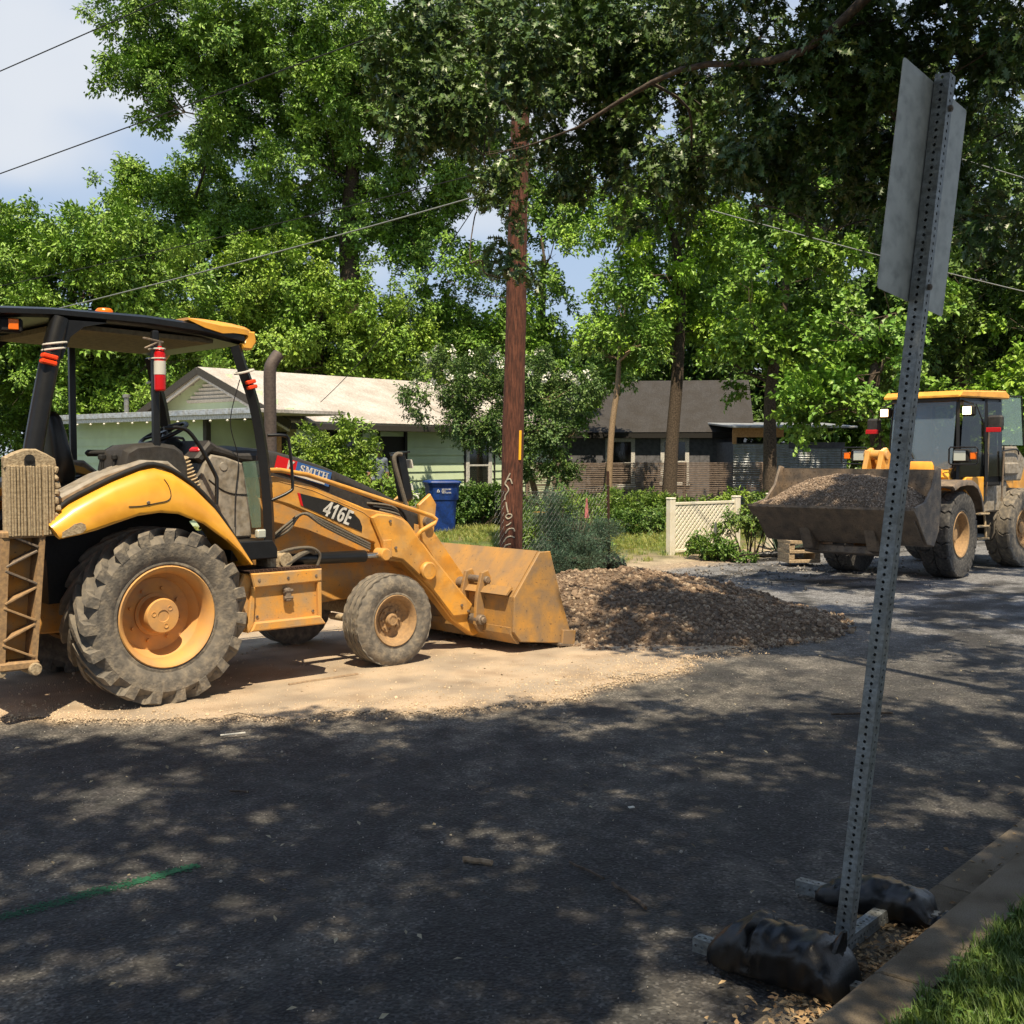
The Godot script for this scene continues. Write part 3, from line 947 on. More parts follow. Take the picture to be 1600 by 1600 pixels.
# ---------------------------------------------------------------- backhoe loader
func make_backhoe():
	var r := thing("backhoe_loader", "dusty yellow backhoe loader with black open canopy parked on the tan gravel", "digger", Vector3(-3.23, 0.02, -9.39), deg_to_rad(42.0))
	var mb: MB
	# wheels
	var rt := lug_tyre(0.655, 0.37, 0.47, 19, 0.085, 0.42, 0.05)
	mb = MB.new()
	mb.lathe([Vector2(0.34, -0.17), Vector2(0.375, -0.185), Vector2(0.375, -0.2), Vector2(0.35, -0.19), Vector2(0.3, -0.1), Vector2(0.3, 0.02), Vector2(0.33, 0.06), Vector2(0.33, 0.13), Vector2(0.345, 0.17), Vector2(0.372, 0.192), Vector2(0.378, 0.203), Vector2(0.37, 0.212), Vector2(0.352, 0.203), Vector2(0.334, 0.178), Vector2(0.318, 0.13), Vector2(0.318, 0.06), Vector2(0.29, 0.03), Vector2(0.27, -0.015), Vector2(0.2, -0.02), Vector2(0.0, -0.02)], Transform3D(), 48)
	var rrim := mb.mesh(30.0)
	mb = MB.new()
	mb.lathe([Vector2(0.16, -0.019), Vector2(0.16, 0.0), Vector2(0.135, 0.01), Vector2(0.13, 0.115), Vector2(0.122, 0.128), Vector2(0.045, 0.132), Vector2(0.043, 0.126), Vector2(0.0, 0.126)], Transform3D(), 36)
	for k in 3:
		var an := 0.5 + TAU * k / 3
		var c := Vector3(cos(an) * 0.075, sin(an) * 0.075, 0)
		mb.lathe([Vector2(0.02, 0.1291), Vector2(0.02, 0.134), Vector2(0.014, 0.134), Vector2(0.012, 0.13), Vector2(0.0, 0.13)], Transform3D(Basis(), c), 10)
	for k in 8:
		var an := TAU * k / 8 + 0.2
		mb.cyl(Vector3(cos(an) * 0.2, sin(an) * 0.2, -0.02), Vector3(cos(an) * 0.2, sin(an) * 0.2, 0.004), 0.014, 6)
	var rhub := mb.mesh()
	wheel(r, Vector3(0, 0.64, 0.855), 1, rt, M.rubber, rrim, M.rim, rhub, M.rim, 0.3)
	wheel(r, Vector3(0, 0.64, -0.855), -1, rt, M.rubber, rrim, M.rim, rhub, M.rim, 1.1)
	var ft := rib_tyre(0.40, 0.215, 0.27)
	mb = MB.new()
	mb.lathe([Vector2(0.19, -0.1), Vector2(0.225, -0.118), Vector2(0.225, -0.125), Vector2(0.19, -0.11), Vector2(0.17, 0.0), Vector2(0.19, 0.06), Vector2(0.2, 0.1), Vector2(0.222, 0.112), Vector2(0.226, 0.12), Vector2(0.22, 0.126), Vector2(0.205, 0.118), Vector2(0.186, 0.09), Vector2(0.18, 0.05), Vector2(0.15, 0.02), Vector2(0.12, 0.022), Vector2(0.0, 0.022)], Transform3D(), 40)
	var frim := mb.mesh(30.0)
	mb = MB.new()
	mb.lathe([Vector2(0.115, 0.023), Vector2(0.112, 0.034), Vector2(0.06, 0.036), Vector2(0.055, 0.075), Vector2(0.046, 0.084), Vector2(0.036, 0.084), Vector2(0.034, 0.079), Vector2(0.0, 0.079)], Transform3D(), 24)
	for k in 8:
		var an := TAU * k / 8
		mb.cyl(Vector3(cos(an) * 0.088, sin(an) * 0.088, 0.034), Vector3(cos(an) * 0.088, sin(an) * 0.088, 0.052), 0.011, 6)
	var fhub := mb.mesh()
	wheel(r, Vector3(2.17, 0.392, 0.795), 1, ft, M.rubber, frim, M.rim_dust, fhub, M.rim_dust, 0.0, 0.0)
	wheel(r, Vector3(2.17, 0.392, -0.795), -1, ft, M.rubber, frim, M.rim_dust, fhub, M.rim_dust, 0.4)
	# frame, axles, engine side
	mb = MB.new()
	mb.prism(v2([[-0.95, 0.5], [-0.95, 1.0], [1.1, 1.0], [2.95, 0.92], [2.95, 0.62], [2.5, 0.55], [0.4, 0.48]]), -0.33, 0.33, Transform3D(), 0.012)
	obj("chassis", mb, M.paint_dust, r)
	mb = MB.new()
	mb.tube([Vector3(2.17, 0.4, -0.66), Vector3(2.17, 0.46, -0.2), Vector3(2.17, 0.46, 0.2), Vector3(2.17, 0.4, 0.66)], [0.05, 0.085, 0.085, 0.05], 12)
	mb.cyl(Vector3(1.98, 0.38, 0.2), Vector3(1.98, 0.38, 0.62), 0.032, 10)
	mb.cyl(Vector3(1.98, 0.38, 0.62), Vector3(2.1, 0.38, 0.67), 0.024, 10)
	mb.box(Vector3(2.14, 0.42, 0.6), Vector3(0.12, 0.2, 0.1), Basis(), 0.02)
	mb.box(Vector3(2.14, 0.42, -0.6), Vector3(0.12, 0.2, 0.1), Basis(), 0.02)
	obj("front_axle", mb, M.mud, r)
	mb = MB.new()
	mb.tube([Vector3(0, 0.64, -0.75), Vector3(0, 0.64, -0.25), Vector3(0, 0.64, 0.25), Vector3(0, 0.64, 0.75)], [0.11, 0.2, 0.2, 0.11], 14)
	obj("rear_axle", mb, M.black_matt, r)
	mb = MB.new()
	mb.prism(v2([[1.0, 0.98], [1.0, 1.75], [1.5, 1.66], [2.4, 1.36], [2.95, 1.15], [2.95, 0.9]]), -0.34, 0.34, Transform3D(), 0.02)
	obj("engine_bay", mb, M.paint_dust, r)
	# bonnet: rounded top falling to the nose
	var rings := []
	for s in [[0.86, 1.88, 0.40], [1.05, 1.885, 0.4], [1.3, 1.865, 0.4], [1.55, 1.81, 0.4], [1.85, 1.72, 0.39], [2.15, 1.61, 0.38], [2.45, 1.49, 0.37], [2.7, 1.38, 0.355], [2.88, 1.28, 0.33], [2.99, 1.16, 0.3]]:
		var w: float = s[2]
		var y: float = s[1]
		var ring := PackedVector3Array()
		for q in [[1.0, -0.24], [1.0, -0.07], [0.93, -0.02], [0.75, 0.0], [0.0, 0.02], [-0.75, 0.0], [-0.93, -0.02], [-1.0, -0.07], [-1.0, -0.24]]:
			ring.push_back(Vector3(s[0], y + q[1], w * q[0]))
		rings.append(ring)
	mb = MB.new()
	mb.loft(rings)
	var hood := obj("bonnet", mb, M.plastic, r)
	mb = MB.new()
	for q in [[2.0, 1.575], [2.2, 1.505]]:
		mb.box(Vector3(q[0], q[1], 0.392), Vector3(0.19, 0.02, 0.012), Basis(Vector3(0, 0, 1), -0.32))
	obj("vent", mb, M.black_matt, hood)
	mb = MB.new()
	mb.prism(v2([[2.96, 0.62], [2.96, 1.2], [3.03, 1.14], [3.03, 0.62]]), -0.3, 0.3, Transform3D(), 0.015)
	obj("grille", mb, M.black_matt, r)
	# name plate on the bonnet side: red square, blue field, white letters
	var dt := Transform3D(Basis(Vector3(0, 0, 1), -0.27), Vector3(1.55, 1.69, 0.408))
	mb = MB.new()
	mb.box(Vector3(-0.16, 0, 0), Vector3(0.2, 0.13, 0.008))
	var plate := obj("decal", mb, M.red, r, 38.0, dt)
	mb = MB.new()
	mb.box(Vector3(0.12, 0.0, 0), Vector3(0.36, 0.13, 0.008))
	obj("blue_field", mb, M.blue_decal, plate)
	mb = MB.new()
	mb.box(Vector3(0.0, -0.047, 0.0055), Vector3(0.5, 0.022, 0.003))
	obj("white_band", mb, M.paper, plate)
	put("lettering", text_mesh("SMITH", 0.062, 0.004, 800, "Droid Serif"), M.white, plate, Transform3D(Basis(), Vector3(0.125, 0.016, 0.0065)))
	put("lettering", text_mesh("K", 0.085, 0.004, 800), M.white, plate, Transform3D(Basis(), Vector3(-0.12, 0.012, 0.0065)))
	# loader arms
	var arm := v2([[1.05, 1.64], [1.18, 1.65], [1.52, 1.57], [2.06, 1.36], [2.34, 1.31], [2.46, 1.275], [2.54, 1.21], [2.81, 0.9], [3.29, 0.41], [3.25, 0.31], [3.38, 0.13], [3.3, 0.11], [3.04, 0.28], [2.78, 0.57], [2.58, 0.75], [2.46, 0.86], [2.34, 0.88], [2.19, 0.92], [2.16, 1.05], [1.96, 1.12], [1.63, 1.28], [1.3, 1.41], [1.05, 1.48]])
	for s in [1.0, -1.0]:
		mb = MB.new()
		mb.prism(arm, 0.5 * s, 0.62 * s, Transform3D(), 0.012)
		var A := obj("loader_arm", mb, M.paint, r)
		mb = MB.new()                                  # raised outer box of the front half
		mb.prism(v2([[2.1, 1.28], [2.18, 1.31], [2.34, 1.29], [2.44, 1.255], [2.52, 1.195], [2.79, 0.885], [3.26, 0.41], [3.2, 0.32], [3.02, 0.32], [2.77, 0.6], [2.57, 0.78], [2.44, 0.885], [2.25, 0.93], [2.2, 1.08]]), 0.618 * s, 0.655 * s, Transform3D(), 0.014)
		obj("side_plate", mb, M.paint, A)
		mb = MB.new()
		mb.cyl(Vector3(2.71, 0.77, 0.65 * s), Vector3(2.71, 0.77, 0.705 * s), 0.085, 24, 0.012)
		obj("pivot_cap", mb, M.paint, A)
		mb = MB.new()
		mb.tube(smooth_path(v3([[3.2, 0.33], [2.95, 0.55], [2.75, 0.8]], 0.49 * s)), 0.018, 6)
		obj("hose", mb, M.hose, A)
		mb = MB.new()
		for q in [[1.12, 1.6], [1.12, 1.52], [2.3, 1.24], [2.36, 1.0], [2.26, 1.0], [3.12, 0.42], [3.2, 0.36]]:
			mb.cyl(Vector3(q[0], q[1], 0.61 * s), Vector3(q[0], q[1], (0.634 if q[0] < 2.0 else 0.668) * s), 0.014, 6)
		obj("bolts", mb, M.steel_worn, A)
		mb = MB.new()
		mb.tube(v3([[1.2, 1.61], [1.52, 1.53], [2.04, 1.325], [2.12, 1.27]], 0.62 * s), 0.004, 5)
		obj("weld_seam", mb, M.paint_dust, A)
		# top rail with pipe
		mb = MB.new()
		mb.tube([Vector3(1.05, 1.70, 0.64 * s), Vector3(1.2, 1.70, 0.64 * s), Vector3(1.46, 1.66, 0.64 * s), Vector3(2.0, 1.5, 0.64 * s), Vector3(2.59, 1.325, 0.64 * s), Vector3(2.78, 1.268, 0.64 * s), Vector3(2.83, 1.235, 0.645 * s), Vector3(2.81, 1.2, 0.645 * s), Vector3(2.66, 1.135, 0.64 * s), Vector3(2.63, 1.1, 0.63 * s), Vector3(2.63, 1.03, 0.6 * s)], 0.021, 10)
		obj("guard_rail", mb, M.paint, A, 60.0)
		# lift ram
		mb = MB.new()
		mb.cyl(Vector3(1.2, 0.965, 0.7 * s), Vector3(2.0, 0.95, 0.7 * s), 0.052, 16, 0.008)
		var ram := obj("lift_cylinder", mb, M.black, r)
		mb = MB.new()
		mb.cyl(Vector3(2.0, 0.95, 0.7 * s), Vector3(2.16, 0.952, 0.7 * s), 0.024, 12)
		obj("rod", mb, M.chrome, ram)
		mb = MB.new()
		mb.cyl(Vector3(2.18, 0.955, 0.63 * s), Vector3(2.18, 0.955, 0.77 * s), 0.055, 14, 0.008)
		mb.box(Vector3(2.24, 1.0, 0.7 * s), Vector3(0.09, 0.16, 0.02), Basis(), 0.005)
		obj("ram_pin", mb, M.paint_dust, r)
		mb = MB.new()
		mb.box(Vector3(1.12, 0.95, 0.66 * s), Vector3(0.22, 0.16, 0.22), Basis(), 0.02)
		mb.cyl(Vector3(1.16, 0.97, 0.58 * s), Vector3(1.16, 0.97, 0.8 * s), 0.06, 12)
		obj("ram_bracket", mb, M.mud, r)
		mb = MB.new()                                  # steel pipes and hoses under the arm
		for k in 3:
			mb.tube(smooth_path([Vector3(1.13, 1.12 + 0.02 * k, (0.58 + 0.03 * k) * s), Vector3(1.26, 1.2 + 0.03 * k, 0.66 * s), Vector3(1.42, 1.335, (0.63 + 0.012 * k) * s), Vector3(1.63, 1.262 - 0.022 * k, 0.635 * s), Vector3(2.1, 1.045 - 0.022 * k, 0.635 * s)]), 0.011, 6)
		obj("pipes", mb, M.hose, A)
		mb = MB.new()
		mb.tube(smooth_path([Vector3(1.02, 0.86, 0.72 * s), Vector3(1.16, 0.93, 0.78 * s), Vector3(1.3, 1.0, 0.77 * s), Vector3(1.42, 1.03, 0.74 * s), Vector3(1.47, 1.0, 0.72 * s)]), 0.022, 8)
		mb.tube(smooth_path([Vector3(1.0, 0.9, 0.7 * s), Vector3(1.14, 1.03, 0.74 * s), Vector3(1.38, 1.06, 0.77 * s), Vector3(1.5, 1.0, 0.76 * s), Vector3(1.49, 0.9, 0.74 * s)]), 0.014, 8)
		obj("hose", mb, M.hose, ram)
		if s > 0.0:
			mb = MB.new()
			mb.prism(v2([[1.40, 1.505], [1.77, 1.415], [1.9, 1.355], [2.0, 1.26], [2.025, 1.2], [2.02, 1.155], [1.72, 1.275], [1.43, 1.395]]), 0.621, 0.6255)
			var dec := obj("decal", mb, M.black_matt, A)
			mb = MB.new()
			mb.prism(v2([[1.375, 1.51], [1.4, 1.505], [1.43, 1.395], [1.405, 1.405]]), 0.621, 0.6255)
			obj("red_stripe", mb, M.red, dec)
			var tm := text_mesh("416E", 0.118, 0.004, 900)
			put("lettering", tm, M.white, dec, Transform3D(Basis(Vector3(0, 0, 1), -0.375) * Basis(Vector3(0.82, 0, 0), Vector3(0.13, 1.12, 0), Vector3(0, 0, 1)), Vector3(1.775, 1.325, 0.628)))
	mb = MB.new()
	mb.cyl(Vector3(2.7, 0.8, -0.6), Vector3(2.7, 0.8, 0.6), 0.07, 14)
	mb.box(Vector3(2.62, 0.9, 0), Vector3(0.1, 0.22, 1.0), Basis(Vector3(0, 0, 1), -0.7), 0.01)
	obj("cross_tube", mb, M.paint_dust, r)
	# tilt ram and bell crank in the middle
	mb = MB.new()
	mb.box(Vector3(2.77, 1.62, 0.2), Vector3(0.115, 0.47, 0.12), Basis(Vector3(0, 0, 1), 0.22), 0.02)
	mb.box(Vector3(2.75, 1.845, 0.2), Vector3(0.15, 0.016, 0.14), Basis(Vector3(0, 0, 1), 0.12), 0.004)
	var tilt := obj("tilt_cylinder", mb, M.black, r)
	mb = MB.new()
	mb.tube(smooth_path([Vector3(2.72, 1.83, 0.27), Vector3(2.66, 1.83, 0.27), Vector3(2.635, 1.77, 0.27), Vector3(2.7, 1.55, 0.275), Vector3(2.78, 1.3, 0.28)]), 0.02, 8)
	obj("hose", mb, M.hose, tilt)
	mb = MB.new()
	mb.box(Vector3(2.855, 1.74, 0.205), Vector3(0.014, 0.08, 0.1), Basis(Vector3(0, 0, 1), 0.22))
	obj("label", mb, M.paper, tilt)
	for k in 5:            # hoses looping behind the rail
		mb = MB.new()
		mb.tube(smooth_path([Vector3(2.2 + 0.05 * k, 1.42 - 0.03 * k, 0.34 + 0.03 * k), Vector3(2.45 + 0.03 * k, 1.4 - 0.04 * k, 0.4 + 0.02 * k), Vector3(2.62, 1.3 - 0.03 * k, 0.42 - 0.03 * k), Vector3(2.7 + 0.02 * k, 1.12, 0.4 - 0.04 * k), Vector3(2.74, 0.9 + 0.04 * k, 0.4 - 0.02 * k)], 4), 0.014, 6)
		obj("hose", mb, M.hose if k % 2 else M.black_matt, tilt)
	for z in [0.33, -0.1]:
		mb = MB.new()
		mb.prism(v2([[2.84, 1.36], [2.98, 1.46], [3.05, 1.36], [3.02, 1.1], [3.42, 0.62], [3.36, 0.52], [3.26, 0.52], [2.88, 1.02]]), z, z + 0.045, Transform3D(), 0.008)
		obj("bell_crank", mb, M.paint, r)
	mb = MB.new()
	mb.cyl(Vector3(3.33, 0.6, -0.2), Vector3(3.33, 0.6, 0.46), 0.055, 14)
	mb.cyl(Vector3(2.93, 1.2, -0.2), Vector3(2.93, 1.2, 0.42), 0.05, 14)
	obj("pin", mb, M.steel_worn, r)
	mb = MB.new()
	mb.prism(v2([[2.72, 1.35], [2.9, 1.34], [3.3, 0.66], [3.2, 0.56], [2.86, 0.98], [2.68, 1.2]]), 0.06, 0.26, Transform3D(), 0.012)
	obj("tilt_linkage", mb, M.steel_worn, r)
	# bucket
	var side := v2([[3.8, 0.92], [3.66, 0.92], [3.34, 0.52], [3.33, 0.2], [3.42, 0.1], [4.06, 0.02], [4.08, 0.1], [3.96, 0.42]])
	mb = MB.new()
	for s in [1.0, -1.0]:
		mb.prism(side, 1.115 * s, 1.15 * s, Transform3D(), 0.006)
		mb.box(Vector3(4.02, 0.085, 1.165 * s), Vector3(0.17, 0.14, 0.03), Basis(Vector3(0, 0, 1), -0.12), 0.006)
	# shell: outline with thickness, open to the front
	var outl := [[3.82, 0.9], [3.66, 0.93], [3.335, 0.52], [3.325, 0.2], [3.42, 0.095], [4.06, 0.015]]
	var inl := [[4.06, 0.045], [3.44, 0.13], [3.36, 0.21], [3.37, 0.51], [3.67, 0.89], [3.82, 0.87]]
	mb.prism(v2(outl + inl), -1.116, 1.116)
	var bk := obj("loader_bucket", mb, M.bucket, r, 20.0)
	mb = MB.new()
	mb.box(Vector3(4.03, 0.012, 0), Vector3(0.26, 0.03, 2.36), Basis(Vector3(0, 0, 1), -0.12), 0.006)
	obj("cutting_edge", mb, M.steel_worn, bk)
	mb = MB.new()
	mb.prism(v2([[3.3, 0.535], [3.37, 0.6], [3.35, 0.61], [3.28, 0.54]]), -1.1, 1.1)
	mb.prism(v2([[3.31, 0.24], [3.33, 0.24], [3.43, 0.08], [3.4, 0.08], [3.31, 0.18]]), -1.12, 1.12)
	obj("stiffener", mb, M.bucket, bk)
	for z in [0.72, 0.49, -0.49, -0.72]:
		mb = MB.new()
		mb.prism(v2([[3.34, 0.52], [3.42, 0.66], [3.38, 0.74], [3.3, 0.72], [3.24, 0.5], [3.22, 0.24], [3.28, 0.16], [3.36, 0.14]]), z - 0.02, z + 0.02, Transform3D(), 0.006)
		obj("bucket_lug", mb, M.bucket, bk)
	mb = MB.new()
	for s in [1.0, -1.0]:
		mb.cyl(Vector3(3.27, 0.28, 0.42 * s), Vector3(3.27, 0.28, 0.79 * s), 0.05, 16, 0.008)
		mb.cyl(Vector3(3.27, 0.28, 0.78 * s), Vector3(3.27, 0.28, 0.815 * s), 0.03, 10, 0.006)
		mb.cyl(Vector3(3.35, 0.65, 0.45 * s), Vector3(3.35, 0.65, 0.77 * s), 0.035, 12, 0.006)
	obj("bucket_pin", mb, M.steel_worn, bk)
	# tool box under the step, both sides
	for s in [1.0, -1.0]:
		mb = MB.new()
		mb.prism(v2([[0.68, 0.9], [1.37, 0.9], [1.35, 0.76], [1.36, 0.5], [1.41, 0.44], [0.7, 0.44], [0.6, 0.6], [0.6, 0.76]]), 0.45 * s, 0.96 * s, Transform3D(), 0.012)
		var tb := obj("tool_box", mb, M.paint_dust, r)
		mb = MB.new()
		mb.prism(v2([[0.72, 0.905], [1.37, 0.905], [1.37, 0.8], [0.75, 0.79]]), 0.955 * s, 1.0 * s, Transform3D(), 0.01)
		mb.prism(v2([[1.33, 0.8], [1.37, 0.8], [1.37, 0.5], [1.41, 0.44], [1.34, 0.5]]), 0.955 * s, 0.995 * s, Transform3D(), 0.008)
		mb.prism(v2([[0.73, 0.8], [0.765, 0.8], [0.745, 0.5], [0.7, 0.44], [0.69, 0.5]]), 0.955 * s, 0.995 * s, Transform3D(), 0.008)
		obj("frame", mb, M.paint_dust, tb)
		mb = MB.new()
		mb.prism(v2([[0.75, 0.52], [1.345, 0.52], [1.4, 0.45], [0.71, 0.45]]), 0.955 * s, 1.01 * s, Transform3D(), 0.01)
		obj("step", mb, M.paint_dust, tb)
		mb = MB.new()
		mb.box(Vector3(1.05, 0.715, 0.985 * s), Vector3(0.06, 0.11, 0.05), Basis(), 0.012)
		mb.cyl(Vector3(1.01, 0.745, 1.0 * s), Vector3(1.09, 0.745, 1.0 * s), 0.016, 8)
		mb.cyl(Vector3(1.01, 0.69, 1.0 * s), Vector3(1.09, 0.69, 1.0 * s), 0.014, 8)
		obj("latch", mb, M.steel_worn, tb)
		mb = MB.new()
		for q in [[0.79, 0.85], [1.31, 0.85], [0.79, 0.56], [1.3, 0.56], [1.05, 0.85]]:
			mb.cyl(Vector3(q[0], q[1], (0.99 if q[1] > 0.8 else 0.955) * s), Vector3(q[0], q[1], (1.006 if q[1] > 0.8 else 0.968) * s), 0.012, 6)
		obj("bolts", mb, M.steel_worn, tb)
		mb = MB.new()
		mb.box(Vector3(1.04, 0.912, 0.74 * s), Vector3(0.66, 0.014, 0.5), Basis(), 0.004)
		for k in 16:
			mb.box(Vector3(0.74 + k * 0.04, 0.922, 0.98 * s), Vector3(0.022, 0.014, 0.02))
		obj("tread_plate", mb, M.rust, tb)
		# floor, sill and corner at the foot of the front post
		mb = MB.new()
		mb.prism(v2([[0.6, 1.0], [1.02, 1.0], [1.02, 1.08], [0.98, 1.15], [0.62, 1.15]]), 0.3 * s, 0.9 * s, Transform3D(), 0.01)
		obj("door_sill", mb, M.black, r)
		# mudguard
		var up := [[-0.86, 1.36], [-0.7, 1.485], [-0.55, 1.56], [-0.39, 1.635], [-0.18, 1.715], [-0.07, 1.735], [0.07, 1.695], [0.24, 1.585], [0.39, 1.44], [0.53, 1.245], [0.69, 1.0]]
		var lo := [[-0.8, 1.25], [-0.66, 1.275], [-0.55, 1.3], [-0.45, 1.33], [-0.24, 1.392], [-0.07, 1.41], [0.07, 1.395], [0.27, 1.315], [0.46, 1.18], [0.575, 1.08], [0.66, 0.985]]
		rings = []
		for i in up.size():
			var ux: float = up[i][0]
			var uy: float = up[i][1]
			var lx: float = lo[i][0]
			var ly: float = lo[i][1]
			var ring := PackedVector3Array()
			for q in [[0.0, 0.025, 0.6], [0.0, 0.02, 0.85], [0.0, 0.01, 0.98], [0.08, 0.0, 1.045], [0.25, 0.0, 1.09], [0.6, 0.0, 1.115], [0.92, 0.0, 1.115], [1.0, 0.0, 1.1], [1.0, 0.005, 1.075], [0.6, -0.0, 1.085], [0.25, -0.01, 1.05], [0.06, -0.03, 0.98], [0.0, -0.03, 0.6]]:
				ring.push_back(Vector3(lerp(ux, lx, q[0]), lerp(uy, ly, q[0]) + q[1], q[2] * s))
			rings.append(ring)
		mb = MB.new()
		mb.loft(rings)
		var gd := obj("mudguard", mb, M.paint_clean, r, 50.0)
		mb = MB.new()
		var trim := []
		for q in up:
			trim.append(Vector3(q[0], q[1] + 0.022, 1.0 * s))
		mb.tube(smooth_path(trim, 2), 0.02, 8)
		obj("rubber_trim", mb, M.black_matt, gd, 60.0)
		mb = MB.new()
		var hatch := []
		for q in [[-0.31, 1.46], [-0.22, 1.462], [-0.1, 1.48], [-0.02, 1.495], [0.01, 1.53], [0.0, 1.6], [-0.03, 1.65]]:
			hatch.append(Vector3(q[0], q[1], (1.088 + 0.0295 * clampf((1.66 - q[1]) / 0.14, 0.0, 1.0)) * s))
		mb.tube(smooth_path(hatch, 3), 0.0035, 5)
		obj("hatch_seam", mb, M.trim_dark, gd)
		mb = MB.new()
		mb.cyl(Vector3(-0.165, 1.485, 1.105 * s), Vector3(-0.165, 1.485, 1.125 * s), 0.013, 10, 0.003)
		obj("hatch_lock", mb, M.steel_worn, gd)
		mb = MB.new()
		mb.prism(v2([[-0.79, 1.262], [-0.785, 1.3], [-0.74, 1.325], [-0.7, 1.352], [-0.655, 1.362], [-0.625, 1.345], [-0.62, 1.318], [-0.645, 1.29], [-0.7, 1.278]]), 1.112 * s, 1.1185 * s)
		obj("mud_patch", mb, M.mud, gd)
		mb = MB.new()
		mb.prism(v2([[-0.7, 0.75], [-0.72, 1.3], [-0.4, 1.55], [-0.05, 1.66], [0.25, 1.5], [0.6, 1.05], [0.62, 0.8]]), 0.36 * s, 0.62 * s)
		obj("wheel_housing", mb, M.black_matt, r)
		# side bolster between floor and mudguard
		mb = MB.new()
		mb.prism(v2([[-0.86, 1.42], [-0.8, 1.5], [-0.42, 1.69], [-0.1, 1.79], [0.1, 1.78], [0.25, 1.66], [0.1, 1.6], [-0.4, 1.55], [-0.8, 1.35]]), 0.66 * s, 0.9 * s, Transform3D(), 0.02)
		obj("side_bolster", mb, M.panel_grey, r)
		# roof posts
		mb = MB.new()
		mb.tube(smooth_path([Vector3(-0.64, 2.79, 0.76 * s), Vector3(-0.72, 2.5, 0.78 * s), Vector3(-0.82, 2.05, 0.8 * s), Vector3(-0.9, 1.6, 0.8 * s), Vector3(-0.93, 1.05, 0.7 * s)], 3), 0.068, 10)
		mb.prism(v2([[-0.7, 2.62], [-0.62, 2.78], [-0.3, 2.78], [-0.48, 2.74], [-0.58, 2.66], [-0.64, 2.5]]), 0.72 * s, 0.8 * s)
		var rp := obj("roof_post", mb, M.black, r, 60.0)
		for q in [[2.51, M.orange], [2.47, M.orange]]:
			var k := MB.new()
			var c := Vector3(-0.72 - (2.5 - q[0]) * 0.2, q[0], 0.8 * s)
			k.box(c + Vector3(-0.03, 0, 0.045 * s), Vector3(0.11, 0.032, 0.06), Basis(Vector3(0, 0, 1), -0.2), 0.008)
			obj("orange_clip", k, q[1], rp)
		for q in [2.61, 2.57]:
			var k := MB.new()
			var ring := []
			for i in 12:
				var an := TAU * i / 12
				ring.append(Vector3(-0.685 - (2.6 - q) * 0.22 + 0.078 * cos(an), q + 0.012 * cos(an), 0.775 * s + 0.078 * sin(an)))
			k.tube(ring, 0.008, 6, false, true)
			obj("strap", k, M.paper, rp)
		mb = MB.new()
		mb.box(Vector3(0.055, 2.26, 0.79 * s), Vector3(0.052, 0.98, 0.052), Basis(), 0.008)
		obj("roof_post", mb, M.black, r)
		mb = MB.new()
		mb.tube(smooth_path([Vector3(0.74, 2.68, 0.76 * s), Vector3(0.79, 2.5, 0.78 * s), Vector3(0.87, 2.25, 0.8 * s), Vector3(0.93, 1.9, 0.82 * s), Vector3(0.965, 1.5, 0.84 * s), Vector3(0.975, 1.02, 0.85 * s)], 3), 0.05, 4)
		var fp := obj("roof_post", mb, M.black, r, 30.0)
		for y in [2.4, 2.36]:
			var k := MB.new()
			k.box(Vector3(0.83 + (2.4 - y) * 0.3, y, 0.83 * s), Vector3(0.08, 0.03, 0.045), Basis(Vector3(0, 0, 1), 0.25), 0.006)
			obj("orange_clip", k, M.orange, fp)
		var sr := MB.new()
		var ring2 := []
		for i in 12:
			var an := TAU * i / 12
			ring2.append(Vector3(0.8 + 0.072 * cos(an), 2.48 + 0.02 * cos(an), 0.785 * s + 0.072 * sin(an)))
		sr.tube(ring2, 0.009, 6, false, true)
		obj("strap", sr, M.paper, fp)
		# grab hoop outside the front post
		mb = MB.new()
		mb.tube(smooth_path([Vector3(0.96, 1.98, 0.86 * s), Vector3(1.08, 1.98, 0.9 * s), Vector3(1.13, 1.93, 0.9 * s), Vector3(1.16, 1.6, 0.9 * s), Vector3(1.13, 1.53, 0.9 * s), Vector3(0.98, 1.46, 0.86 * s)], 4), 0.013, 8)
		obj("grab_handle", mb, M.black, r, 60.0)
	# canopy
	mb = MB.new()
	rings = []
	for q in [[-1.42, 2.755, 2.80], [-1.3, 2.76, 2.835], [-0.7, 2.79, 2.865], [0.0, 2.775, 2.865], [0.45, 2.745, 2.84], [0.72, 2.7, 2.8], [0.8, 2.69, 2.78]]:
		var ring := PackedVector3Array()
		for p in [[-0.8, 0.3], [-0.8, 0.75], [-0.74, 1.0], [0.74, 1.0], [0.8, 0.75], [0.8, 0.3], [0.76, 0.0], [-0.76, 0.0]]:
			ring.push_back(Vector3(q[0], lerp(q[1] as float, q[2] as float, p[1]), p[0]))
		rings.append(ring)
	mb.loft(rings)
	var roof := obj("canopy", mb, M.black, r)
	mb = MB.new()
	mb.prism(v2([[-0.58, 2.772], [0.6, 2.735], [0.6, 2.7], [-0.58, 2.735]]), -0.66, 0.66)
	obj("lining", mb, M.tan_lining, roof)
	mb = MB.new()
	rings = []
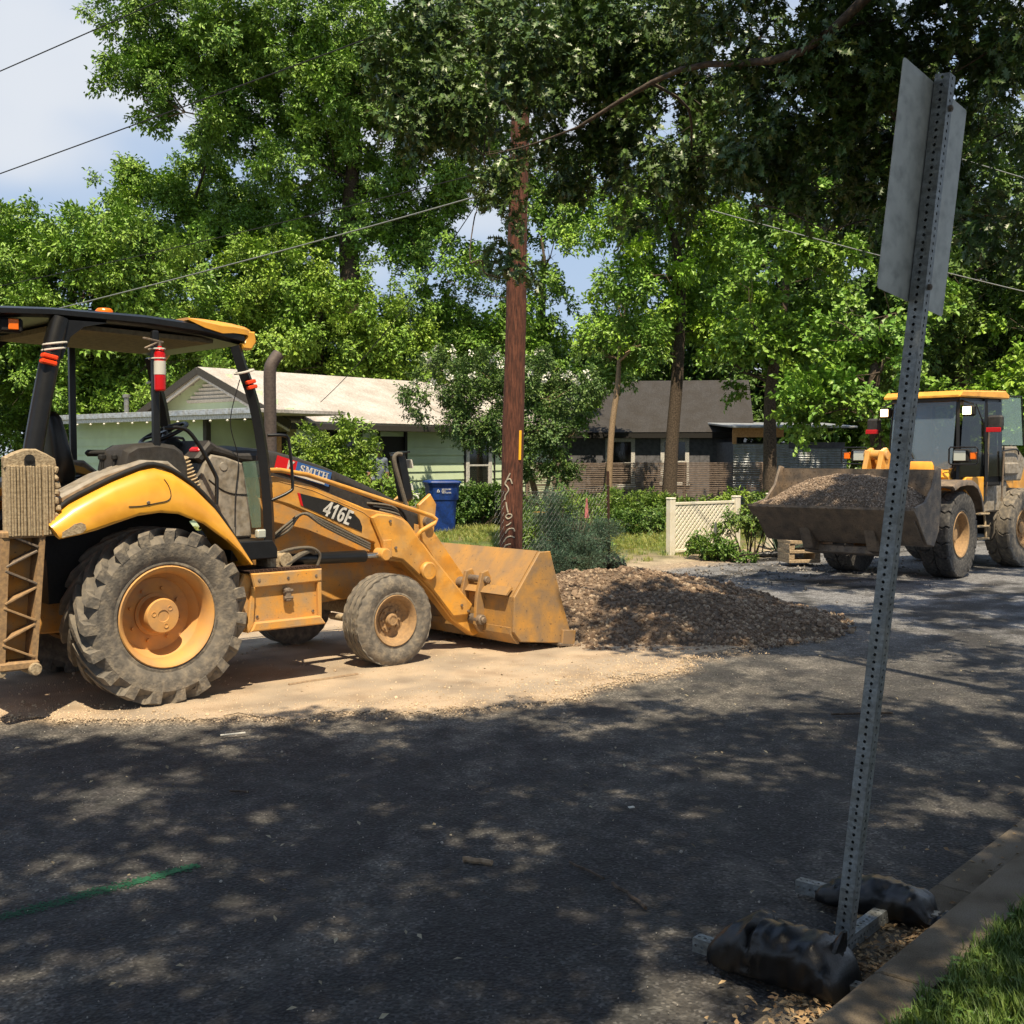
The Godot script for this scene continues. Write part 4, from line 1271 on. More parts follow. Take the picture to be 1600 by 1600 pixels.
	for q in [[0.33, 2.852, 2.872, 0.79], [0.45, 2.8, 2.868, 0.815], [0.6, 2.765, 2.858, 0.82], [0.7, 2.775, 2.85, 0.815], [0.82, 2.77, 2.835, 0.8], [0.88, 2.74, 2.82, 0.77], [0.9, 2.75, 2.8, 0.7]]:
		var ring := PackedVector3Array()
		for p in [[-1.0, 0.0], [-1.0, 0.6], [-0.95, 1.0], [0.95, 1.0], [1.0, 0.6], [1.0, 0.0]]:
			ring.push_back(Vector3(q[0], lerp(q[1] as float, q[2] as float, p[1]), p[0] * q[3]))
		rings.append(ring)
	mb.loft(rings)
	var cap := obj("front_cap", mb, M.paint_clean, roof)
	mb = MB.new()
	for s in [1.0, -1.0]:
		mb.prism(v2([[0.76, 2.8], [0.9, 2.8], [0.915, 2.72], [0.87, 2.655], [0.79, 2.66], [0.77, 2.7], [0.81, 2.72], [0.83, 2.77]]), 0.7 * s, 0.79 * s, Transform3D(), 0.012)
	obj("broken_corner", mb, M.paint_clean, cap)
	mb = MB.new()
	mb.lathe([Vector2(0.0, 0.075), Vector2(0.05, 0.072), Vector2(0.065, 0.055), Vector2(0.07, 0.0), Vector2(0.0, 0.0)], Transform3D(Basis(Vector3(1, 0, 0), -PI / 2), Vector3(-0.14, 2.865, 0.35)), 20)
	obj("beacon", mb, M.amber, roof)
	for s in [1.0, -1.0]:
		mb = MB.new()
		mb.box(Vector3(-0.97, 2.72, 0.7 * s), Vector3(0.16, 0.1, 0.12), Basis(), 0.015)
		mb.box(Vector3(-1.2, 2.7, 0.55 * s), Vector3(0.16, 0.13, 0.17), Basis(), 0.03)
		var lh := obj("lamp_housing", mb, M.black_matt, roof)
		mb = MB.new()
		mb.box(Vector3(-0.96, 2.725, 0.765 * s), Vector3(0.07, 0.075, 0.012), Basis(), 0.005)
		obj("indicator", mb, M.amber, lh)
	# cab inside
	mb = MB.new()
	mb.box(Vector3(0.1, 1.12, 0), Vector3(1.7, 0.1, 1.2), Basis(), 0.01)
	obj("floor_plate", mb, M.black_matt, r)
	mb = MB.new()
	rings = []
	for q in [[1.62, 0.14, 0.22], [1.7, 0.17, 0.25], [1.82, 0.15, 0.26], [1.98, 0.13, 0.25], [2.1, 0.11, 0.23], [2.15, 0.07, 0.19]]:
		var ring := PackedVector3Array()
		for i in 16:
			var an := TAU * i / 16
			var cx: float = pow(abs(cos(an)), 0.6) * sign(cos(an))
			var cz: float = pow(abs(sin(an)), 0.6) * sign(sin(an))
			ring.push_back(Vector3(-0.43 - (q[0] - 1.6) * 0.16 + cx * q[1] * 0.62, q[0], 0.1 + cz * q[2]))
		rings.append(ring)
	mb.loft(rings)
	var seat := obj("seat", mb, M.black, r, 60.0)
	mb = MB.new()
	mb.box(Vector3(-0.2, 1.56, 0.1), Vector3(0.5, 0.16, 0.5), Basis(), 0.05)
	obj("cushion", mb, M.black_matt, seat)
	mb = MB.new()
	mb.box(Vector3(-0.22, 1.33, 0.1), Vector3(0.34, 0.36, 0.36), Basis(), 0.03)
	obj("pedestal", mb, M.mud, seat)
	mb = MB.new()
	mb.box(Vector3(-0.18, 1.84, 0.42), Vector3(0.3, 0.05, 0.08), Basis(), 0.02)
	mb.cyl(Vector3(-0.2, 1.68, 0.42), Vector3(-0.2, 1.82, 0.42), 0.02, 8)
	obj("armrest", mb, M.black_matt, seat)
	mb = MB.new()                                   # rounded cover beside the seat
	rings = []
	for q in [[0.36, 0.9], [0.4, 0.98], [0.6, 1.0], [0.78, 1.0], [0.83, 0.9]]:
		var ring := PackedVector3Array()
		for p in [[-0.25, 1.6], [-0.235, 1.74], [-0.2, 1.86], [-0.12, 1.905], [0.05, 1.92], [0.2, 1.9], [0.27, 1.85], [0.305, 1.75], [0.31, 1.6]]:
			ring.push_back(Vector3(0.03 + (p[0] - 0.03) * q[1], 1.6 + (p[1] - 1.6) * q[1], q[0]))
		rings.append(ring)
	mb.loft(rings)
	obj("console_cover", mb, M.plastic, r, 50.0)
	mb = MB.new()
	for q in [[-0.36, 0.72], [-0.31, 0.64], [-0.26, 0.72]]:
		mb.cyl(Vector3(q[0], 1.62, q[1]), Vector3(q[0] + 0.02, 1.8, q[1]), 0.011, 6)
		mb.cyl(Vector3(q[0] + 0.02, 1.79, q[1]), Vector3(q[0] + 0.02, 1.83, q[1]), 0.024, 8, 0.008)
	obj("levers", mb, M.black_matt, r)
	# steering column and wheel
	var sw := Transform3D(Basis(Vector3(0, 0, 1), 0.45), Vector3(0.47, 2.0, 0.05))
	mb = MB.new()
	var ring3 := []
	for i in 24:
		var an := TAU * i / 24
		ring3.append(sw * Vector3(cos(an) * 0.2, 0, sin(an) * 0.2))
	mb.tube(ring3, 0.017, 8, false, true)
	for k in 3:
		var an := TAU * k / 3
		mb.cyl(sw * Vector3.ZERO, sw * Vector3(cos(an) * 0.2, 0, sin(an) * 0.2), 0.012, 6)
	mb.cyl(sw * Vector3(0, -0.03, 0), sw * Vector3(0, 0.02, 0), 0.04, 10)
	obj("steering_wheel", mb, M.black, r, 60.0)
	mb = MB.new()
	mb.box(Vector3(0.56, 1.62, 0.05), Vector3(0.16, 0.7, 0.26), Basis(Vector3(0, 0, 1), 0.2), 0.04)
	obj("steering_column", mb, M.black_matt, r)
	mb = MB.new()                                   # ribbed lever boot
	var prof := []
	for k in 9:
		prof.append(Vector2(0.075 - 0.003 * k, k * 0.028))
		prof.append(Vector2(0.05 - 0.002 * k, k * 0.028 + 0.014))
	prof.append(Vector2(0.0, 0.25))
	mb.lathe(prof, Transform3D(Basis(Vector3(0, 0, 1), 0.3) * Basis(Vector3(1, 0, 0), -PI / 2), Vector3(0.42, 1.58, 0.62)), 14)
	obj("lever_boot", mb, M.mud, r)
	mb = MB.new()
	mb.tube(smooth_path([Vector3(0.17, 2.03, 0.68), Vector3(0.32, 2.03, 0.7), Vector3(0.42, 1.93, 0.72), Vector3(0.56, 1.68, 0.74), Vector3(0.57, 1.6, 0.75), Vector3(0.56, 1.44, 0.76)], 3), 0.016, 8)
	obj("hand_rail", mb, M.black, r, 60.0)
	mb = MB.new()
	mb.prism(v2([[0.49, 1.6], [0.53, 1.76], [0.6, 1.83], [0.72, 1.81], [0.87, 1.76], [0.93, 1.5], [0.95, 1.16], [0.6, 1.16], [0.55, 1.4]]), 0.5, 0.62, Transform3D(), 0.015)
	var sp := obj("side_panel", mb, M.panel_grey, r)
	mb = MB.new()
	mb.tube(smooth_path(v3([[0.57, 1.63], [0.68, 1.55], [0.78, 1.515], [0.92, 1.505]], 0.621)), 0.006, 5)
	obj("seam", mb, M.trim_dark, sp)
	mb = MB.new()
	mb.cyl(Vector3(0.7, 1.735, 0.615), Vector3(0.7, 1.735, 0.626), 0.036, 20, 0.003)
	obj("plug", mb, M.panel_grey, sp)
	mb = MB.new()
	mb.prism(v2([[0.46, 1.8], [0.59, 1.94], [0.66, 1.9], [0.84, 1.84], [1.02, 1.84], [1.02, 1.76], [0.87, 1.775], [0.6, 1.845], [0.52, 1.76]]), 0.1, 0.61, Transform3D(), 0.02)
	obj("dash_cowl", mb, M.plastic, r)
	mb = MB.new()
	mb.box(Vector3(0.53, 1.86, 0.5), Vector3(0.05, 0.05, 0.16), Basis(Vector3(0, 0, 1), 0.7), 0.01)
	obj("warning_lamp", mb, M.red, r)
	mb = MB.new()
	mb.prism(v2([[0.83, 1.77], [0.98, 1.78], [0.99, 1.24], [0.91, 1.24]]), 0.685, 0.69)
	obj("glass_panel", mb, M.glass, r)
	mb = MB.new()
	mb.tube(smooth_path([Vector3(0.77, 2.42, 0.77), Vector3(0.72, 2.1, 0.7), Vector3(0.81, 1.85, 0.64), Vector3(0.82, 1.74, 0.64), Vector3(0.79, 1.5, 0.64), Vector3(0.77, 1.25, 0.66)], 4), 0.004, 5)
	obj("cable", mb, M.cable, r)
	mb = MB.new()
	mb.box(Vector3(0.9, 1.2, 0.84), Vector3(0.08, 0.07, 0.05), Basis(), 0.01)
	obj("lamp", mb, M.lens_off, r)
	# exhaust
	mb = MB.new()
	mb.tube(smooth_path([Vector3(1.55, 1.72, -0.1), Vector3(1.55, 2.2, -0.1), Vector3(1.55, 2.55, -0.1), Vector3(1.575, 2.64, -0.1), Vector3(1.64, 2.72, -0.1)], 3), 0.055, 14)
	obj("exhaust_pipe", mb, M.exhaust, r, 60.0)
	# stabilisers folded up behind the rear wheels
	for s in [1.0, -1.0]:
		mb = MB.new()
		for q in [[[-1.13, 1.3], [-1.175, 0.42], 0.026], [[-0.885, 1.3], [-0.955, 0.42], 0.02]]:
			var a := Vector3(q[0][0], q[0][1], 1.0 * s)
			var b := Vector3(q[1][0], q[1][1], 0.99 * s)
			mb.loft([PackedVector3Array([a + Vector3(-q[2], 0, -0.12), a + Vector3(q[2], 0, -0.12), a + Vector3(q[2], 0, 0.03), a + Vector3(-q[2], 0, 0.03)]), PackedVector3Array([b + Vector3(-q[2], 0, -0.12), b + Vector3(q[2], 0, -0.12), b + Vector3(q[2], 0, 0.03), b + Vector3(-q[2], 0, 0.03)])])
		mb.box(Vector3(-1.06, 0.4, 0.96 * s), Vector3(0.27, 0.06, 0.16), Basis(), 0.012)
		mb.box(Vector3(-1.01, 1.29, 0.96 * s), Vector3(0.3, 0.05, 0.16), Basis(), 0.01)
		var leg := obj("stabiliser_leg", mb, M.rim_dust, r)
		for k in 7:
			mb = MB.new()
			var y0 := 0.45 + 0.125 * k
			var a := Vector3(-1.165 + 0.02 * k / 3.0, y0 + (0.0 if k % 2 else 0.1), 0.98 * s)
			var b := Vector3(-0.955 + 0.02 * k / 3.0, y0 + (0.1 if k % 2 else 0.0), 0.98 * s)
			var dd := (b - a).normalized()
			mb.box((a + b) / 2, Vector3((b - a).length(), 0.016, 0.1), Basis(Vector3(0, 0, 1), atan2(dd.y, dd.x)), 0.003)
			obj("web_rib", mb, M.rim_dust if k < 4 else M.steel_worn, leg)
		mb = MB.new()
		mb.prism(v2([[-1.16, 0.4], [-1.12, 1.3], [-0.89, 1.3], [-0.96, 0.4]]), 0.86 * s, 0.885 * s)
		obj("back_plate", mb, M.paint_dust, leg)
		mb = MB.new()
		mb.cyl(Vector3(-0.96, 0.37, 0.86 * s), Vector3(-0.96, 0.37, 1.06 * s), 0.045, 14, 0.008)
		mb.cyl(Vector3(-1.18, 0.37, 0.86 * s), Vector3(-1.18, 0.37, 1.03 * s), 0.04, 14, 0.008)
		obj("pivot_pin", mb, M.mud, leg)
		mb = MB.new()
		mb.prism(v2([[-1.13, 1.74], [-1.13, 1.81], [-1.06, 1.845], [-0.99, 1.868], [-0.92, 1.868], [-0.85, 1.835], [-0.79, 1.8], [-0.78, 1.74]]), 0.96 * s, 1.03 * s, Transform3D(), 0.01)
		mb.box(Vector3(-0.96, 1.52, 0.985 * s), Vector3(0.34, 0.5, 0.05), Basis(), 0.01)
		var pad := obj("stabiliser_pad", mb, M.mud, r)
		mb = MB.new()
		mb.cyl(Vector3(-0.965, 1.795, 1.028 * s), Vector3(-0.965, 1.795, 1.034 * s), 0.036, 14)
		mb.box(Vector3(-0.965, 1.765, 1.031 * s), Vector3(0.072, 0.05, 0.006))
		obj("dark_hole_disc", mb, M.black_matt, pad)  # solid raised disc; the shade inside a hole is painted black
		rng.seed = 6
		for k in 15:
			mb = MB.new()
			var x := -1.11 + k * 0.021
			var zz := rng.randf_range(0.0, 0.012)
			mb.box(Vector3(x, 1.515 + rng.randf_range(-0.004, 0.004), (1.022 + zz / 2) * s), Vector3(0.0165, 0.475, 0.05 + zz), Basis(Vector3(0, 1, 0), rng.randf_range(-0.15, 0.15)), 0.005)
			obj("rubber_rib", mb, M.mud, pad)
		mb = MB.new()
		for k in 9:
			mb.box(Vector3(-0.785 + rng.randf_range(-0.008, 0.008), 1.3 + k * 0.053, 1.02 * s), Vector3(0.03, 0.04, 0.05), rot(), 0.008)
		obj("dried_mud", mb, M.mud, pad)
	# rear frame and folded digging boom (mostly outside the picture)
	mb = MB.new()
	mb.box(Vector3(-1.02, 0.78, 0), Vector3(0.26, 0.6, 1.7), Basis(), 0.03)
	mb.box(Vector3(-1.25, 0.75, 0), Vector3(0.3, 0.7, 0.36), Basis(), 0.04)
	obj("rear_frame", mb, M.paint_dust, r)
	mb = MB.new()
	mb.prism(v2([[-1.3, 0.6], [-1.15, 1.0], [-1.45, 1.9], [-1.6, 2.6], [-1.75, 3.1], [-1.95, 3.1], [-1.85, 2.4], [-1.75, 1.6], [-1.5, 0.7]]), -0.13, 0.13, Transform3D(), 0.02)
	obj("boom", mb, M.paint_dust, r)
	mb = MB.new()
	mb.prism(v2([[-1.75, 3.15], [-1.95, 3.2], [-2.25, 2.6], [-2.3, 1.2], [-2.15, 0.9], [-2.05, 1.2], [-2.0, 2.4]]), -0.11, 0.11, Transform3D(), 0.02)
	obj("dipper_arm", mb, M.paint_dust, r)
	mb = MB.new()
	mb.prism(v2([[-2.2, 1.05], [-1.95, 0.95], [-1.72, 0.7], [-1.75, 0.45], [-1.95, 0.35], [-2.2, 0.5], [-2.3, 0.8]]), -0.3, 0.3, Transform3D(), 0.02)
	obj("digging_bucket", mb, M.steel_worn, r)
	# fire extinguisher strapped to the middle post
	var T := Transform3D(Basis(Vector3.UP, deg_to_rad(42.0)), Vector3(-3.23, 0.02, -9.39))
	var ex := thing("fire_extinguisher", "small red fire extinguisher strapped to the canopy post of the digger", "extinguisher", T * Vector3(0.055, 2.3, 0.87), deg_to_rad(42.0))
	mb = MB.new()
	mb.lathe([Vector2(0, 0), Vector2(0.034, 0.0), Vector2(0.042, 0.012), Vector2(0.042, 0.27), Vector2(0.032, 0.3), Vector2(0.016, 0.315), Vector2(0.016, 0.33), Vector2(0, 0.33)], Transform3D(Basis(Vector3(1, 0, 0), -PI / 2)), 18)
	obj("cylinder", mb, M.red, ex, 50.0)
	mb = MB.new()
	mb.lathe([Vector2(0.0425, 0.12), Vector2(0.0435, 0.12), Vector2(0.0435, 0.22), Vector2(0.0425, 0.22)], Transform3D(Basis(Vector3(1, 0, 0), -PI / 2)), 18)
	obj("paper_label", mb, M.paper, ex)
	mb = MB.new()
	mb.box(Vector3(-0.05, 0.37, 0), Vector3(0.16, 0.016, 0.022), Basis(Vector3(0, 0, 1), -0.15), 0.004)
	mb.box(Vector3(-0.06, 0.335, 0), Vector3(0.13, 0.014, 0.02), Basis(Vector3(0, 0, 1), 0.45), 0.004)
	mb.cyl(Vector3(0, 0.32, 0), Vector3(0, 0.37, 0), 0.014, 8)
	obj("handle", mb, M.steel_worn, ex)
	mb = MB.new()
	for y in [0.24, 0.31]:
		var rg := []
		for i in 14:
			var an := TAU * i / 14
			rg.append(Vector3(0.052 * cos(an), y, 0.088 * sin(an) - 0.045))
		mb.tube(rg, 0.006, 5, false, true)
	obj("strap", mb, M.paper, ex)

# ---------------------------------------------------------------- wheel loader
func make_loader():
	var o := Vector3(6.0, 0.0, -18.3)
	var turn := deg_to_rad(-130.0)
	var r := thing("wheel_loader", "yellow articulated wheel loader with glazed cab driving towards the heap", "wheel loader", o, turn)
	var T := Transform3D(Basis(Vector3.UP, turn), o)
	var mb: MB
	var ty := lug_tyre(0.655, 0.34, 0.44, 17, 0.205, 0.16, 0.03, 0.07)
	mb = MB.new()
	mb.lathe([Vector2(0.31, -0.16), Vector2(0.345, -0.18), Vector2(0.345, -0.19), Vector2(0.3, -0.15), Vector2(0.28, 0.0), Vector2(0.3, 0.08), Vector2(0.31, 0.15), Vector2(0.34, 0.178), Vector2(0.347, 0.188), Vector2(0.34, 0.196), Vector2(0.318, 0.188), Vector2(0.298, 0.15), Vector2(0.286, 0.06), Vector2(0.25, 0.03), Vector2(0.16, 0.03), Vector2(0.13, 0.07), Vector2(0.0, 0.075)], Transform3D(), 40)
	var rim := mb.mesh(30.0)
	mb = MB.new()
	mb.lathe([Vector2(0.1, 0.076), Vector2(0.095, 0.1), Vector2(0.0, 0.105)], Transform3D(), 20)
	for k in 10:
		var an := TAU * k / 10
		mb.cyl(Vector3(cos(an) * 0.2, sin(an) * 0.2, 0.03), Vector3(cos(an) * 0.2, sin(an) * 0.2, 0.05), 0.014, 6)
	var hub := mb.mesh()
	wheel(r, Vector3(0, 0.645, -0.78), -1, ty, M.rubber_dark, rim, M.rim_dust, hub, M.rim_dust, 0.2)
	wheel(r, Vector3(0, 0.645, 0.78), 1, ty, M.rubber_dark, rim, M.rim_dust, hub, M.rim_dust, 0.6)
	# rear half swings at the joint
	var J := Transform3D(Basis(Vector3.UP, deg_to_rad(-12.0)), Vector3(-1.3, 0, 0))
	var K := func(v: Vector3): return J * v
	for s in [-1.0, 1.0]:
		var w := wheel(r, K.call(Vector3(-1.3, 0.645, 0.78 * s)), s, ty, M.rubber, rim, M.rim_dust, hub, M.rim_dust, 0.9, deg_to_rad(-12.0))
		w.name = "wheel"
	# front frame and axle
	mb = MB.new()
	mb.box(Vector3(-0.35, 0.78, 0), Vector3(1.5, 0.42, 0.6), Basis(), 0.03)
	mb.prism(v2([[-0.7, 0.9], [-0.7, 1.5], [-0.35, 1.62], [0.1, 1.6], [0.35, 1.2], [0.3, 0.8]]), -0.3, -0.2, Transform3D(), 0.015)
	mb.prism(v2([[-0.7, 0.9], [-0.7, 1.5], [-0.35, 1.62], [0.1, 1.6], [0.35, 1.2], [0.3, 0.8]]), 0.2, 0.3, Transform3D(), 0.015)
	obj("front_frame", mb, M.paint, r)
	mb = MB.new()
	mb.tube([Vector3(0, 0.645, -0.6), Vector3(0, 0.645, -0.2), Vector3(0, 0.645, 0.2), Vector3(0, 0.645, 0.6)], [0.12, 0.2, 0.2, 0.12], 14)
	obj("front_axle", mb, M.black_matt, r)
	# lift arms, tilt link and rams
	for s in [-1.0, 1.0]:
		mb = MB.new()
		mb.prism(v2([[-0.55, 1.5], [-0.4, 1.62], [0.4, 1.5], [0.9, 1.15], [1.45, 0.85], [1.6, 0.72], [1.5, 0.6], [1.2, 0.72], [0.7, 0.98], [0.2, 1.25], [-0.4, 1.36]]), (0.42 if s > 0 else -0.54), (0.54 if s > 0 else -0.42), Transform3D(), 0.015)
		obj("lift_arm", mb, M.paint, r)
		mb = MB.new()
		mb.cyl(Vector3(-0.4, 0.95, 0.4 * s), Vector3(0.35, 1.12, 0.4 * s), 0.06, 12, 0.006)
		mb.cyl(Vector3(0.35, 1.12, 0.4 * s), Vector3(0.7, 1.2, 0.4 * s), 0.035, 10)
		obj("lift_cylinder", mb, M.steel_worn, r)
		mb = MB.new()                         # front mudguard over the tyre
		var rings := []
		for q in [[0.52, 1.36], [0.3, 1.42], [0.0, 1.44], [-0.3, 1.43], [-0.52, 1.36], [-0.7, 1.2], [-0.8, 0.98]]:
			var ring := PackedVector3Array()
			for p in [[-0.22, 0.0], [-0.22, 0.03], [0.22, 0.03], [0.24, 0.0], [0.24, -0.05], [0.22, -0.05], [0.2, -0.005]]:
				var d := Vector2(q[0], q[1] - 0.645).normalized()
				ring.push_back(Vector3(q[0] + d.x * p[1], q[1] + d.y * p[1], (0.8 + p[0]) * s))
			rings.append(ring)
		mb.loft(rings)
		obj("mudguard", mb, M.steel_worn, r)
	mb = MB.new()                              # Z-bar lever and boss standing above the bucket
	mb.prism(v2([[0.1, 1.5], [0.2, 1.78], [0.45, 1.95], [0.62, 1.9], [0.66, 1.78], [0.9, 1.25], [0.8, 1.1], [0.55, 1.3]]), 0.0, 0.08, Transform3D(), 0.015)
	mb.prism(v2([[0.1, 1.5], [0.2, 1.78], [0.45, 1.95], [0.62, 1.9], [0.66, 1.78], [0.9, 1.25], [0.8, 1.1], [0.55, 1.3]]), 0.22, 0.3, Transform3D(), 0.015)
	obj("tilt_lever", mb, M.paint, r)
	mb = MB.new()
	mb.cyl(Vector3(0.52, 1.84, -0.03), Vector3(0.52, 1.84, 0.33), 0.075, 16, 0.01)
	mb.cyl(Vector3(-0.35, 1.62, 0.14), Vector3(0.3, 1.78, 0.14), 0.07, 14, 0.008)
	mb.cyl(Vector3(0.3, 1.78, 0.14), Vector3(0.5, 1.83, 0.14), 0.04, 10)
	obj("tilt_cylinder", mb, M.paint_dust, r)
	# bucket, rolled level
	var zc := 0.01
	mb = MB.new()
	var side := v2([[1.5, 1.66], [1.62, 1.68], [1.78, 1.4], [2.05, 1.2], [2.42, 1.14], [2.42, 1.06], [1.98, 0.62], [1.72, 0.58], [1.55, 0.78], [1.48, 1.2]])
	for s in [-1.0, 1.0]:
		mb.prism(side, zc + 1.17 * s, zc + 1.21 * s, Transform3D(), 0.008)
	var outl := [[1.5, 1.64], [1.46, 1.2], [1.53, 0.78], [1.72, 0.57], [1.98, 0.6], [2.5, 1.08]]
	var inl := [[2.5, 1.12], [1.97, 0.65], [1.74, 0.62], [1.58, 0.8], [1.51, 1.2], [1.55, 1.64]]
	mb.prism(v2(outl + inl), zc - 1.171, zc + 1.171)
	var bk := obj("loader_bucket", mb, M.steel_worn, r, 22.0)
	mb = MB.new()
	mb.prism(v2([[2.36, 0.955], [2.53, 1.1], [2.53, 1.135], [2.36, 0.985]]), zc - 1.235, zc + 1.235, Transform3D(), 0.006)
	obj("cutting_edge", mb, M.steel_worn, bk)
	for z in [zc - 0.55, zc + 0.42]:
		mb = MB.new()
		mb.prism(v2([[1.95, 0.62], [2.2, 0.8], [2.05, 0.5], [1.75, 0.42], [1.4, 0.5], [1.4, 0.75], [1.55, 0.7]]), z, z + 0.16, Transform3D(), 0.012)
		obj("hanger", mb, M.steel_worn, bk)
	mb = MB.new()
	mb.box(Vector3(1.72, 0.47, zc), Vector3(0.3, 0.12, 1.3), Basis(Vector3(0, 0, 1), 0.15), 0.015)
	obj("torque_tube", mb, M.steel_worn, bk)
	# cab (on the rear half)
	var cz := -0.02
	var JC := J * Transform3D(Basis(), Vector3(0, 0, -0.3))
	var cab := grp("cab", r, JC)
	mb = MB.new()
	for p in [[0.72, -0.62, 0.62, -0.55], [0.72, 0.62, 0.62, 0.55], [0.0, -0.68, -0.05, -0.62], [0.0, 0.68, -0.05, 0.62], [-0.55, -0.62, -0.5, -0.58], [-0.55, 0.62, -0.5, 0.58]]:
		mb.tube([Vector3(p[0], 1.42, p[1]), Vector3(p[2], 2.72, p[3])], 0.035, 4)
	mb.box(Vector3(0.05, 2.7, 0), Vector3(1.25, 0.08, 1.2), Basis(), 0.02)
	obj("frame", mb, M.black, cab)
	mb = MB.new()
	mb.prism(v2([[0.78, 2.76], [0.7, 2.83], [-0.55, 2.86], [-0.66, 2.8], [-0.66, 2.73], [0.78, 2.73]]), -0.68, 0.68, Transform3D(), 0.02)
	obj("roof", mb, M.paint_clean, cab)
	mb = MB.new()
	mb.prism(v2([[-0.58, 1.35], [-0.58, 1.85], [0.1, 1.6], [0.76, 1.6], [0.76, 1.35]]), -0.6, 0.6, Transform3D(), 0.02)
	mb.box(Vector3(-0.2, 1.95, 0), Vector3(0.14, 0.7, 0.5), Basis(Vector3(0, 0, 1), 0.1), 0.04)
	obj("interior", mb, M.black_matt, cab)
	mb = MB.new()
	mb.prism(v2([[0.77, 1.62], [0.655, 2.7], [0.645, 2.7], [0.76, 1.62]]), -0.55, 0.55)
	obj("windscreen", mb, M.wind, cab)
	mb = MB.new()
	mb.prism(v2([[0.7, 1.5], [0.6, 2.68], [0.0, 2.68], [0.03, 1.5]]), -0.64, -0.635)
	mb.prism(v2([[-0.05, 1.5], [-0.08, 2.68], [-0.5, 2.68], [-0.53, 1.5]]), -0.64, -0.635)
	obj("side_glass", mb, M.pane, cab)
	mb = MB.new()
	mb.prism(v2([[0.7, 1.5], [0.6, 2.68], [-0.5, 2.68], [-0.53, 1.5]]), 0.63, 0.635)
	obj("side_glass", mb, M.pane, cab)
	mb = MB.new()
	mb.prism(v2([[0.78, 1.3], [0.9, 1.5], [0.8, 1.6], [0.6, 1.64], [0.5, 1.3]]), -0.56, -0.1, Transform3D(), 0.02)
	mb.prism(v2([[0.78, 1.3], [0.86, 1.55], [0.82, 1.7], [0.78, 1.74], [0.5, 1.3]]), -0.25, 0.25, Transform3D(), 0.03)
	mb.prism(v2([[0.78, 1.3], [0.9, 1.5], [0.8, 1.6], [0.6, 1.64], [0.5, 1.3]]), 0.1, 0.56, Transform3D(), 0.02)
	obj("cowl", mb, M.paint_clean, cab)
	mb = MB.new()
	mb.cyl(Vector3(0.78, 1.78, 0.1), Vector3(0.7, 2.25, 0.4), 0.012, 6)
	mb.cyl(Vector3(0.78, 1.78, 0.1), Vector3(0.71, 2.2, 0.45), 0.008, 6)
	obj("wiper", mb, M.black_matt, cab)
	mb = MB.new()
	mb.prism(v2([[0.4, 1.1], [0.62, 1.42], [0.52, 1.5], [0.02, 1.5], [0.02, 1.1]]), -0.66, -0.6, Transform3D(), 0.012)
	obj("lower_panel", mb, M.paint_clean, cab)
	mb = MB.new()
	mb.cyl(Vector3(-0.03, 1.2, -0.67), Vector3(-0.03, 2.4, -0.7), 0.016, 8)
	mb.cyl(Vector3(-0.5, 1.1, -0.66), Vector3(-0.5, 1.9, -0.69), 0.016, 8)
	obj("grab_handle", mb, M.steel_worn, cab)
	mb = MB.new()
	mb.cyl(Vector3(-0.15, 1.5, -0.3), Vector3(-0.15, 2.05, -0.3), 0.05, 8)
	mb.lathe([Vector2(0, -0.1), Vector2(0.08, -0.05), Vector2(0.09, 0.03), Vector2(0, 0.11)], Transform3D(Basis(Vector3(1, 0, 0), -PI / 2), Vector3(-0.15, 2.15, -0.3)), 12)
	# lamps and mirrors
	for s in [-1.0, 1.0]:
		mb = MB.new()
		mb.box(Vector3(0.6, 2.52, 0.73 * s), Vector3(0.12, 0.17, 0.2), Basis(), 0.03)
		var wl := obj("work_lamp", mb, M.black_matt, r, 38.0, JC)
		mb = MB.new()
		mb.box(Vector3(0.668, 2.52, 0.73 * s), Vector3(0.012, 0.12, 0.14), Basis(), 0.004)
		obj("lit_lamp_lens", mb, M.lamp_on, wl)
		mb = MB.new()
		mb.cyl(Vector3(0.6, 2.68, 0.6 * s), Vector3(0.6, 2.62, 0.8 * s), 0.014, 6)
		mb.tube([Vector3(0.6, 2.62, 0.84 * s), Vector3(0.55, 2.3, 0.95 * s), Vector3(0.5, 2.05, 0.92 * s)], 0.012, 6)
		obj("bracket", mb, M.black, wl)
		mb = MB.new()
		mb.box(Vector3(0.52, 2.32, (1.02 if s > 0 else 1.12) * s), Vector3(0.1, 0.24, 0.24), Basis(), 0.03)
		var mir := obj("mirror", mb, M.plastic, r, 38.0, JC)
		mb = MB.new()
		mb.box(Vector3(0.58, 2.22, (1.02 if s > 0 else 1.12) * s), Vector3(0.02, 0.07, 0.24), Basis(), 0.006)
		obj("red_reflector", mb, M.red, mir)
		# road lamp in a cage beside the bonnet
		var LT := Transform3D(Basis(), Vector3(-0.28, 1.83, (0.72 if s > 0 else -0.82)))
		mb = MB.new()
		mb.box(Vector3(0, 0, 0.05 * s), Vector3(0.14, 0.2, 0.24), Basis(), 0.02)
		mb.cyl(Vector3(-0.02, -0.1, -0.06 * s), Vector3(-0.1, -0.45, -0.2 * s), 0.02, 6)
		var hl := obj("head_lamp", mb, M.black_matt, r, 38.0, LT)
		mb = MB.new()
		mb.box(Vector3(0.073, 0, 0.03 * s), Vector3(0.012, 0.15, 0.18), Basis(), 0.004)
		obj("lens", mb, M.lens_off, hl)
		mb = MB.new()
		mb.box(Vector3(0.05, 0.0, 0.235 * s), Vector3(0.06, 0.11, 0.1), Basis(), 0.01)
		obj("indicator", mb, M.amber, hl)
		mb = MB.new()
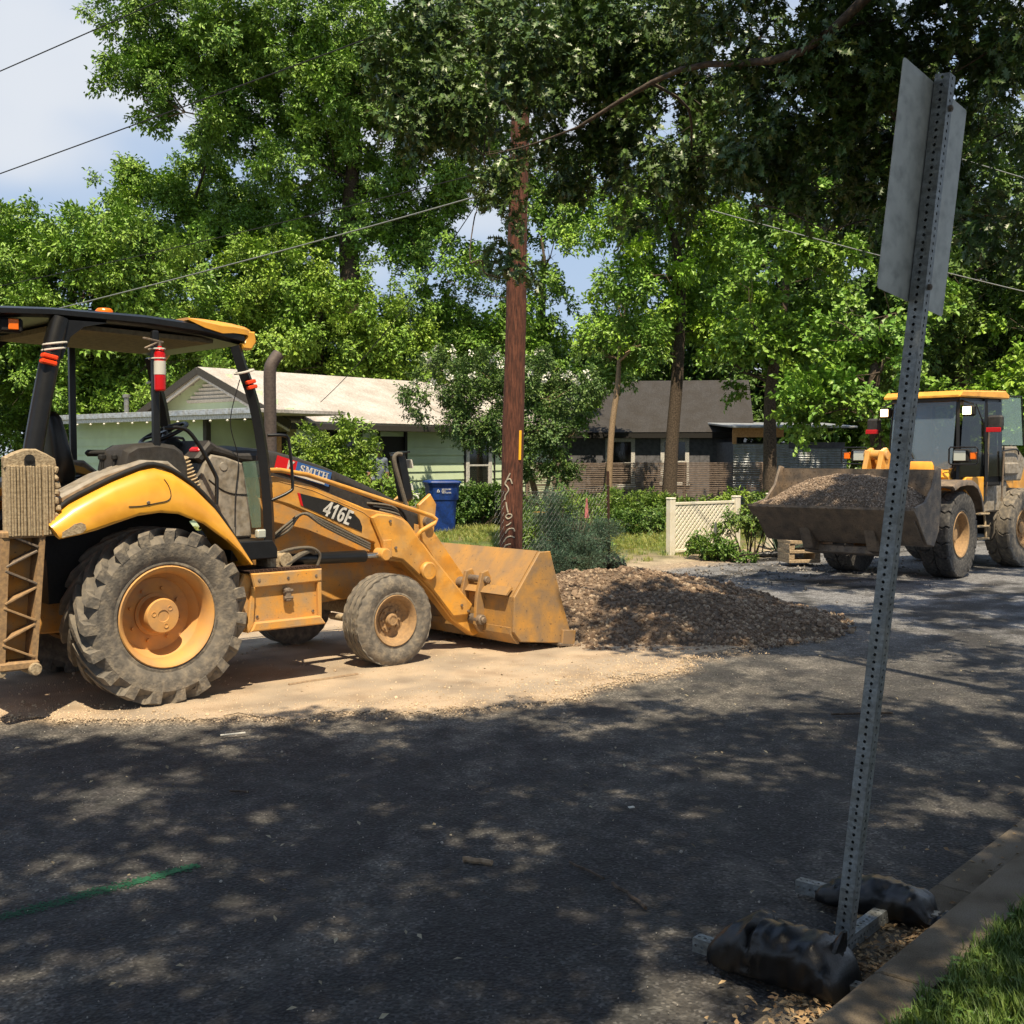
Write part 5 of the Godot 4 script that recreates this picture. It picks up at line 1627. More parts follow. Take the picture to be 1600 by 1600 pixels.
		mb.tube([Vector3(0.1, 0.13, -0.1 * s), Vector3(0.1, 0.13, 0.28 * s), Vector3(0.1, 0.1, 0.31 * s), Vector3(0.1, -0.1, 0.31 * s), Vector3(0.1, -0.13, 0.28 * s), Vector3(0.1, -0.13, -0.1 * s), Vector3(0.1, -0.1, -0.12 * s), Vector3(0.1, 0.1, -0.12 * s)], 0.013, 6, false, true)
		obj("guard", mb, M.black, hl)
		# open cab door / tank panel at the rear quarter
	mb = MB.new()
	mb.prism(v2([[-0.62, 1.42], [-0.6, 1.98], [-1.2, 1.98], [-1.5, 1.75], [-1.35, 1.42]]), -0.82, -0.72, Transform3D(), 0.02)
	var dp := obj("door_panel", mb, M.panel_grey, r, 38.0, J)
	mb = MB.new()
	mb.box(Vector3(-0.98, 1.62, -0.845), Vector3(0.42, 0.2, 0.06), Basis(), 0.03)
	obj("pocket", mb, M.panel_grey, dp)
	mb = MB.new()
	mb.tube(smooth_path([Vector3(-0.66, 1.9, -0.85), Vector3(-1.1, 1.93, -0.86), Vector3(-1.2, 1.85, -0.85)]), 0.014, 6)
	mb.tube([Vector3(-0.75, 2.0, -0.84), Vector3(-0.75, 1.5, -0.86)], 0.012, 6)
	obj("hand_rail", mb, M.black, dp)
	mb = MB.new()
	mb.prism(v2([[-0.62, 2.0], [-0.62, 2.78], [-1.35, 2.78], [-1.45, 2.0]]), -0.78, -0.775)
	obj("door_glass", mb, M.glass, dp)
	mb = MB.new()
	mb.tube([Vector3(-0.62, 2.0, -0.78), Vector3(-0.62, 2.8, -0.78), Vector3(-1.38, 2.8, -0.78), Vector3(-1.47, 2.0, -0.78)], 0.014, 6)
	obj("door_frame", mb, M.black, dp)
	mb = MB.new()
	mb.prism(v2([[-0.35, 0.92], [-0.35, 1.42], [-1.0, 1.42], [-0.95, 0.92]]), -0.78, -0.5, Transform3D(), 0.03)
	obj("fuel_tank", mb, M.panel_grey, r, 38.0, J)
	mb = MB.new()
	for k in 3:
		mb.box(Vector3(-0.28, 0.5 + k * 0.2, -0.72), Vector3(0.34, 0.03, 0.16), Basis(), 0.006)
	mb.cyl(Vector3(-0.12, 0.48, -0.76), Vector3(-0.02, 1.35, -0.7), 0.02, 6)
	mb.cyl(Vector3(-0.42, 0.48, -0.76), Vector3(-0.4, 1.2, -0.7), 0.02, 6)
	obj("ladder", mb, M.mud, r, 38.0, J)
	mb = MB.new()
	mb.box(Vector3(-1.3, 0.85, 0), Vector3(2.6, 0.5, 0.7), Basis(), 0.03)
	mb.tube([Vector3(-1.3, 0.645, -0.6), Vector3(-1.3, 0.645, 0.6)], 0.14, 12)
	mb.cyl(Vector3(0.0, 0.5, 0), Vector3(0.0, 1.15, 0), 0.12, 14)
	obj("rear_frame", mb, M.black_matt, r, 38.0, J)
	mb = MB.new()
	mb.prism(v2([[-0.6, 1.1], [-0.6, 1.9], [-2.3, 1.75], [-2.6, 1.55], [-2.6, 0.7], [-1.9, 0.7], [-1.8, 1.1]]), -0.5, 0.5, Transform3D(), 0.05)
	obj("engine_hood", mb, M.paint, r, 38.0, J)
	# lamps throw a little light
	for s in [-1.0, 1.0]:
		var sp := SpotLight3D.new()
		sp.name = "work_lamp_light"
		sp.light_color = Color(1.0, 0.86, 0.64)
		sp.light_energy = 1.5
		sp.spot_range = 30.0
		sp.spot_angle = 50.0
		sp.light_size = 0.06
		sp.shadow_enabled = true
		r.add_child(sp, true)
		var p: Vector3 = JC * Vector3(0.69, 2.52, 0.73 * s)
		sp.transform = Transform3D(J.basis * Basis(Vector3.UP, -PI / 2) * Basis(Vector3.RIGHT, -0.25), p)
	# load of gravel in the bucket
	var cargo := thing("bucket_load", "brown gravel heaped in the raised bucket of the wheel loader", "gravel load", T * Vector3(1.95, 1.0, zc), turn)
	var heap := func(x, z):
		var e: float = 1.0 - pow(abs(z) / 1.18, 2.6)
		var h: float = 0.13 + 0.42 * e * smoothstep(0.62, -0.2, x) * smoothstep(-0.62, -0.3, x) + 0.02 * nz.get_noise_2d(x * 200.0, z * 200.0)
		return [Vector3(x, h - 0.1 * smoothstep(0.3, 0.52, x), z), Color(0.32, 0.24, 0.17) * (1.0 + 0.4 * nz.get_noise_2d(x * 300.0, z * 300.0))]
	put("heap", grid_mesh(steps(-0.43, 0.5, 0.04), steps(-1.165, 1.165, 0.04), heap), M.soil, cargo)
	rng.seed = 31
	var xs := []
	var cs := []
	for i in 7000:
		var x := rng.randf_range(-0.42, 0.48)
		var z := rng.randf_range(-1.15, 1.15)
		var k := rng.randf_range(0.008, 0.02)
		var h: Vector3 = heap.call(x, z)[0]
		xs.append(Transform3D(rot() * Basis.from_scale(Vector3.ONE * k), h + Vector3(0, k * 0.25, 0)))
		cs.append(Color(0.22, 0.155, 0.105).lerp(Color(0.5, 0.39, 0.29), pow(rng.randf(), 2.0)))
	scatter("stones", pebble(5), M.stone, xs, cs, cargo)

# ---------------------------------------------------------------- houses
func beam(mb: MB, a: Vector3, b: Vector3, w: float, h: float):      # rectangular bar from a to b, h measured upwards
	var d := (b - a).normalized()
	var s := d.cross(Vector3.UP).normalized()
	var u := s.cross(d)
	mb.box((a + b) / 2, Vector3((b - a).length(), h, w), Basis(d, u, s), min(w, h) * 0.12)

func window_part(parent: Node, t: Transform3D, w: float, h: float, frame: Material, pane: Material, blind: Material, bars := 1) -> Node3D:
	# local x across, y up, z out of the wall; origin at the middle of the opening
	var mb := MB.new()
	var f := 0.12
	mb.box(Vector3(0, h / 2 + f / 2, 0.025), Vector3(w + 2 * f, f, 0.05), Basis(), 0.006)
	mb.box(Vector3(0, -h / 2 - f / 2, 0.03), Vector3(w + 2 * f + 0.06, f, 0.07), Basis(), 0.006)
	for s in [-1.0, 1.0]:
		mb.box(Vector3(s * (w / 2 + f / 2), 0, 0.023), Vector3(f, h - 0.002, 0.046), Basis(), 0.006)
	var o := obj("window", mb, frame, parent, 38.0, t)
	mb = MB.new()
	for k in bars:
		mb.box(Vector3(0, -h / 2 + h * (k + 1) / (bars + 1), 0.012), Vector3(w, 0.045, 0.024), Basis(), 0.004)
	obj("sash_bar", mb, frame, o)
	mb = MB.new()
	mb.box(Vector3(0, 0, 0.006), Vector3(w, h, 0.004))
	obj("pane", mb, pane, o)
	if blind != null:
		mb = MB.new()
		var n := int(h / 0.05)
		for k in n:
			mb.box(Vector3(0, -h / 2 + (k + 0.5) * h / n, -0.012), Vector3(w - 0.02, 0.034, 0.003), Basis(Vector3(1, 0, 0), 0.4))
		obj("blind", mb, blind, o)
	return o

func siding(parent: Node, t: Transform3D, w: float, y0: float, y1: float, m: Material, holes := []):
	# lapped boards; holes are [x0, x1, y0, y1] in the wall's own plane
	var ex := 0.195
	var n := int(ceil((y1 - y0) / ex))
	rng.seed = int(w * 100)
	for k in n:
		var a := y0 + k * ex
		var b: float = min(a + ex + 0.012, y1)
		var spans := [[0.0, w]]
		for hq in holes:
			if b > hq[2] + 0.02 and a < hq[3] - 0.02:
				var nx := []
				for sp in spans:
					if hq[1] <= sp[0] or hq[0] >= sp[1]:
						nx.append(sp)
						continue
					if hq[0] > sp[0] + 0.02:
						nx.append([sp[0], hq[0]])
					if hq[1] < sp[1] - 0.02:
						nx.append([hq[1], sp[1]])
				spans = nx
		for sp in spans:
			var cuts := [sp[0]]
			if sp[1] - sp[0] > 4.2:
				cuts.append(lerp(sp[0] as float, sp[1] as float, rng.randf_range(0.3, 0.7)))
			cuts.append(sp[1])
			for c in cuts.size() - 1:
				var mb := MB.new()
				var wob := rng.randf_range(-0.003, 0.003)
				mb.prism([Vector2(0.004, a + wob), Vector2(0.034, a + wob), Vector2(0.008, b), Vector2(0.0, b)], cuts[c] + 0.002, cuts[c + 1] - 0.002, Transform3D(Basis(Vector3(0, 0, 1), Vector3(0, 1, 0), Vector3(1, 0, 0)), Vector3.ZERO))
				obj("board", mb, m, parent, 20.0, t)

func roof_slab(parent: Node, called: String, a: Vector3, b: Vector3, c: Vector3, d: Vector3, th: float, m: Material) -> MeshInstance3D:
	var mb := MB.new()
	var n := (b - a).cross(d - a).normalized()
	if n.y < 0:
		n = -n
	mb.loft([PackedVector3Array([a, b, c, d]), PackedVector3Array([a + n * th, b + n * th, c + n * th, d + n * th])])
	return obj(called, mb, m, parent, 20.0)

func make_green_house():
	# local x runs along the road, local z towards it; origin below the front door
	var yaw := deg_to_rad(50.0)
	var org := Vector3(-2.75, 0.33, -27.0)
	var r := thing("green_house", "single-storey pale green house with pale shingle roof behind the digger", "house", org, yaw)
	var mb: MB
	var H := 2.28          # wall height above the floor
	var D := 5.8           # depth
	var X0 := -2.75
	var X1 := 5.9
	# cores of the walls behind the boards
	mb = MB.new()
	mb.box(Vector3((X0 + X1) / 2, H / 2 - 0.2, -D / 2), Vector3(X1 - X0 - 0.02, H + 0.4, D - 0.02))
	mb.prism([Vector2(-D + 0.02, H - 0.05), Vector2(-0.02, H - 0.05), Vector2(-D / 2, H + 1.0)], X0 + 0.01, X1 - 0.01, Transform3D(Basis(Vector3(0, 0, 1), Vector3(0, 1, 0), Vector3(1, 0, 0)), Vector3.ZERO))
	obj("wall_core", mb, M.siding, r, 20.0)
	var front := Transform3D(Basis(), Vector3(X0, 0, 0))
	var holes := [[2.3, 3.22, -0.2, 2.06], [0.88, 1.72, 0.75, 2.02], [5.35, 6.1, 0.55, 1.95]]
	# front wall boards: local x along, z out
	siding(r, front, X1 - X0, -0.25, H, M.siding, holes)
	# door
	mb = MB.new()
	mb.box(Vector3(0.0, 0.93, -0.03), Vector3(0.84, 2.0, 0.05), Basis(), 0.006)
	var door := obj("door", mb, M.trim_dark, r)
	mb = MB.new()
	mb.box(Vector3(-0.43, 0.98, 0.02), Vector3(0.075, 2.12, 0.06), Basis(), 0.006)
	mb.box(Vector3(0.43, 0.98, 0.02), Vector3(0.075, 2.12, 0.06), Basis(), 0.006)
	mb.box(Vector3(0.0, 2.08, 0.02), Vector3(0.95, 0.08, 0.064), Basis(), 0.006)
	obj("frame", mb, M.trim_dark, door)
	mb = MB.new()
	mb.cyl(Vector3(-0.33, 0.95, 0.0), Vector3(-0.33, 0.95, 0.06), 0.018, 8)
	mb.box(Vector3(-0.29, 0.95, 0.055), Vector3(0.11, 0.02, 0.015), Basis(), 0.004)
	obj("handle", mb, M.chrome, door)
	# wall lamp by the door
	mb = MB.new()
	mb.box(Vector3(-0.62, 1.86, 0.05), Vector3(0.1, 0.15, 0.08), Basis(), 0.01)
	var wl := obj("wall_lamp", mb, M.black_matt, r)
	mb = MB.new()
	mb.lathe([Vector2(0.0, -0.08), Vector2(0.05, -0.06), Vector2(0.06, 0.02), Vector2(0.04, 0.08), Vector2(0, 0.09)], Transform3D(Basis(Vector3(1, 0, 0), -PI / 2), Vector3(-0.53, 1.72, 0.11)), 12)
	obj("globe", mb, M.blind, wl)
	window_part(r, Transform3D(Basis(), Vector3(X0 + 1.3, 1.385, 0.0)), 0.8, 1.25, M.trim_dark, M.pane, M.blind)
	window_part(r, Transform3D(Basis(), Vector3(X0 + 5.725, 1.25, 0.0)), 0.72, 1.38, M.white, M.pane, M.blind)
	for x in [X0 + 5.2, X0 + 6.3]:
		mb = MB.new()
		mb.box(Vector3(x, 1.2, 0.03), Vector3(0.05, 2.1, 0.04), Basis(), 0.004)
		obj("batten", mb, M.trim_dark, r)
	for x in [X0 + 0.02, X1 - 0.02]:
		mb = MB.new()
		mb.box(Vector3(x, H / 2 - 0.1, 0.015), Vector3(0.1, H + 0.2, 0.05), Basis(), 0.006)
		obj("corner_board", mb, M.siding, r)
	# gable wall (faces along -x): boards, vent
	siding(r, Transform3D(Basis(Vector3(0, 0, 1), Vector3(0, 1, 0), Vector3(-1, 0, 0)), Vector3(X0, 0, -D)), D, -0.25, H, M.cream)
	var ridge := H + 1.2
	for k in 5:
		var y := H + 0.01 + k * 0.2
		var y2 := y + 0.212
		var half := D / 2 * (1.0 - (y - H) / 1.1) - 0.06
		if half < 0.1:
			break
		mb = MB.new()
		mb.prism([Vector2(0.006, y), Vector2(0.024, y), Vector2(0.009, y2), Vector2(0.002, y2)], -D / 2 - half, -D / 2 + half, Transform3D(Basis(Vector3(-1, 0, 0), Vector3(0, 1, 0), Vector3(0, 0, 1)), Vector3(X0, 0, 0)))
		obj("board", mb, M.siding, r, 20.0)
	for k in 6:
		mb = MB.new()
		var y := H + 0.45 + k * 0.085
		var half := 0.95 - k * 0.155
		mb.box(Vector3(X0 - 0.05, y, -D / 2), Vector3(0.012, 0.085, half * 2), Basis(Vector3(0, 0, 1), 0.6))
		obj("vent_slat", mb, M.white, r)
	# roof
	var ov := 0.3
	var ye := H + 0.06 - 0.18
	var xl := X0 - 0.42
	var xr := X1 + 0.4
	var ry := H + 1.13
	var zt := -D / 2
	var rf := roof_slab(r, "roof", Vector3(xl, ye, ov), Vector3(xr, ye, ov), Vector3(xr, ry, zt), Vector3(xl, ry, zt), 0.05, M.shingle_pale)
	var slab2 := roof_slab(rf, "rear_slope", Vector3(xl, ye, -D - ov), Vector3(xr, ye, -D - ov), Vector3(xr, ry, zt - 0.01), Vector3(xl, ry, zt - 0.01), 0.05, M.shingle_pale)
	# shingle courses as real laps
	var slope := Vector3(0, ry - ye, zt - ov)
	var sl := slope.length()
	slope = slope.normalized()
	var nn := Vector3(0, -slope.z, slope.y)
	var courses := int(sl / 0.143)
	for k in courses:
		mb = MB.new()
		var s0 := k * 0.143
		var base := Vector3((xl + xr) / 2, ye, ov) + slope * (s0 + 0.075) + nn * 0.056
		mb.box(base, Vector3(xr - xl + 0.02, 0.008, 0.15), Basis(Vector3(1, 0, 0), nn, -slope).rotated(Vector3(1, 0, 0), 0.045))
		obj("shingle_course", mb, M.shingle_pale, rf, 20.0)
	mb = MB.new()
	mb.box(Vector3((xl + xr) / 2, ye - 0.055, ov + 0.0), Vector3(xr - xl, 0.13, 0.03), Basis(), 0.004)
	obj("fascia", mb, M.trim_fascia, rf)
	for s in [0, 1]:
		mb = MB.new()
		var z0 := ov if s == 0 else -D - ov
		beam(mb, Vector3(xl - 0.015, ye - 0.02, z0), Vector3(xl - 0.015, ry - 0.02, zt), 0.03, 0.16)
		obj("barge_board", mb, M.trim_fascia, rf)
		mb = MB.new()
		beam(mb, Vector3(xl + 0.05, ye - 0.14, z0 * 0.96 - 0.1), Vector3(xl + 0.05, ry - 0.14, zt), 0.05, 0.06)
		obj("soffit_board", mb, M.white, rf)
	# porch wing in front of the gable
	var px := X0 - 1.55
	mb = MB.new()
	mb.box(Vector3((px + X0) / 2 - 0.2, H + 0.075, -2.35), Vector3(X0 - px + 0.7, 0.08, 7.4), Basis(), 0.01)
	var pr := obj("porch_roof", mb, M.shingle_pale, r)
	mb = MB.new()
	mb.box(Vector3(px - 0.565, H + 0.075, -2.35), Vector3(0.03, 0.11, 7.42), Basis(), 0.006)
	obj("metal_flashing", mb, M.iron_sheet, pr)
	mb = MB.new()
	mb.box(Vector3(px - 0.53, H - 0.02, -2.35), Vector3(0.03, 0.1, 7.38), Basis(), 0.006)
	obj("fascia", mb, M.white, pr)
	for k in 12:
		mb = MB.new()
		mb.lathe([Vector2(0, -0.035), Vector2(0.03, 0.0), Vector2(0, 0.03)], Transform3D(Basis(Vector3(1, 0, 0), -PI / 2), Vector3(px - 0.56, H - 0.1, 1.0 - k * 0.55)), 8)
		obj("string_bulb", mb, M.paper, pr)
	mb = MB.new()
	mb.box(Vector3((px + X0) / 2, H / 2 - 0.2, -3.6), Vector3(X0 - px - 0.04, H + 0.36, 5.0))
	obj("porch_wall_core", mb, M.siding, r)
	siding(r, Transform3D(Basis(Vector3(0, 0, 1), Vector3(0, 1, 0), Vector3(-1, 0, 0)), Vector3(px, 0, -6.1)), 5.0, -0.25, H, M.siding)
	mb = MB.new()
	mb.box(Vector3(px, H / 2 - 0.15, -1.0), Vector3(0.12, H + 0.3, 0.12), Basis(), 0.008)
	obj("porch_post", mb, M.trim_fascia, r)
	# side door under the porch
	mb = MB.new()
	mb.box(Vector3(X0 - 0.03, 1.0, -0.62), Vector3(0.05, 2.0, 0.6), Basis(), 0.006)
	var sd := obj("side_door", mb, M.trim_dark, r)
	mb = MB.new()
	mb.box(Vector3(X0 - 0.06, 1.05, -0.62), Vector3(0.02, 1.7, 0.34), Basis(), 0.004)
	obj("panel", mb, M.wood_new, sd)
	# flue and vent pipe
	mb = MB.new()
	mb.cyl(Vector3(px + 0.4, H + 0.1, -4.6), Vector3(px + 0.4, H + 0.55, -4.6), 0.055, 12)
	mb.cyl(Vector3(px + 0.4, H + 0.53, -4.6), Vector3(px + 0.4, H + 0.6, -4.6), 0.085, 12, 0.01)
	mb.lathe([Vector2(0.16, 0.0), Vector2(0.06, 0.1), Vector2(0.0, 0.1)], Transform3D(Basis(Vector3(1, 0, 0), -PI / 2), Vector3(px + 0.4, H + 0.1, -4.6)), 12)
	obj("vent_pipe", mb, M.galv, r)

func make_dark_house():
	var r := thing("grey_house", "dark charcoal house with brown shingle roof behind the slat fence", "house", Vector3(3.9, 0.33, -36.0), deg_to_rad(-6.0) + PI * 0.0)
	r.rotation.y = deg_to_rad(-8.0)
	var mb := MB.new()
	var X0 := -4.6
	var X1 := 3.1
	var H := 2.15
	mb.box(Vector3((X0 + X1) / 2, H / 2 - 0.2, -3.0), Vector3(X1 - X0, H + 0.4, 6.0))
	obj("wall_core", mb, M.siding_grey, r)
	# upright boards with battens
	var x := X0
	while x < X1 - 0.3:
		mb = MB.new()
		mb.box(Vector3(x + 0.2, H / 2 - 0.1, 0.012), Vector3(0.392, H + 0.2, 0.02), Basis(), 0.004)
		obj("board", mb, M.siding_grey, r)
		x += 0.4
	window_part(r, Transform3D(Basis(), Vector3(-0.6, 1.25, 0.024)), 0.66, 1.3, M.white, M.pane, null)
	window_part(r, Transform3D(Basis(), Vector3(1.05, 1.3, 0.024)), 0.62, 1.2, M.white, M.pane, M.blind)
	window_part(r, Transform3D(Basis(), Vector3(-2.75, 1.35, 0.024)), 0.7, 0.75, M.white, M.pane, null)
	mb = MB.new()                       # curtain in the first window
	var rings := []
	for k in 13:
		rings.append(PackedVector3Array([Vector3(-0.72 + k * 0.03, 0.65, 0.0 + 0.006 * (k % 2)), Vector3(-0.72 + k * 0.03, 1.88, 0.0 + 0.006 * (k % 2)), Vector3(-0.72 + k * 0.03, 1.88, -0.01), Vector3(-0.72 + k * 0.03, 0.65, -0.01)]))
	mb.loft(rings)
	obj("curtain", mb, M.siding, r)
	var ye := H - 0.02
	var rf := roof_slab(r, "roof", Vector3(X0 - 0.4, ye, 0.28), Vector3(X1 + 0.3, ye, 0.28), Vector3(X1 + 0.3, ye + 1.75, -3.0), Vector3(X0 + 1.6, ye + 1.75, -3.0), 0.06, M.shingle_dark)
	roof_slab(rf, "rear_slope", Vector3(X0 - 0.4, ye, -6.5), Vector3(X1 + 0.3, ye, -6.5), Vector3(X1 + 0.3, ye + 1.75, -3.01), Vector3(X0 + 1.6, ye + 1.75, -3.01), 0.06, M.shingle_dark)
	roof_slab(rf, "hip", Vector3(X0 - 0.4, ye, -6.5), Vector3(X0 - 0.4, ye, 0.28), Vector3(X0 + 1.6, ye + 1.75, -2.99), Vector3(X0 + 1.6, ye + 1.75, -3.02), 0.06, M.shingle_dark)
	var slope := Vector3(0, 1.75, -3.28)
	var sl := slope.length()
	slope = slope.normalized()
	var nn := Vector3(0, -slope.z, slope.y)
	for k in int(sl / 0.29):
		mb = MB.new()
		var s0 := k * 0.29
		var left: float = X0 - 0.4 + 2.0 * (s0 / sl)
		mb.box(Vector3((left + X1 + 0.3) / 2, ye, 0.28) + slope * (s0 + 0.15) + nn * 0.066, Vector3(X1 + 0.3 - left, 0.01, 0.3), Basis(Vector3(1, 0, 0), nn, -slope).rotated(Vector3(1, 0, 0), 0.03))
		obj("shingle_course", mb, M.shingle_dark, rf, 20.0)
	mb = MB.new()
	mb.box(Vector3((X0 + X1) / 2 - 0.05, ye - 0.05, 0.28), Vector3(X1 - X0 + 0.7, 0.14, 0.03), Basis(), 0.004)
	obj("fascia", mb, M.trim_dark, rf)
	mb = MB.new()
	mb.cyl(Vector3(-2.0, ye + 0.5, -0.8), Vector3(-2.0, ye + 0.95, -0.8), 0.05, 8)
	obj("vent_pipe", mb, M.black_matt, rf)
	# corrugated outbuilding
	var s := thing("corrugated_shed", "corrugated iron shed with a raw plywood strip beside the charcoal house", "shed", Vector3(8.0, 0.3, -34.0), deg_to_rad(6.0))
	mb = MB.new()
	mb.box(Vector3(0, 0.95, -1.2), Vector3(3.3, 1.9, 2.3))
	obj("wall_core", mb, M.siding_grey, s)
	for q in [[-1.68, -0.05, 0.0, 1.85, 0], [-0.05, 1.68, 0.0, 1.72, 1]]:
		mb = MB.new()
		rings = []
		var n := 100
		for k in n + 1:
			var y: float = lerp(q[2] as float, q[3] as float, float(k) / n)
			var z := 0.012 * cos(k * PI / 2.0) + 0.02
			rings.append(PackedVector3Array([Vector3(q[0], y, z), Vector3(q[1], y, z), Vector3(q[1], y, z - 0.006), Vector3(q[0], y, z - 0.006)]))
		mb.loft(rings)
		obj("corrugated_sheet", mb, M.iron_sheet, s)
	mb = MB.new()
	mb.box(Vector3(-0.95, 2.2, 0.0), Vector3(1.5, 0.32, 0.04), Basis(), 0.005)
	mb.box(Vector3(-1.65, 2.05, 0.0), Vector3(0.12, 0.4, 0.05), Basis(), 0.005)
	obj("plywood_strip", mb, M.wood_new, s)
	mb = MB.new()
	mb.box(Vector3(-0.9, 1.96, -0.01), Vector3(1.3, 0.17, 0.03))
	obj("window_strip", mb, M.pane, s)
	mb = MB.new()
	mb.box(Vector3(0, 2.42, -1.1), Vector3(3.7, 0.06, 3.0), Basis(Vector3(1, 0, 0), 0.06), 0.01)
	obj("roof", mb, M.iron_sheet, s)
	# second run of iron sheet fence going right behind the trees
	var f := thing("iron_fence", "run of dark corrugated iron fence behind the tree trunks", "fence", Vector3(11.6, 0.3, -33.0), deg_to_rad(8.0))
	for k in 5:
		mb = MB.new()
		rings = []
		for i in 93:
			var y := 1.7 * i / 92.0
			var z := 0.012 * cos(i * PI / 2.0)
			rings.append(PackedVector3Array([Vector3(k * 0.9 - 1.8, y, z), Vector3(k * 0.9 - 0.92, y, z), Vector3(k * 0.9 - 0.92, y, z - 0.006), Vector3(k * 0.9 - 1.8, y, z - 0.006)]))
		mb.loft(rings)
		obj("corrugated_sheet", mb, M.iron_sheet if k % 2 else M.steel_worn, f)
	for k in 4:
		mb = MB.new()
		mb.box(Vector3(-1.8 + k * 1.35, 0.8, -0.08), Vector3(0.09, 1.7, 0.09), Basis(), 0.006)
		obj("post", mb, M.wood, f)

# ---------------------------------------------------------------- fences and yard things
func make_fences():
	var mb: MB
	# weathered horizontal slat fence
	var f := thing("slat_fence", "weathered brown fence of thin horizontal slats in front of the charcoal house", "fence", Vector3(3.45, 0.3, -30.6), deg_to_rad(4.0))
	rng.seed = 3
	var n := 27
	for k in n:
		for s in 3:
			mb = MB.new()
			var x0 := -3.05 + s * 2.05
			mb.box(Vector3(x0 + 1.02, 0.06 + k * 0.0485 + rng.randf_range(-0.004, 0.004), rng.randf_range(-0.003, 0.003)), Vector3(2.04, rng.randf_range(0.024, 0.03), 0.018), Basis(Vector3(0, 0, 1), rng.randf_range(-0.0025, 0.0025)), 0.003)
			obj("slat", mb, M.wood, f)
	for k in 7:
		mb = MB.new()
		mb.box(Vector3(-3.05 + k * 1.025, 0.67, -0.06), Vector3(0.09, 1.36, 0.09), Basis(), 0.006)
		obj("post", mb, M.wood, f)
	# white lattice panels
	var lat := func(a: Vector3, b: Vector3, label: String):
		var d := b - a
		var t := thing("lattice_fence", label, "trellis", a, atan2(-d.z, d.x), "white lattice fence panels")
		var L := Vector2(d.x, d.z).length()
		var h := 0.95
		for x in [0.0, L]:
			var m2 := MB.new()
			m2.box(Vector3(x, 0.49, 0), Vector3(0.125, 1.02, 0.125), Basis(), 0.01)
			m2.box(Vector3(x, 1.015, 0), Vector3(0.14, 0.035, 0.14), Basis(), 0.012)
			obj("post", m2, M.white_vinyl, t)
		for y in [0.07, h - 0.03]:
			var m2 := MB.new()
			m2.box(Vector3(L / 2, y, 0), Vector3(L - 0.125, 0.05, 0.045), Basis(), 0.006)
			obj("rail", m2, M.white_vinyl, t)
		var x0 := 0.063
		var x1 := L - 0.063
		var y0 := 0.09
		var y1 := h - 0.05
		for dir in [1.0, -1.0]:
			var c := x0 - (y1 - y0)
			while c < x1 + (y1 - y0):
				# strip through (c, y0) rising with slope dir, clipped to the frame
				var p := Vector2(c, y0)
				var q := Vector2(c + dir * (y1 - y0), y1)
				var lo: float = clamp(min(p.x, q.x), x0, x1)
				var hi: float = clamp(max(p.x, q.x), x0, x1)
				if hi - lo > 0.05:
					var pa := Vector2(lo, y0 + (lo - c) * dir)
					var pb := Vector2(hi, y0 + (hi - c) * dir)
					var m2 := MB.new()
					m2.box(Vector3((pa.x + pb.x) / 2, (pa.y + pb.y) / 2, 0.006 * dir), Vector3((pb - pa).length(), 0.043, 0.01), Basis(Vector3(0, 0, 1), atan2(pb.y - pa.y, pb.x - pa.x)), 0.002)
					obj("strip", m2, M.white_vinyl, t)
				c += 0.1
	lat.call(Vector3(2.83, 0.05, -21.0), Vector3(4.18, 0.08, -22.0), "white vinyl lattice panel with green shrubs growing against it")
	lat.call(Vector3(4.95, 0.08, -22.6), Vector3(6.3, 0.1, -23.6), "white vinyl lattice panel half hidden behind the loader bucket")
	# chain link between the utility pole and a rusty post
	var c := thing("chain_link_fence", "loose chain-link mesh stretched from the utility pole to a rusty post", "fence", Vector3(-0.15, 0.03, -16.72), 0.0)
	var A := Vector3(-0.1, 0, 0.05)
	var B := Vector3(1.72, 0, -2.28)
	mb = MB.new()
	mb.cyl(B + Vector3(0, -0.02, 0), B + Vector3(-0.03, 1.55, 0), 0.024, 8)
	obj("post", mb, M.rust, c)
	var dv := (B - A)
	var LL := dv.length()
	dv = dv.normalized()
	var nv := Vector3(dv.z, 0, -dv.x)
	var hh := 1.28
	mb = MB.new()
	var step := 0.05
	var cols := int(LL / step)
	var rows := int(hh / step)
	for k in cols:
		var pts := []
		for j in rows + 1:
			var zig := (j + k) % 2
			var s: float = k * step + zig * step
			pts.append(A + dv * s + nv * (0.004 if zig else -0.004) + Vector3(0, 0.05 + j * step - 0.06 * sin(PI * s / LL) * j / rows, 0) + nv * 0.03 * sin(s * 3.0))
		mb.tube(pts, 0.0022, 3, false)
	var mesh := obj("wire_mesh", mb, M.wire, c, 80.0)
	mesh.set_meta("kind", "stuff")
	mb = MB.new()
	mb.tube([A + Vector3(0, 1.3, 0), A + dv * LL * 0.5 + Vector3(0, 1.25, 0), B + Vector3(0, 1.32, 0)], 0.003, 4)
	obj("top_wire", mb, M.wire, c)

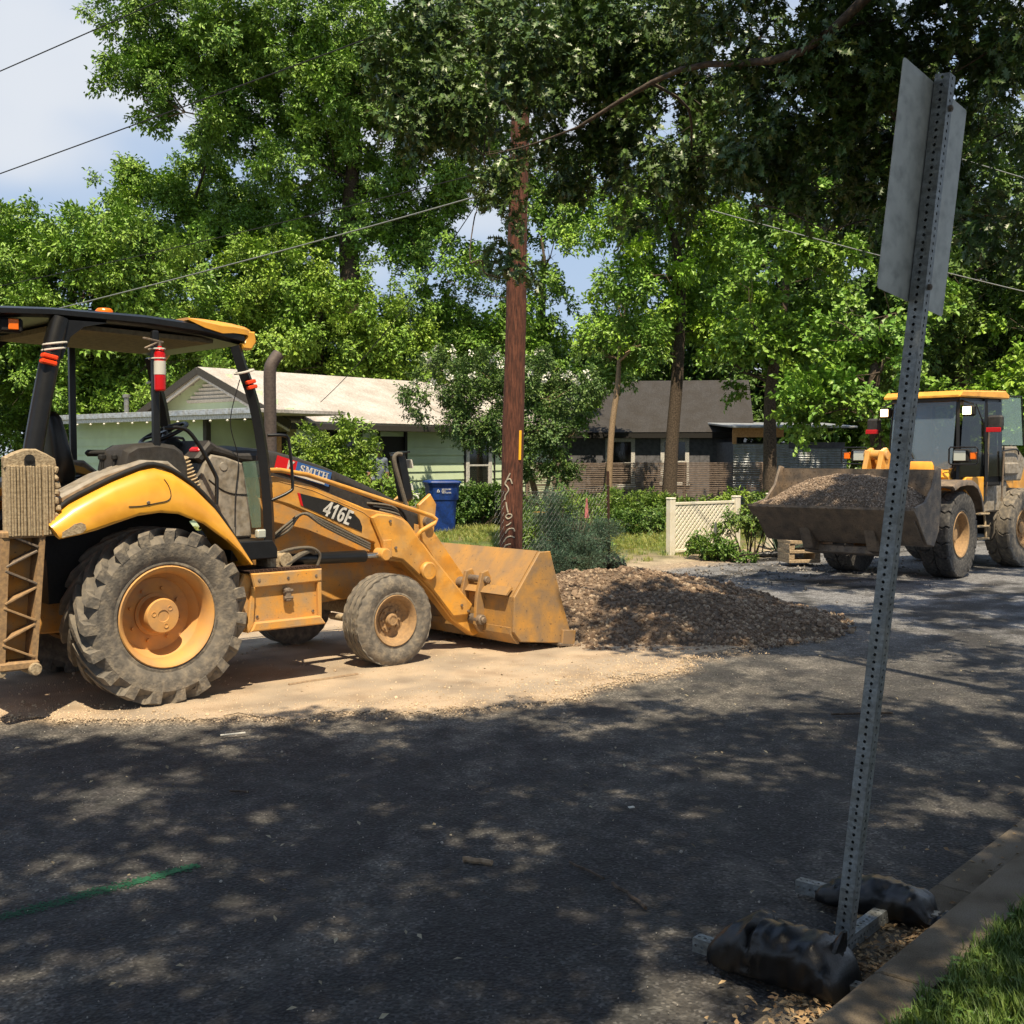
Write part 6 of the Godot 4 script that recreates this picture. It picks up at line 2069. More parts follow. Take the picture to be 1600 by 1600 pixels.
func make_pole():
	var base := Vector3(-0.03, 0.0, -17.0)
	var r := thing("utility_pole", "reddish brown wooden utility pole with white chalk marks by the digger bucket", "utility pole", base)
	var mb := MB.new()
	var pts := []
	var rad := []
	for k in 15:
		var y := -0.05 + k * 0.78
		pts.append(Vector3(y * 0.022 + 0.004 * sin(k * 1.7), y, 0.004 * cos(k * 2.1)))
		rad.append(0.168 - 0.0055 * y + 0.003 * sin(k * 2.6))
	mb.tube(pts, rad, 22)
	obj("shaft", mb, M.pole, r, 60.0)
	mb = MB.new()          # blackened butt where tar and dirt cling
	var rings := []
	for k in 2:
		pass
	mb.tube([Vector3(0.088, 3.0, 0.10), Vector3(0.06, 1.4, 0.112), Vector3(0.03, 0.05, 0.12)], 0.03, 6)
	obj("ground_wire_cover", mb, M.black_matt, r)
	mb = MB.new()
	mb.box(Vector3(0.145, 1.98, 0.13), Vector3(0.035, 0.42, 0.012), Basis(Vector3(0, 0, 1), -0.02), 0.003)
	obj("yellow_strip", mb, M.yellow_tag, r)
	# chalk marks following the round of the pole
	var marks := [
		[[-0.1, 1.42], [-0.07, 1.5], [-0.03, 1.58]],
		[[0.0, 1.43], [-0.03, 1.5], [-0.08, 1.48], [-0.1, 1.43], [-0.06, 1.38], [-0.05, 1.33], [-0.09, 1.27], [-0.1, 1.2]],
		[[-0.08, 1.17], [-0.07, 1.1], [-0.05, 1.02]],
		[[-0.05, 1.0], [-0.08, 0.965], [-0.05, 0.93], [0.0, 0.955], [0.0, 0.99], [-0.05, 1.0]],
		[[-0.07, 0.83], [-0.03, 0.85], [0.0, 0.88]],
		[[-0.08, 0.72], [-0.04, 0.78], [0.03, 0.79], [0.05, 0.75]],
		[[-0.1, 0.6], [-0.06, 0.66], [0.0, 0.68], [0.05, 0.66]],
		[[-0.1, 0.5], [-0.07, 0.55], [0.0, 0.57]]]
	for m in marks:
		mb = MB.new()
		var p := []
		for q in m:
			var cx: float = q[1] * 0.022
			var R: float = 0.168 - 0.0055 * q[1] + 0.001
			p.append(Vector3(cx + q[0], q[1], sqrt(max(0.0, R * R - q[0] * q[0]))))
		mb.tube(smooth_path(p, 3), 0.0105, 5)
		obj("chalk_mark", mb, M.chalk, r)
	mb = MB.new()
	mb.box(Vector3(0.22, 10.4, 0), Vector3(2.2, 0.11, 0.09), Basis(Vector3.UP, deg_to_rad(-40)), 0.008)
	obj("cross_arm", mb, M.wood, r)
	# overhead lines, each a thing
	var lines := [
		["overhead_wire", "thin dark power line crossing the sky, highest of the lines", base + Vector3(0.23, 10.5, 0), Vector3(-16.92, 7.7, -26.0), 0.05, 0.011, M.cable],
		["overhead_wire", "thin dark power line passing the bare twigs of the tall tree", base + Vector3(0.2, 8.5, 0.1), Vector3(-16.92, 5.94, -26.0), 0.05, 0.011, M.cable],
		["service_cable", "pale thick service cable sloping down towards the green house porch", base + Vector3(0.1, 5.66, 0.1), Vector3(-13.02, 3.91, -24.0), 0.1, 0.012, M.cable_pale],
		["service_cable", "thin dark service cable just above the pale one", base + Vector3(0.1, 5.95, 0.1), Vector3(-14.1, 4.96, -26.0), 0.1, 0.008, M.cable],
		["guy_wire", "green-grey wire running behind the sign panel into the trees, the upper one", base + Vector3(0.2, 8.1, 0), Vector3(10.85, 5.82, -20.0), 0.1, 0.009, M.cable_pale],
		["guy_wire", "green-grey wire running behind the sign panel into the trees, the lower one", base + Vector3(0.15, 6.1, 0), Vector3(10.85, 4.08, -20.0), 0.1, 0.009, M.cable_pale],
		["house_drop", "dark cable dropping from the pole to the eave of the green house", base + Vector3(0.1, 6.3, 0), Vector3(-4.2, 3.0, -26.0), 0.3, 0.008, M.cable]]
	for l in lines:
		mb = MB.new()
		var p := []
		for k in 25:
			var t := k / 24.0
			p.append((l[2] as Vector3).lerp(l[3], t) - Vector3(0, l[4] * 4.0 * t * (1.0 - t), 0))
		mb.tube(p, l[5], 5)
		tag(obj(l[0], mb, l[6], null, 80.0), l[1], "wire")

func sack(mb: MB, a: Vector3, b: Vector3, w: float, h: float, sd: int, waist := 0.0, neck := 0.0):
	# a filled sack lying from a to b: flat below, swollen above, wrinkled, pinched at a waist or a tied neck
	var n := FastNoiseLite.new()
	n.seed = sd
	n.frequency = 1.0
	var d := (b - a)
	var L := d.length()
	d /= L
	var s := d.cross(Vector3.UP).normalized()
	var rings := []
	for k in 41:
		var t := k / 40.0
		var e := pow(clampf(1.0 - pow(absf(2.0 * t - 1.0), 3.2), 0.0, 1.0), 0.5)
		if waist > 0.0:
			e *= 1.0 - 0.16 * exp(-pow((t - waist) / 0.022, 2.0))
		if neck > 0.0:
			e *= 1.0 - 0.5 * exp(-pow((t - neck) / 0.05, 2.0))
		e = maxf(e, 0.06)
		var ring := PackedVector3Array()
		for i in 36:
			var an := TAU * i / 36
			var c := cos(an)
			var y := sin(an)
			var wide := signf(c) * pow(absf(c), 0.8) * w / 2 * (0.55 + 0.45 * e) * (1.0 if e > 0.3 else e / 0.3)
			var high := (0.5 + 0.5 * signf(y) * pow(absf(y), 0.75)) * h * e
			var p: Vector3 = a + d * (t * L) + s * wide + Vector3(0, high, 0)
			var wr := n.get_noise_3dv(p * 5.0) * 0.035 + n.get_noise_3d(p.dot(d) * 26.0, p.dot(s) * 7.0, p.y * 7.0) * 0.013
			var pull := 0.0
			for q in [waist, neck]:
				if q > 0.0:
					pull += exp(-pow((t - q) / 0.09, 2.0)) * sin(an * 9.0 + n.get_noise_1d(t * 9.0) * 2.0) * 0.006
			p += (s * c + Vector3.UP * maxf(y, 0.0)) * (wr + pull) * minf(1.0, e * 2.0)
			p.y = maxf(p.y, a.y + 0.003)
			ring.push_back(p)
		rings.append(ring)
	mb.loft(rings)

func perforated_bar(mb: MB, a: Vector3, b: Vector3, wu: Vector3, wv: Vector3, w: float, pitch: float, hr: float):
	# square steel tube with a row of round holes in every face
	var d := (b - a)
	var n := int(round(d.length() / pitch))
	d /= n
	for f in 4:
		var nrm: Vector3 = [wu, wv, -wu, -wv][f]
		var tan: Vector3 = [wv, -wu, -wv, wu][f]
		for k in n:
			var c := a + d * (k + 0.5) + nrm * w / 2
			var hp := []
			var op := []
			for i in 8:
				var an := TAU * (i + 0.5) / 8
				hp.append(c + tan * cos(an) * hr + d.normalized() * sin(an) * hr)
			var e := d / 2
			var g := tan * w / 2 * 0.985
			op = [c + g + e * 0.4, c + g * 0.4 + e, c - g * 0.4 + e, c - g + e * 0.4, c - g - e * 0.4, c - g * 0.4 - e, c + g * 0.4 - e, c + g - e * 0.4]
			var cn := [c + g + e, c - g + e, c - g - e, c + g - e]
			for i in 8:
				mb.quad(hp[i], op[i], op[(i + 1) % 8], hp[(i + 1) % 8])
			mb.tri(op[0], cn[0], op[1]); mb.tri(op[2], cn[1], op[3]); mb.tri(op[4], cn[2], op[5]); mb.tri(op[6], cn[3], op[7])
			for i in 8:
				mb.quad(hp[(i + 1) % 8], hp[i], hp[i] - nrm * 0.003, hp[(i + 1) % 8] - nrm * 0.003)

func make_sign():
	var base := Vector3(1.235, 0.012, -4.3)
	var r := thing("road_sign", "back of a metal road sign on a leaning perforated steel post", "road sign", base)
	var mb := MB.new()
	var foot := Vector3(0, 0.05, 0)
	var head := Vector3(0.325, 3.2, -0.02)
	var ax := (head - foot).normalized()
	var wu := (U - ax * U.dot(ax)).normalized()
	var wv := wu.cross(ax).normalized()
	if wv.dot(W) < 0:
		wv = -wv
	perforated_bar(mb, foot, head, wu, wv, 0.055, 0.0268, 0.0062)
	obj("post", mb, M.galv, r, 20.0)
	# plate on the road side of the post
	mb = MB.new()
	var c := head - ax * 0.42 + wv * 0.034 + wu * 0.015
	var sb := Basis(wu, ax, wu.cross(ax))
	var pl := []
	var hw := 0.315
	var hh := 0.395
	for q in [[1, 1], [-1, 1], [-1, -1], [1, -1]]:
		for k in 4:
			var an: float = atan2(q[1], q[0]) - PI / 4 + k * PI / 6
			pl.append(Vector2(q[0] * (hw - 0.014) + cos(an) * 0.014, q[1] * (hh - 0.014) + sin(an) * 0.014))
	mb.prism(pl, -0.0015, 0.0015, Transform3D(sb, c))
	var plate := obj("sign_panel", mb, M.alu, r)
	for y in [0.3, -0.34]:
		mb = MB.new()
		var p: Vector3 = c + ax * y - wu * 0.012
		mb.cyl(p - wv * 0.075, p + wv * 0.012, 0.006, 8)
		mb.cyl(p - wv * 0.072, p - wv * 0.062, 0.012, 6)
		obj("bolt", mb, M.steel_worn, plate)
	# frame lying on the ground
	mb = MB.new()
	perforated_bar(mb, -U * 0.33 + Vector3(0, 0.03, 0), U * 0.40 + Vector3(0, 0.03, 0), W, Vector3.UP, 0.052, 0.0268, 0.0062)
	obj("cross_bar", mb, M.galv, r, 20.0)
	for s in [[-0.33 - 0.028, 0.42, -0.4], [0.40 + 0.028, 0.4, -0.42]]:
		mb = MB.new()
		var o: Vector3 = U * s[0] + Vector3(0, 0.03, 0)
		perforated_bar(mb, o + W * s[2], o + W * s[1], U, Vector3.UP, 0.052, 0.0268, 0.0062)
		obj("foot_bar", mb, M.galv, r, 20.0)
	# sandbags over the feet
	for s in [[-0.37, 0.33, -0.2, 0.27, 0.2, 5, "fat black sandbag with a dog-eared corner weighing down the sign's near foot"], [0.43, 0.3, -0.26, 0.21, 0.145, 12, "slim black sandbag tied at one end on the sign's far foot"]]:
		var a: Vector3 = base + U * s[0] + W * s[1]
		var b: Vector3 = base + U * s[0] + W * s[2]
		var t := thing("sandbag", s[6], "sandbag", Vector3((a.x + b.x) / 2, 0.006, (a.z + b.z) / 2), 0.0, "sandbags on the sign stand")
		var org := t.position
		mb = MB.new()
		sack(mb, a - org - Vector3(0, base.y - 0.006, 0), b - org - Vector3(0, base.y - 0.006, 0), s[3], s[4], s[5], 0.36 if s[5] == 5 else 0.0, 0.86 if s[5] == 12 else 0.0)
		obj("sack", mb, M.bag, t, 60.0)
		mb = MB.new()
		rng.seed = s[5]
		var e: Vector3 = (b - org)
		if s[5] == 5:     # sewn corner standing up
			var fr := []
			for k in 9:       # slack cloth of the sewn end, pulled up into an ear
				var up := k / 8.0
				var wd := lerpf(0.075, 0.012, pow(up, 1.4))
				var cc := -W * (0.13 + 0.1 * up) + Vector3(0.02 * sin(up * 3.0), 0.07 + 0.16 * up, 0.02 * cos(up * 4.0))
				var ring := PackedVector3Array()
				for i in 14:
					var an := TAU * i / 14
					ring.push_back(cc + U * cos(an) * wd * (1.0 + 0.12 * sin(an * 3.0 + k)) - W * sin(an) * lerpf(0.05, 0.008, up) * (1.0 + 0.2 * sin(an * 5.0 + k * 1.3)))
				fr.append(ring)
			mb.loft(fr)
		else:             # gathered neck
			for k in 7:
				var an := TAU * k / 7
				mb.tube(smooth_path([e + W * 0.02 + Vector3(0, 0.06, 0), e - W * 0.07 + Vector3(cos(an) * 0.03, 0.06 + sin(an) * 0.03, 0), e - W * 0.13 + Vector3(cos(an) * 0.05, max(0.02, 0.05 + sin(an) * 0.04), sin(an) * 0.03)]), [0.02, 0.018, 0.016, 0.014, 0.014, 0.013, 0.012, 0.01, 0.006], 6)
		obj("loose_end", mb, M.bag, t, 50.0)

func make_yard_things():
	var mb: MB
	# blue recycling bin
	var bp := Vector3(-1.36, 0.0, -22.9)
	bp.y = yard_h(bp.x, bp.z)
	var r := thing("recycling_bin", "blue wheeled recycling bin with white print by the hedge", "bin", bp, deg_to_rad(14.0))
	mb = MB.new()
	var rings := []
	for q in [[0.0, 0.2, 0.22], [0.02, 0.215, 0.24], [0.62, 0.245, 0.285], [0.63, 0.275, 0.3], [0.9, 0.29, 0.32], [0.905, 0.31, 0.335], [0.94, 0.31, 0.335]]:
		var ring := PackedVector3Array()
		for p in [[-1, -0.8], [-0.8, -1], [0.8, -1], [1, -0.8], [1, 0.8], [0.8, 1], [-0.8, 1], [-1, 0.8]]:
			ring.push_back(Vector3(p[0] * q[1], q[0], p[1] * q[2]))
		rings.append(ring)
	mb.loft(rings)
	obj("body", mb, M.bin, r)
	mb = MB.new()
	rings = []
	for q in [[0.941, 1.0], [0.965, 1.02], [0.99, 0.97], [1.005, 0.7]]:
		var ring := PackedVector3Array()
		for p in [[-1, -0.8], [-0.8, -1], [0.8, -1], [1, -0.8], [1, 0.8], [0.8, 1], [-0.8, 1], [-1, 0.8]]:
			ring.push_back(Vector3(p[0] * 0.325 * q[1], q[0], p[1] * 0.36 * q[1]))
		rings.append(ring)
	mb.loft(rings)
	obj("lid", mb, M.bin, r)
	mb = MB.new()
	mb.cyl(Vector3(-0.2, 0.9, -0.38), Vector3(0.2, 0.9, -0.38), 0.018, 8)
	obj("handle", mb, M.bin, r)
	for s in [-1.0, 1.0]:
		mb = MB.new()
		mb.cyl(Vector3(0.2 * s, 0.1, -0.25), Vector3(0.255 * s, 0.1, -0.25), 0.1, 16, 0.01)
		obj("wheel", mb, M.black_matt, r)
	var pt := Transform3D(Basis(Vector3(1, 0, 0), -0.07), Vector3(0, 0.8, 0.322))
	mb = MB.new()
	for k in 3:
		var a := Vector2(cos(PI / 2 + TAU * k / 3), sin(PI / 2 + TAU * k / 3)) * 0.033
		var b := Vector2(cos(PI / 2 + TAU * (k + 1) / 3), sin(PI / 2 + TAU * (k + 1) / 3)) * 0.033
		var c := a.lerp(b, 0.85)
		mb.box(Vector3((a.x + c.x) / 2 - 0.13, (a.y + c.y) / 2, 0), Vector3((c - a).length(), 0.012, 0.004), Basis(Vector3(0, 0, 1), (b - a).angle()))
	obj("recycling_symbol", mb, M.white, r, 38.0, pt)
	for k in 3:
		put("lettering", text_mesh(["RECYCLING", "CITY", "RECYCLING"][k] if k != 1 else "ONLY", 0.024, 0.003, 800), M.white, r, pt * Transform3D(Basis(), Vector3(0.03 if k != 1 else -0.025, 0.033 - k * 0.033, 0)))
	# white garden chair
	var cp := Vector3(-2.0, 0.0, -24.6)
	cp.y = yard_h(cp.x, cp.z) + 0.01
	r = thing("garden_chair", "white metal garden chair in front of the green house wall", "chair", cp, deg_to_rad(60.0))
	mb = MB.new()
	mb.box(Vector3(0, 0.44, 0), Vector3(0.46, 0.03, 0.44), Basis(), 0.01)
	obj("seat", mb, M.white, r)
	mb = MB.new()
	mb.tube(smooth_path([Vector3(-0.21, 0.44, -0.2), Vector3(-0.2, 0.8, -0.24), Vector3(-0.12, 0.88, -0.26), Vector3(0.12, 0.88, -0.26), Vector3(0.2, 0.8, -0.24), Vector3(0.21, 0.44, -0.2)]), 0.024, 8)
	mb.box(Vector3(0, 0.68, -0.235), Vector3(0.4, 0.06, 0.02), Basis(), 0.005)
	obj("backrest", mb, M.white, r, 60.0)
	for x in [-0.2, 0.2]:
		for z in [-0.19, 0.19]:
			mb = MB.new()
			mb.cyl(Vector3(x, 0, z), Vector3(x, 0.44, z), 0.019, 8)
			obj("leg", mb, M.white, r)
		mb = MB.new()
		mb.tube(smooth_path([Vector3(x, 0.66, -0.22), Vector3(x * 1.08, 0.66, 0.12), Vector3(x * 1.05, 0.6, 0.2), Vector3(x, 0.44, 0.19)]), 0.017, 8)
		obj("armrest", mb, M.white, r, 60.0)
	# pallet standing by the road edge
	var pp := P(18.1, 8.95, 0.03)
	r = thing("wooden_pallet", "dusty wooden pallet block stack on the road edge under the loader bucket", "pallet", pp, deg_to_rad(10.0))
	for k in 3:
		mb = MB.new()
		mb.box(Vector3(0, 0.06 + 0.16 * k, 0.0), Vector3(0.55, 0.055, 0.5), Basis(Vector3.UP, 0.02 * k), 0.006)
		obj("board", mb, M.pallet, r)
	for k in 2:
		for x in [-0.225, 0.225]:
			mb = MB.new()
			mb.box(Vector3(x, 0.14 + 0.16 * k, 0), Vector3(0.1, 0.104, 0.48), Basis(), 0.006)
			obj("block", mb, M.pallet, r)
	# black sandbag at the rusty post, silt sock by the plants
	var sb := Vector3(1.5, 0.03, -18.75)
	r = thing("black_sandbag", "shiny black plastic sandbag at the foot of the rusty fence post", "sandbag", sb)
	mb = MB.new()
	sack(mb, Vector3(-0.3, 0, 0.05), Vector3(0.32, 0, -0.08), 0.36, 0.24, 8, 0.0, 0.85)
	obj("sack", mb, M.film, r, 50.0)
	var sk := Vector3(4.75, 0.05, -20.6)
	r = thing("silt_sock", "crumpled black silt sock lying along the flower bed edge", "silt sock", sk)
	mb = MB.new()
	sack(mb, Vector3(-0.55, 0, -0.05), Vector3(0.15, 0, 0.0), 0.16, 0.11, 21, 0.5, 0.0)
	sack(mb, Vector3(0.1, 0, 0.0), Vector3(0.6, 0, 0.1), 0.22, 0.17, 23, 0.4, 0.0)
	obj("sock", mb, M.bag, r, 50.0)
	# bent galvanised edging strip among the shrubs
	mb = MB.new()
	mb.tube(smooth_path([Vector3(0.2, 0.0, 0.05), Vector3(0.04, 0.18, 0), Vector3(-0.03, 0.4, 0), Vector3(-0.02, 0.62, 0)]), 0.022, 6)
	var ed := obj("edging_strip", mb, M.galv, null, 50.0, Transform3D(Basis(), Vector3(3.55, 0.05, -20.4)))
	tag(ed, "bent pale metal strip standing among the shrubs by the lattice", "metal strip")
	# yellow lily and pink ribbon seen through the mesh
	mb = MB.new()
	rng.seed = 8
	mb.cyl(Vector3.ZERO, Vector3(0.02, 0.85, 0), 0.008, 5)
	var lily := thing("yellow_lily", "yellow lily flower growing beside the utility pole", "flower", Vector3(0.42, 0.08, -18.3))
	obj("stem", mb, mat(Color(0.2, 0.35, 0.12), 0.7), lily)
	for k in 6:
		mb = MB.new()
		var an := TAU * k / 6
		var d := Vector3(cos(an), 0.25, sin(an))
		var s := d.cross(Vector3.UP).normalized()
		mb.loft([PackedVector3Array([Vector3(0.02, 0.85, 0), Vector3(0.02, 0.852, 0), Vector3(0.021, 0.852, 0)]), PackedVector3Array([Vector3(0.02, 0.86, 0) + d * 0.06 + s * 0.03, Vector3(0.02, 0.87, 0) + d * 0.06, Vector3(0.02, 0.86, 0) + d * 0.06 - s * 0.03]), PackedVector3Array([Vector3(0.02, 0.84, 0) + d * 0.12 + s * 0.003, Vector3(0.02, 0.845, 0) + d * 0.12, Vector3(0.02, 0.84, 0) + d * 0.12 - s * 0.003])])
		obj("petal", mb, M.yellow_tag, lily)
	mb = MB.new()
	var rb := []
	for k in 9:
		var y := 1.05 - k * 0.04
		rb.append(PackedVector3Array([Vector3(-0.012 - 0.003 * k, y, 0.012 * sin(k)), Vector3(0.012 + 0.003 * k, y, 0.012 * cos(k)), Vector3(0.012, y, -0.004), Vector3(-0.012, y, -0.004)]))
	mb.loft(rb)
	tag(obj("ribbon", mb, M.pink, null, 38.0, Transform3D(Basis(), Vector3(1.2, 0.1, -18.95))), "pink survey ribbon tied to a stake in the bushes", "ribbon")
	mb = MB.new()
	mb.cyl(Vector3(0, -1.05, -0.01), Vector3(0, 0.05, -0.01), 0.008, 5)
	# sticks on the road
	var sticks := [
		[Vector3(0.265, 0, -5.26), Vector3(0.4, 0, -5.06), 0.006, "thin straight stick on the asphalt near the sign foot"],
		[Vector3(0.435, 0, -5.0), Vector3(0.545, 0, -4.72), 0.008, "thicker forked stick on the asphalt near the sign foot"],
		[Vector3(-0.22, 0, -5.29), Vector3(-0.09, 0, -5.24), 0.013, "short rotten piece of bark on the asphalt"],
		[Vector3(2.27, 0, -8.3), Vector3(2.72, 0, -8.35), 0.009, "stick on the asphalt beside the sign post"],
		[Vector3(-1.55, 0, -6.4), Vector3(-1.44, 0, -6.38), 0.006, "tiny dark twig on the asphalt above the green line"],
		[Vector3(-1.78, 0, -9.3), Vector3(-1.28, 0, -9.75), 0.012, "flat wooden lath in the digger's shadow"]]
	for s in sticks:
		mb = MB.new()
		rng.seed = int(s[2] * 10000) + 3
		var p := []
		for k in 6:
			var q: Vector3 = (s[0] as Vector3).lerp(s[1], k / 5.0)
			q += Vector3(rng.randf_range(-1, 1), 0, rng.randf_range(-1, 1)) * s[2] * 0.8
			q.y = s[2] * 0.9 + 0.006 * tan_mask(U.dot(q), W.dot(q)) * 2.0
			p.append(q - s[0])
		mb.tube(smooth_path(p, 2), s[2], 6)
		tag(obj("stick", mb, M.bark if s[2] < 0.012 else M.bark_pale, null, 50.0, Transform3D(Basis(), s[0])), s[3], "stick")
	# scraps of litter
	for s in [[Vector3(-1.83, 0.0, -7.66), 0.16, "long pale paper scrap on the gravel beside the digger's rear tyre"], [Vector3(0.62, 0.0, -6.05), 0.03, "small white scrap of paper on the asphalt"]]:
		mb = MB.new()
		mb.box(Vector3(0, 0.008, 0), Vector3(s[1], 0.004, 0.022), Basis(Vector3.UP, 0.3) * Basis(Vector3(0, 0, 1), 0.04))
		tag(obj("paper_scrap", mb, M.paper, null, 38.0, Transform3D(Basis(), s[0] + Vector3(0, 0.012, 0))), s[2], "litter")

# ---------------------------------------------------------------- plants
func leaf_tris(V: PackedVector3Array, C: PackedColorArray, at: Vector3, dir: Vector3, up: Vector3, l: float, w: float, c: Color, lobed: bool):
	dir = dir.normalized()
	var s := dir.cross(up).normalized()
	var n := s.cross(dir).normalized()
	if lobed:
		var st := [[0.0, 0.04], [0.22, 0.2], [0.3, 0.07], [0.48, 0.44], [0.55, 0.1], [0.76, 0.36], [0.8, 0.09], [1.0, 0.03]]
		for k in st.size() - 1:
			var a: Vector3 = at + dir * l * st[k][0] - n * l * 0.12 * pow(st[k][0], 2)
			var b: Vector3 = at + dir * l * st[k + 1][0] - n * l * 0.12 * pow(st[k + 1][0], 2)
			for sd in [-1.0, 1.0]:
				var p: Vector3 = a + s * sd * l * st[k][1] + n * l * 0.25 * st[k][1] - dir * (0.0 if k % 2 == 0 else 0.04 * l)
				var q: Vector3 = b + s * sd * l * st[k + 1][1] + n * l * 0.25 * st[k + 1][1]
				for x in [a, p, q, a, q, b]:
					V.push_back(x)
					C.push_back(c)
	else:
		var m := at + dir * l * 0.45
		var p := m + s * w * 0.5 + n * w * 0.14
		var q := m - s * w * 0.5 + n * w * 0.14
		var t := at + dir * l - n * l * 0.08
		for x in [at, p, t, at, t, q]:
			V.push_back(x)
			C.push_back(c)

func soup(V: PackedVector3Array, C: PackedColorArray) -> ArrayMesh:
	var N := PackedVector3Array()
	N.resize(V.size())
	for i in range(0, V.size(), 3):
		var n := (V[i + 2] - V[i]).cross(V[i + 1] - V[i]).normalized()
		N[i] = n; N[i + 1] = n; N[i + 2] = n
	var a := []
	a.resize(Mesh.ARRAY_MAX)
	a[Mesh.ARRAY_VERTEX] = V
	a[Mesh.ARRAY_NORMAL] = N
	a[Mesh.ARRAY_COLOR] = C
	var m := ArrayMesh.new()
	m.add_surface_from_arrays(Mesh.PRIMITIVE_TRIANGLES, a)
	return m

func spray(sd: int, n: int, l: float, w: float, rad: float, c0: Color, c1: Color, lobed := false, droop := 0.3) -> ArrayMesh:
	# a leafy shoot: a stem along +z with side twigs, leaves along each twig
	rng.seed = sd
	var V := PackedVector3Array()
	var C := PackedColorArray()
	var twigs: int = max(5, n / 9)
	for t in twigs:
		var base := Vector3(0, 0, rad * 0.75 * (t + rng.randf()) / twigs)
		var an := t * 2.4 + rng.randf()
		var d := Vector3(cos(an), sin(an) * 0.8 + 0.1, rng.randf_range(0.15, 1.1)).normalized()
		var L := rad * rng.randf_range(0.35, 0.95)
		var brown := Color(0.06, 0.045, 0.025)
		var sx := d.cross(Vector3.UP).normalized() * 0.003
		for x in [base - sx, base + sx, base + d * L]:
			V.push_back(x); C.push_back(brown)
		for k in n / twigs:
			var f := (k + rng.randf()) / (n / twigs)
			var p := base + d * L * (0.2 + 0.8 * f) + Vector3(rng.randf_range(-1, 1), rng.randf_range(-1, 1), rng.randf_range(-1, 1)) * rad * 0.07
			var out := (d * 0.6 + Vector3(rng.randf_range(-1, 1), rng.randf_range(-0.7, 0.7) - droop, rng.randf_range(-1, 1))).normalized()
			var c := c0.lerp(c1, rng.randf()) * rng.randf_range(0.8, 1.15)
			c.a = 1.0
			leaf_tris(V, C, p, out, Vector3(rng.randf_range(-0.6, 0.6), 1.0, rng.randf_range(-0.6, 0.6)), l * rng.randf_range(0.65, 1.25), w * rng.randf_range(0.75, 1.25), c, lobed)
	return soup(V, C)

var S := {}

func make_sprays():
	S.pecan = [spray(1, 190, 0.125, 0.058, 0.5, Color(0.125, 0.24, 0.03), Color(0.21, 0.34, 0.045)), spray(2, 190, 0.12, 0.056, 0.5, Color(0.115, 0.23, 0.03), Color(0.19, 0.32, 0.042))]
	S.bright = [spray(3, 190, 0.112, 0.06, 0.48, Color(0.155, 0.285, 0.03), Color(0.26, 0.4, 0.045)), spray(4, 190, 0.11, 0.058, 0.48, Color(0.15, 0.275, 0.03), Color(0.28, 0.41, 0.045))]
	S.maple = [spray(5, 150, 0.115, 0.09, 0.5, Color(0.125, 0.25, 0.026), Color(0.21, 0.35, 0.042)), spray(6, 150, 0.115, 0.09, 0.5, Color(0.135, 0.26, 0.026), Color(0.23, 0.36, 0.038))]
	S.dark = [spray(7, 140, 0.14, 0.075, 0.5, Color(0.06, 0.12, 0.02), Color(0.115, 0.19, 0.028)), spray(8, 140, 0.14, 0.075, 0.5, Color(0.065, 0.12, 0.02), Color(0.12, 0.2, 0.026))]
	S.far = [spray(31, 150, 0.22, 0.12, 0.9, Color(0.06, 0.12, 0.02), Color(0.115, 0.19, 0.028)), spray(32, 150, 0.22, 0.12, 0.9, Color(0.065, 0.12, 0.02), Color(0.12, 0.2, 0.026))]
	S.oak = [spray(9, 72, 0.08, 0.045, 0.3, Color(0.045, 0.09, 0.02), Color(0.095, 0.155, 0.032), true, 0.5), spray(10, 72, 0.076, 0.045, 0.29, Color(0.05, 0.095, 0.02), Color(0.1, 0.165, 0.032), true, 0.5)]
	S.bush = [spray(11, 70, 0.085, 0.038, 0.26, Color(0.13, 0.23, 0.022), Color(0.24, 0.34, 0.035)), spray(12, 70, 0.08, 0.036, 0.25, Color(0.12, 0.21, 0.022), Color(0.22, 0.32, 0.03))]
	S.hedge = [spray(13, 80, 0.055, 0.034, 0.16, Color(0.05, 0.12, 0.02), Color(0.11, 0.2, 0.03)), spray(14, 80, 0.055, 0.032, 0.15, Color(0.06, 0.13, 0.02), Color(0.13, 0.22, 0.03))]
	S.rosemary = [spray(15, 100, 0.05, 0.008, 0.2, Color(0.05, 0.1, 0.065), Color(0.09, 0.16, 0.1), false, -0.3), spray(16, 100, 0.05, 0.008, 0.2, Color(0.045, 0.09, 0.055), Color(0.1, 0.17, 0.1), false, -0.3)]
	S.myrtle = [spray(17, 84, 0.065, 0.036, 0.25, Color(0.055, 0.12, 0.026), Color(0.12, 0.2, 0.04)), spray(18, 84, 0.065, 0.036, 0.25, Color(0.06, 0.12, 0.026), Color(0.13, 0.21, 0.04))]
	S.forb = [spray(19, 40, 0.1, 0.03, 0.2, Color(0.1, 0.19, 0.025), Color(0.2, 0.3, 0.04), false, -0.1), spray(20, 40, 0.09, 0.028, 0.2, Color(0.09, 0.18, 0.025), Color(0.19, 0.29, 0.05), false, -0.1)]

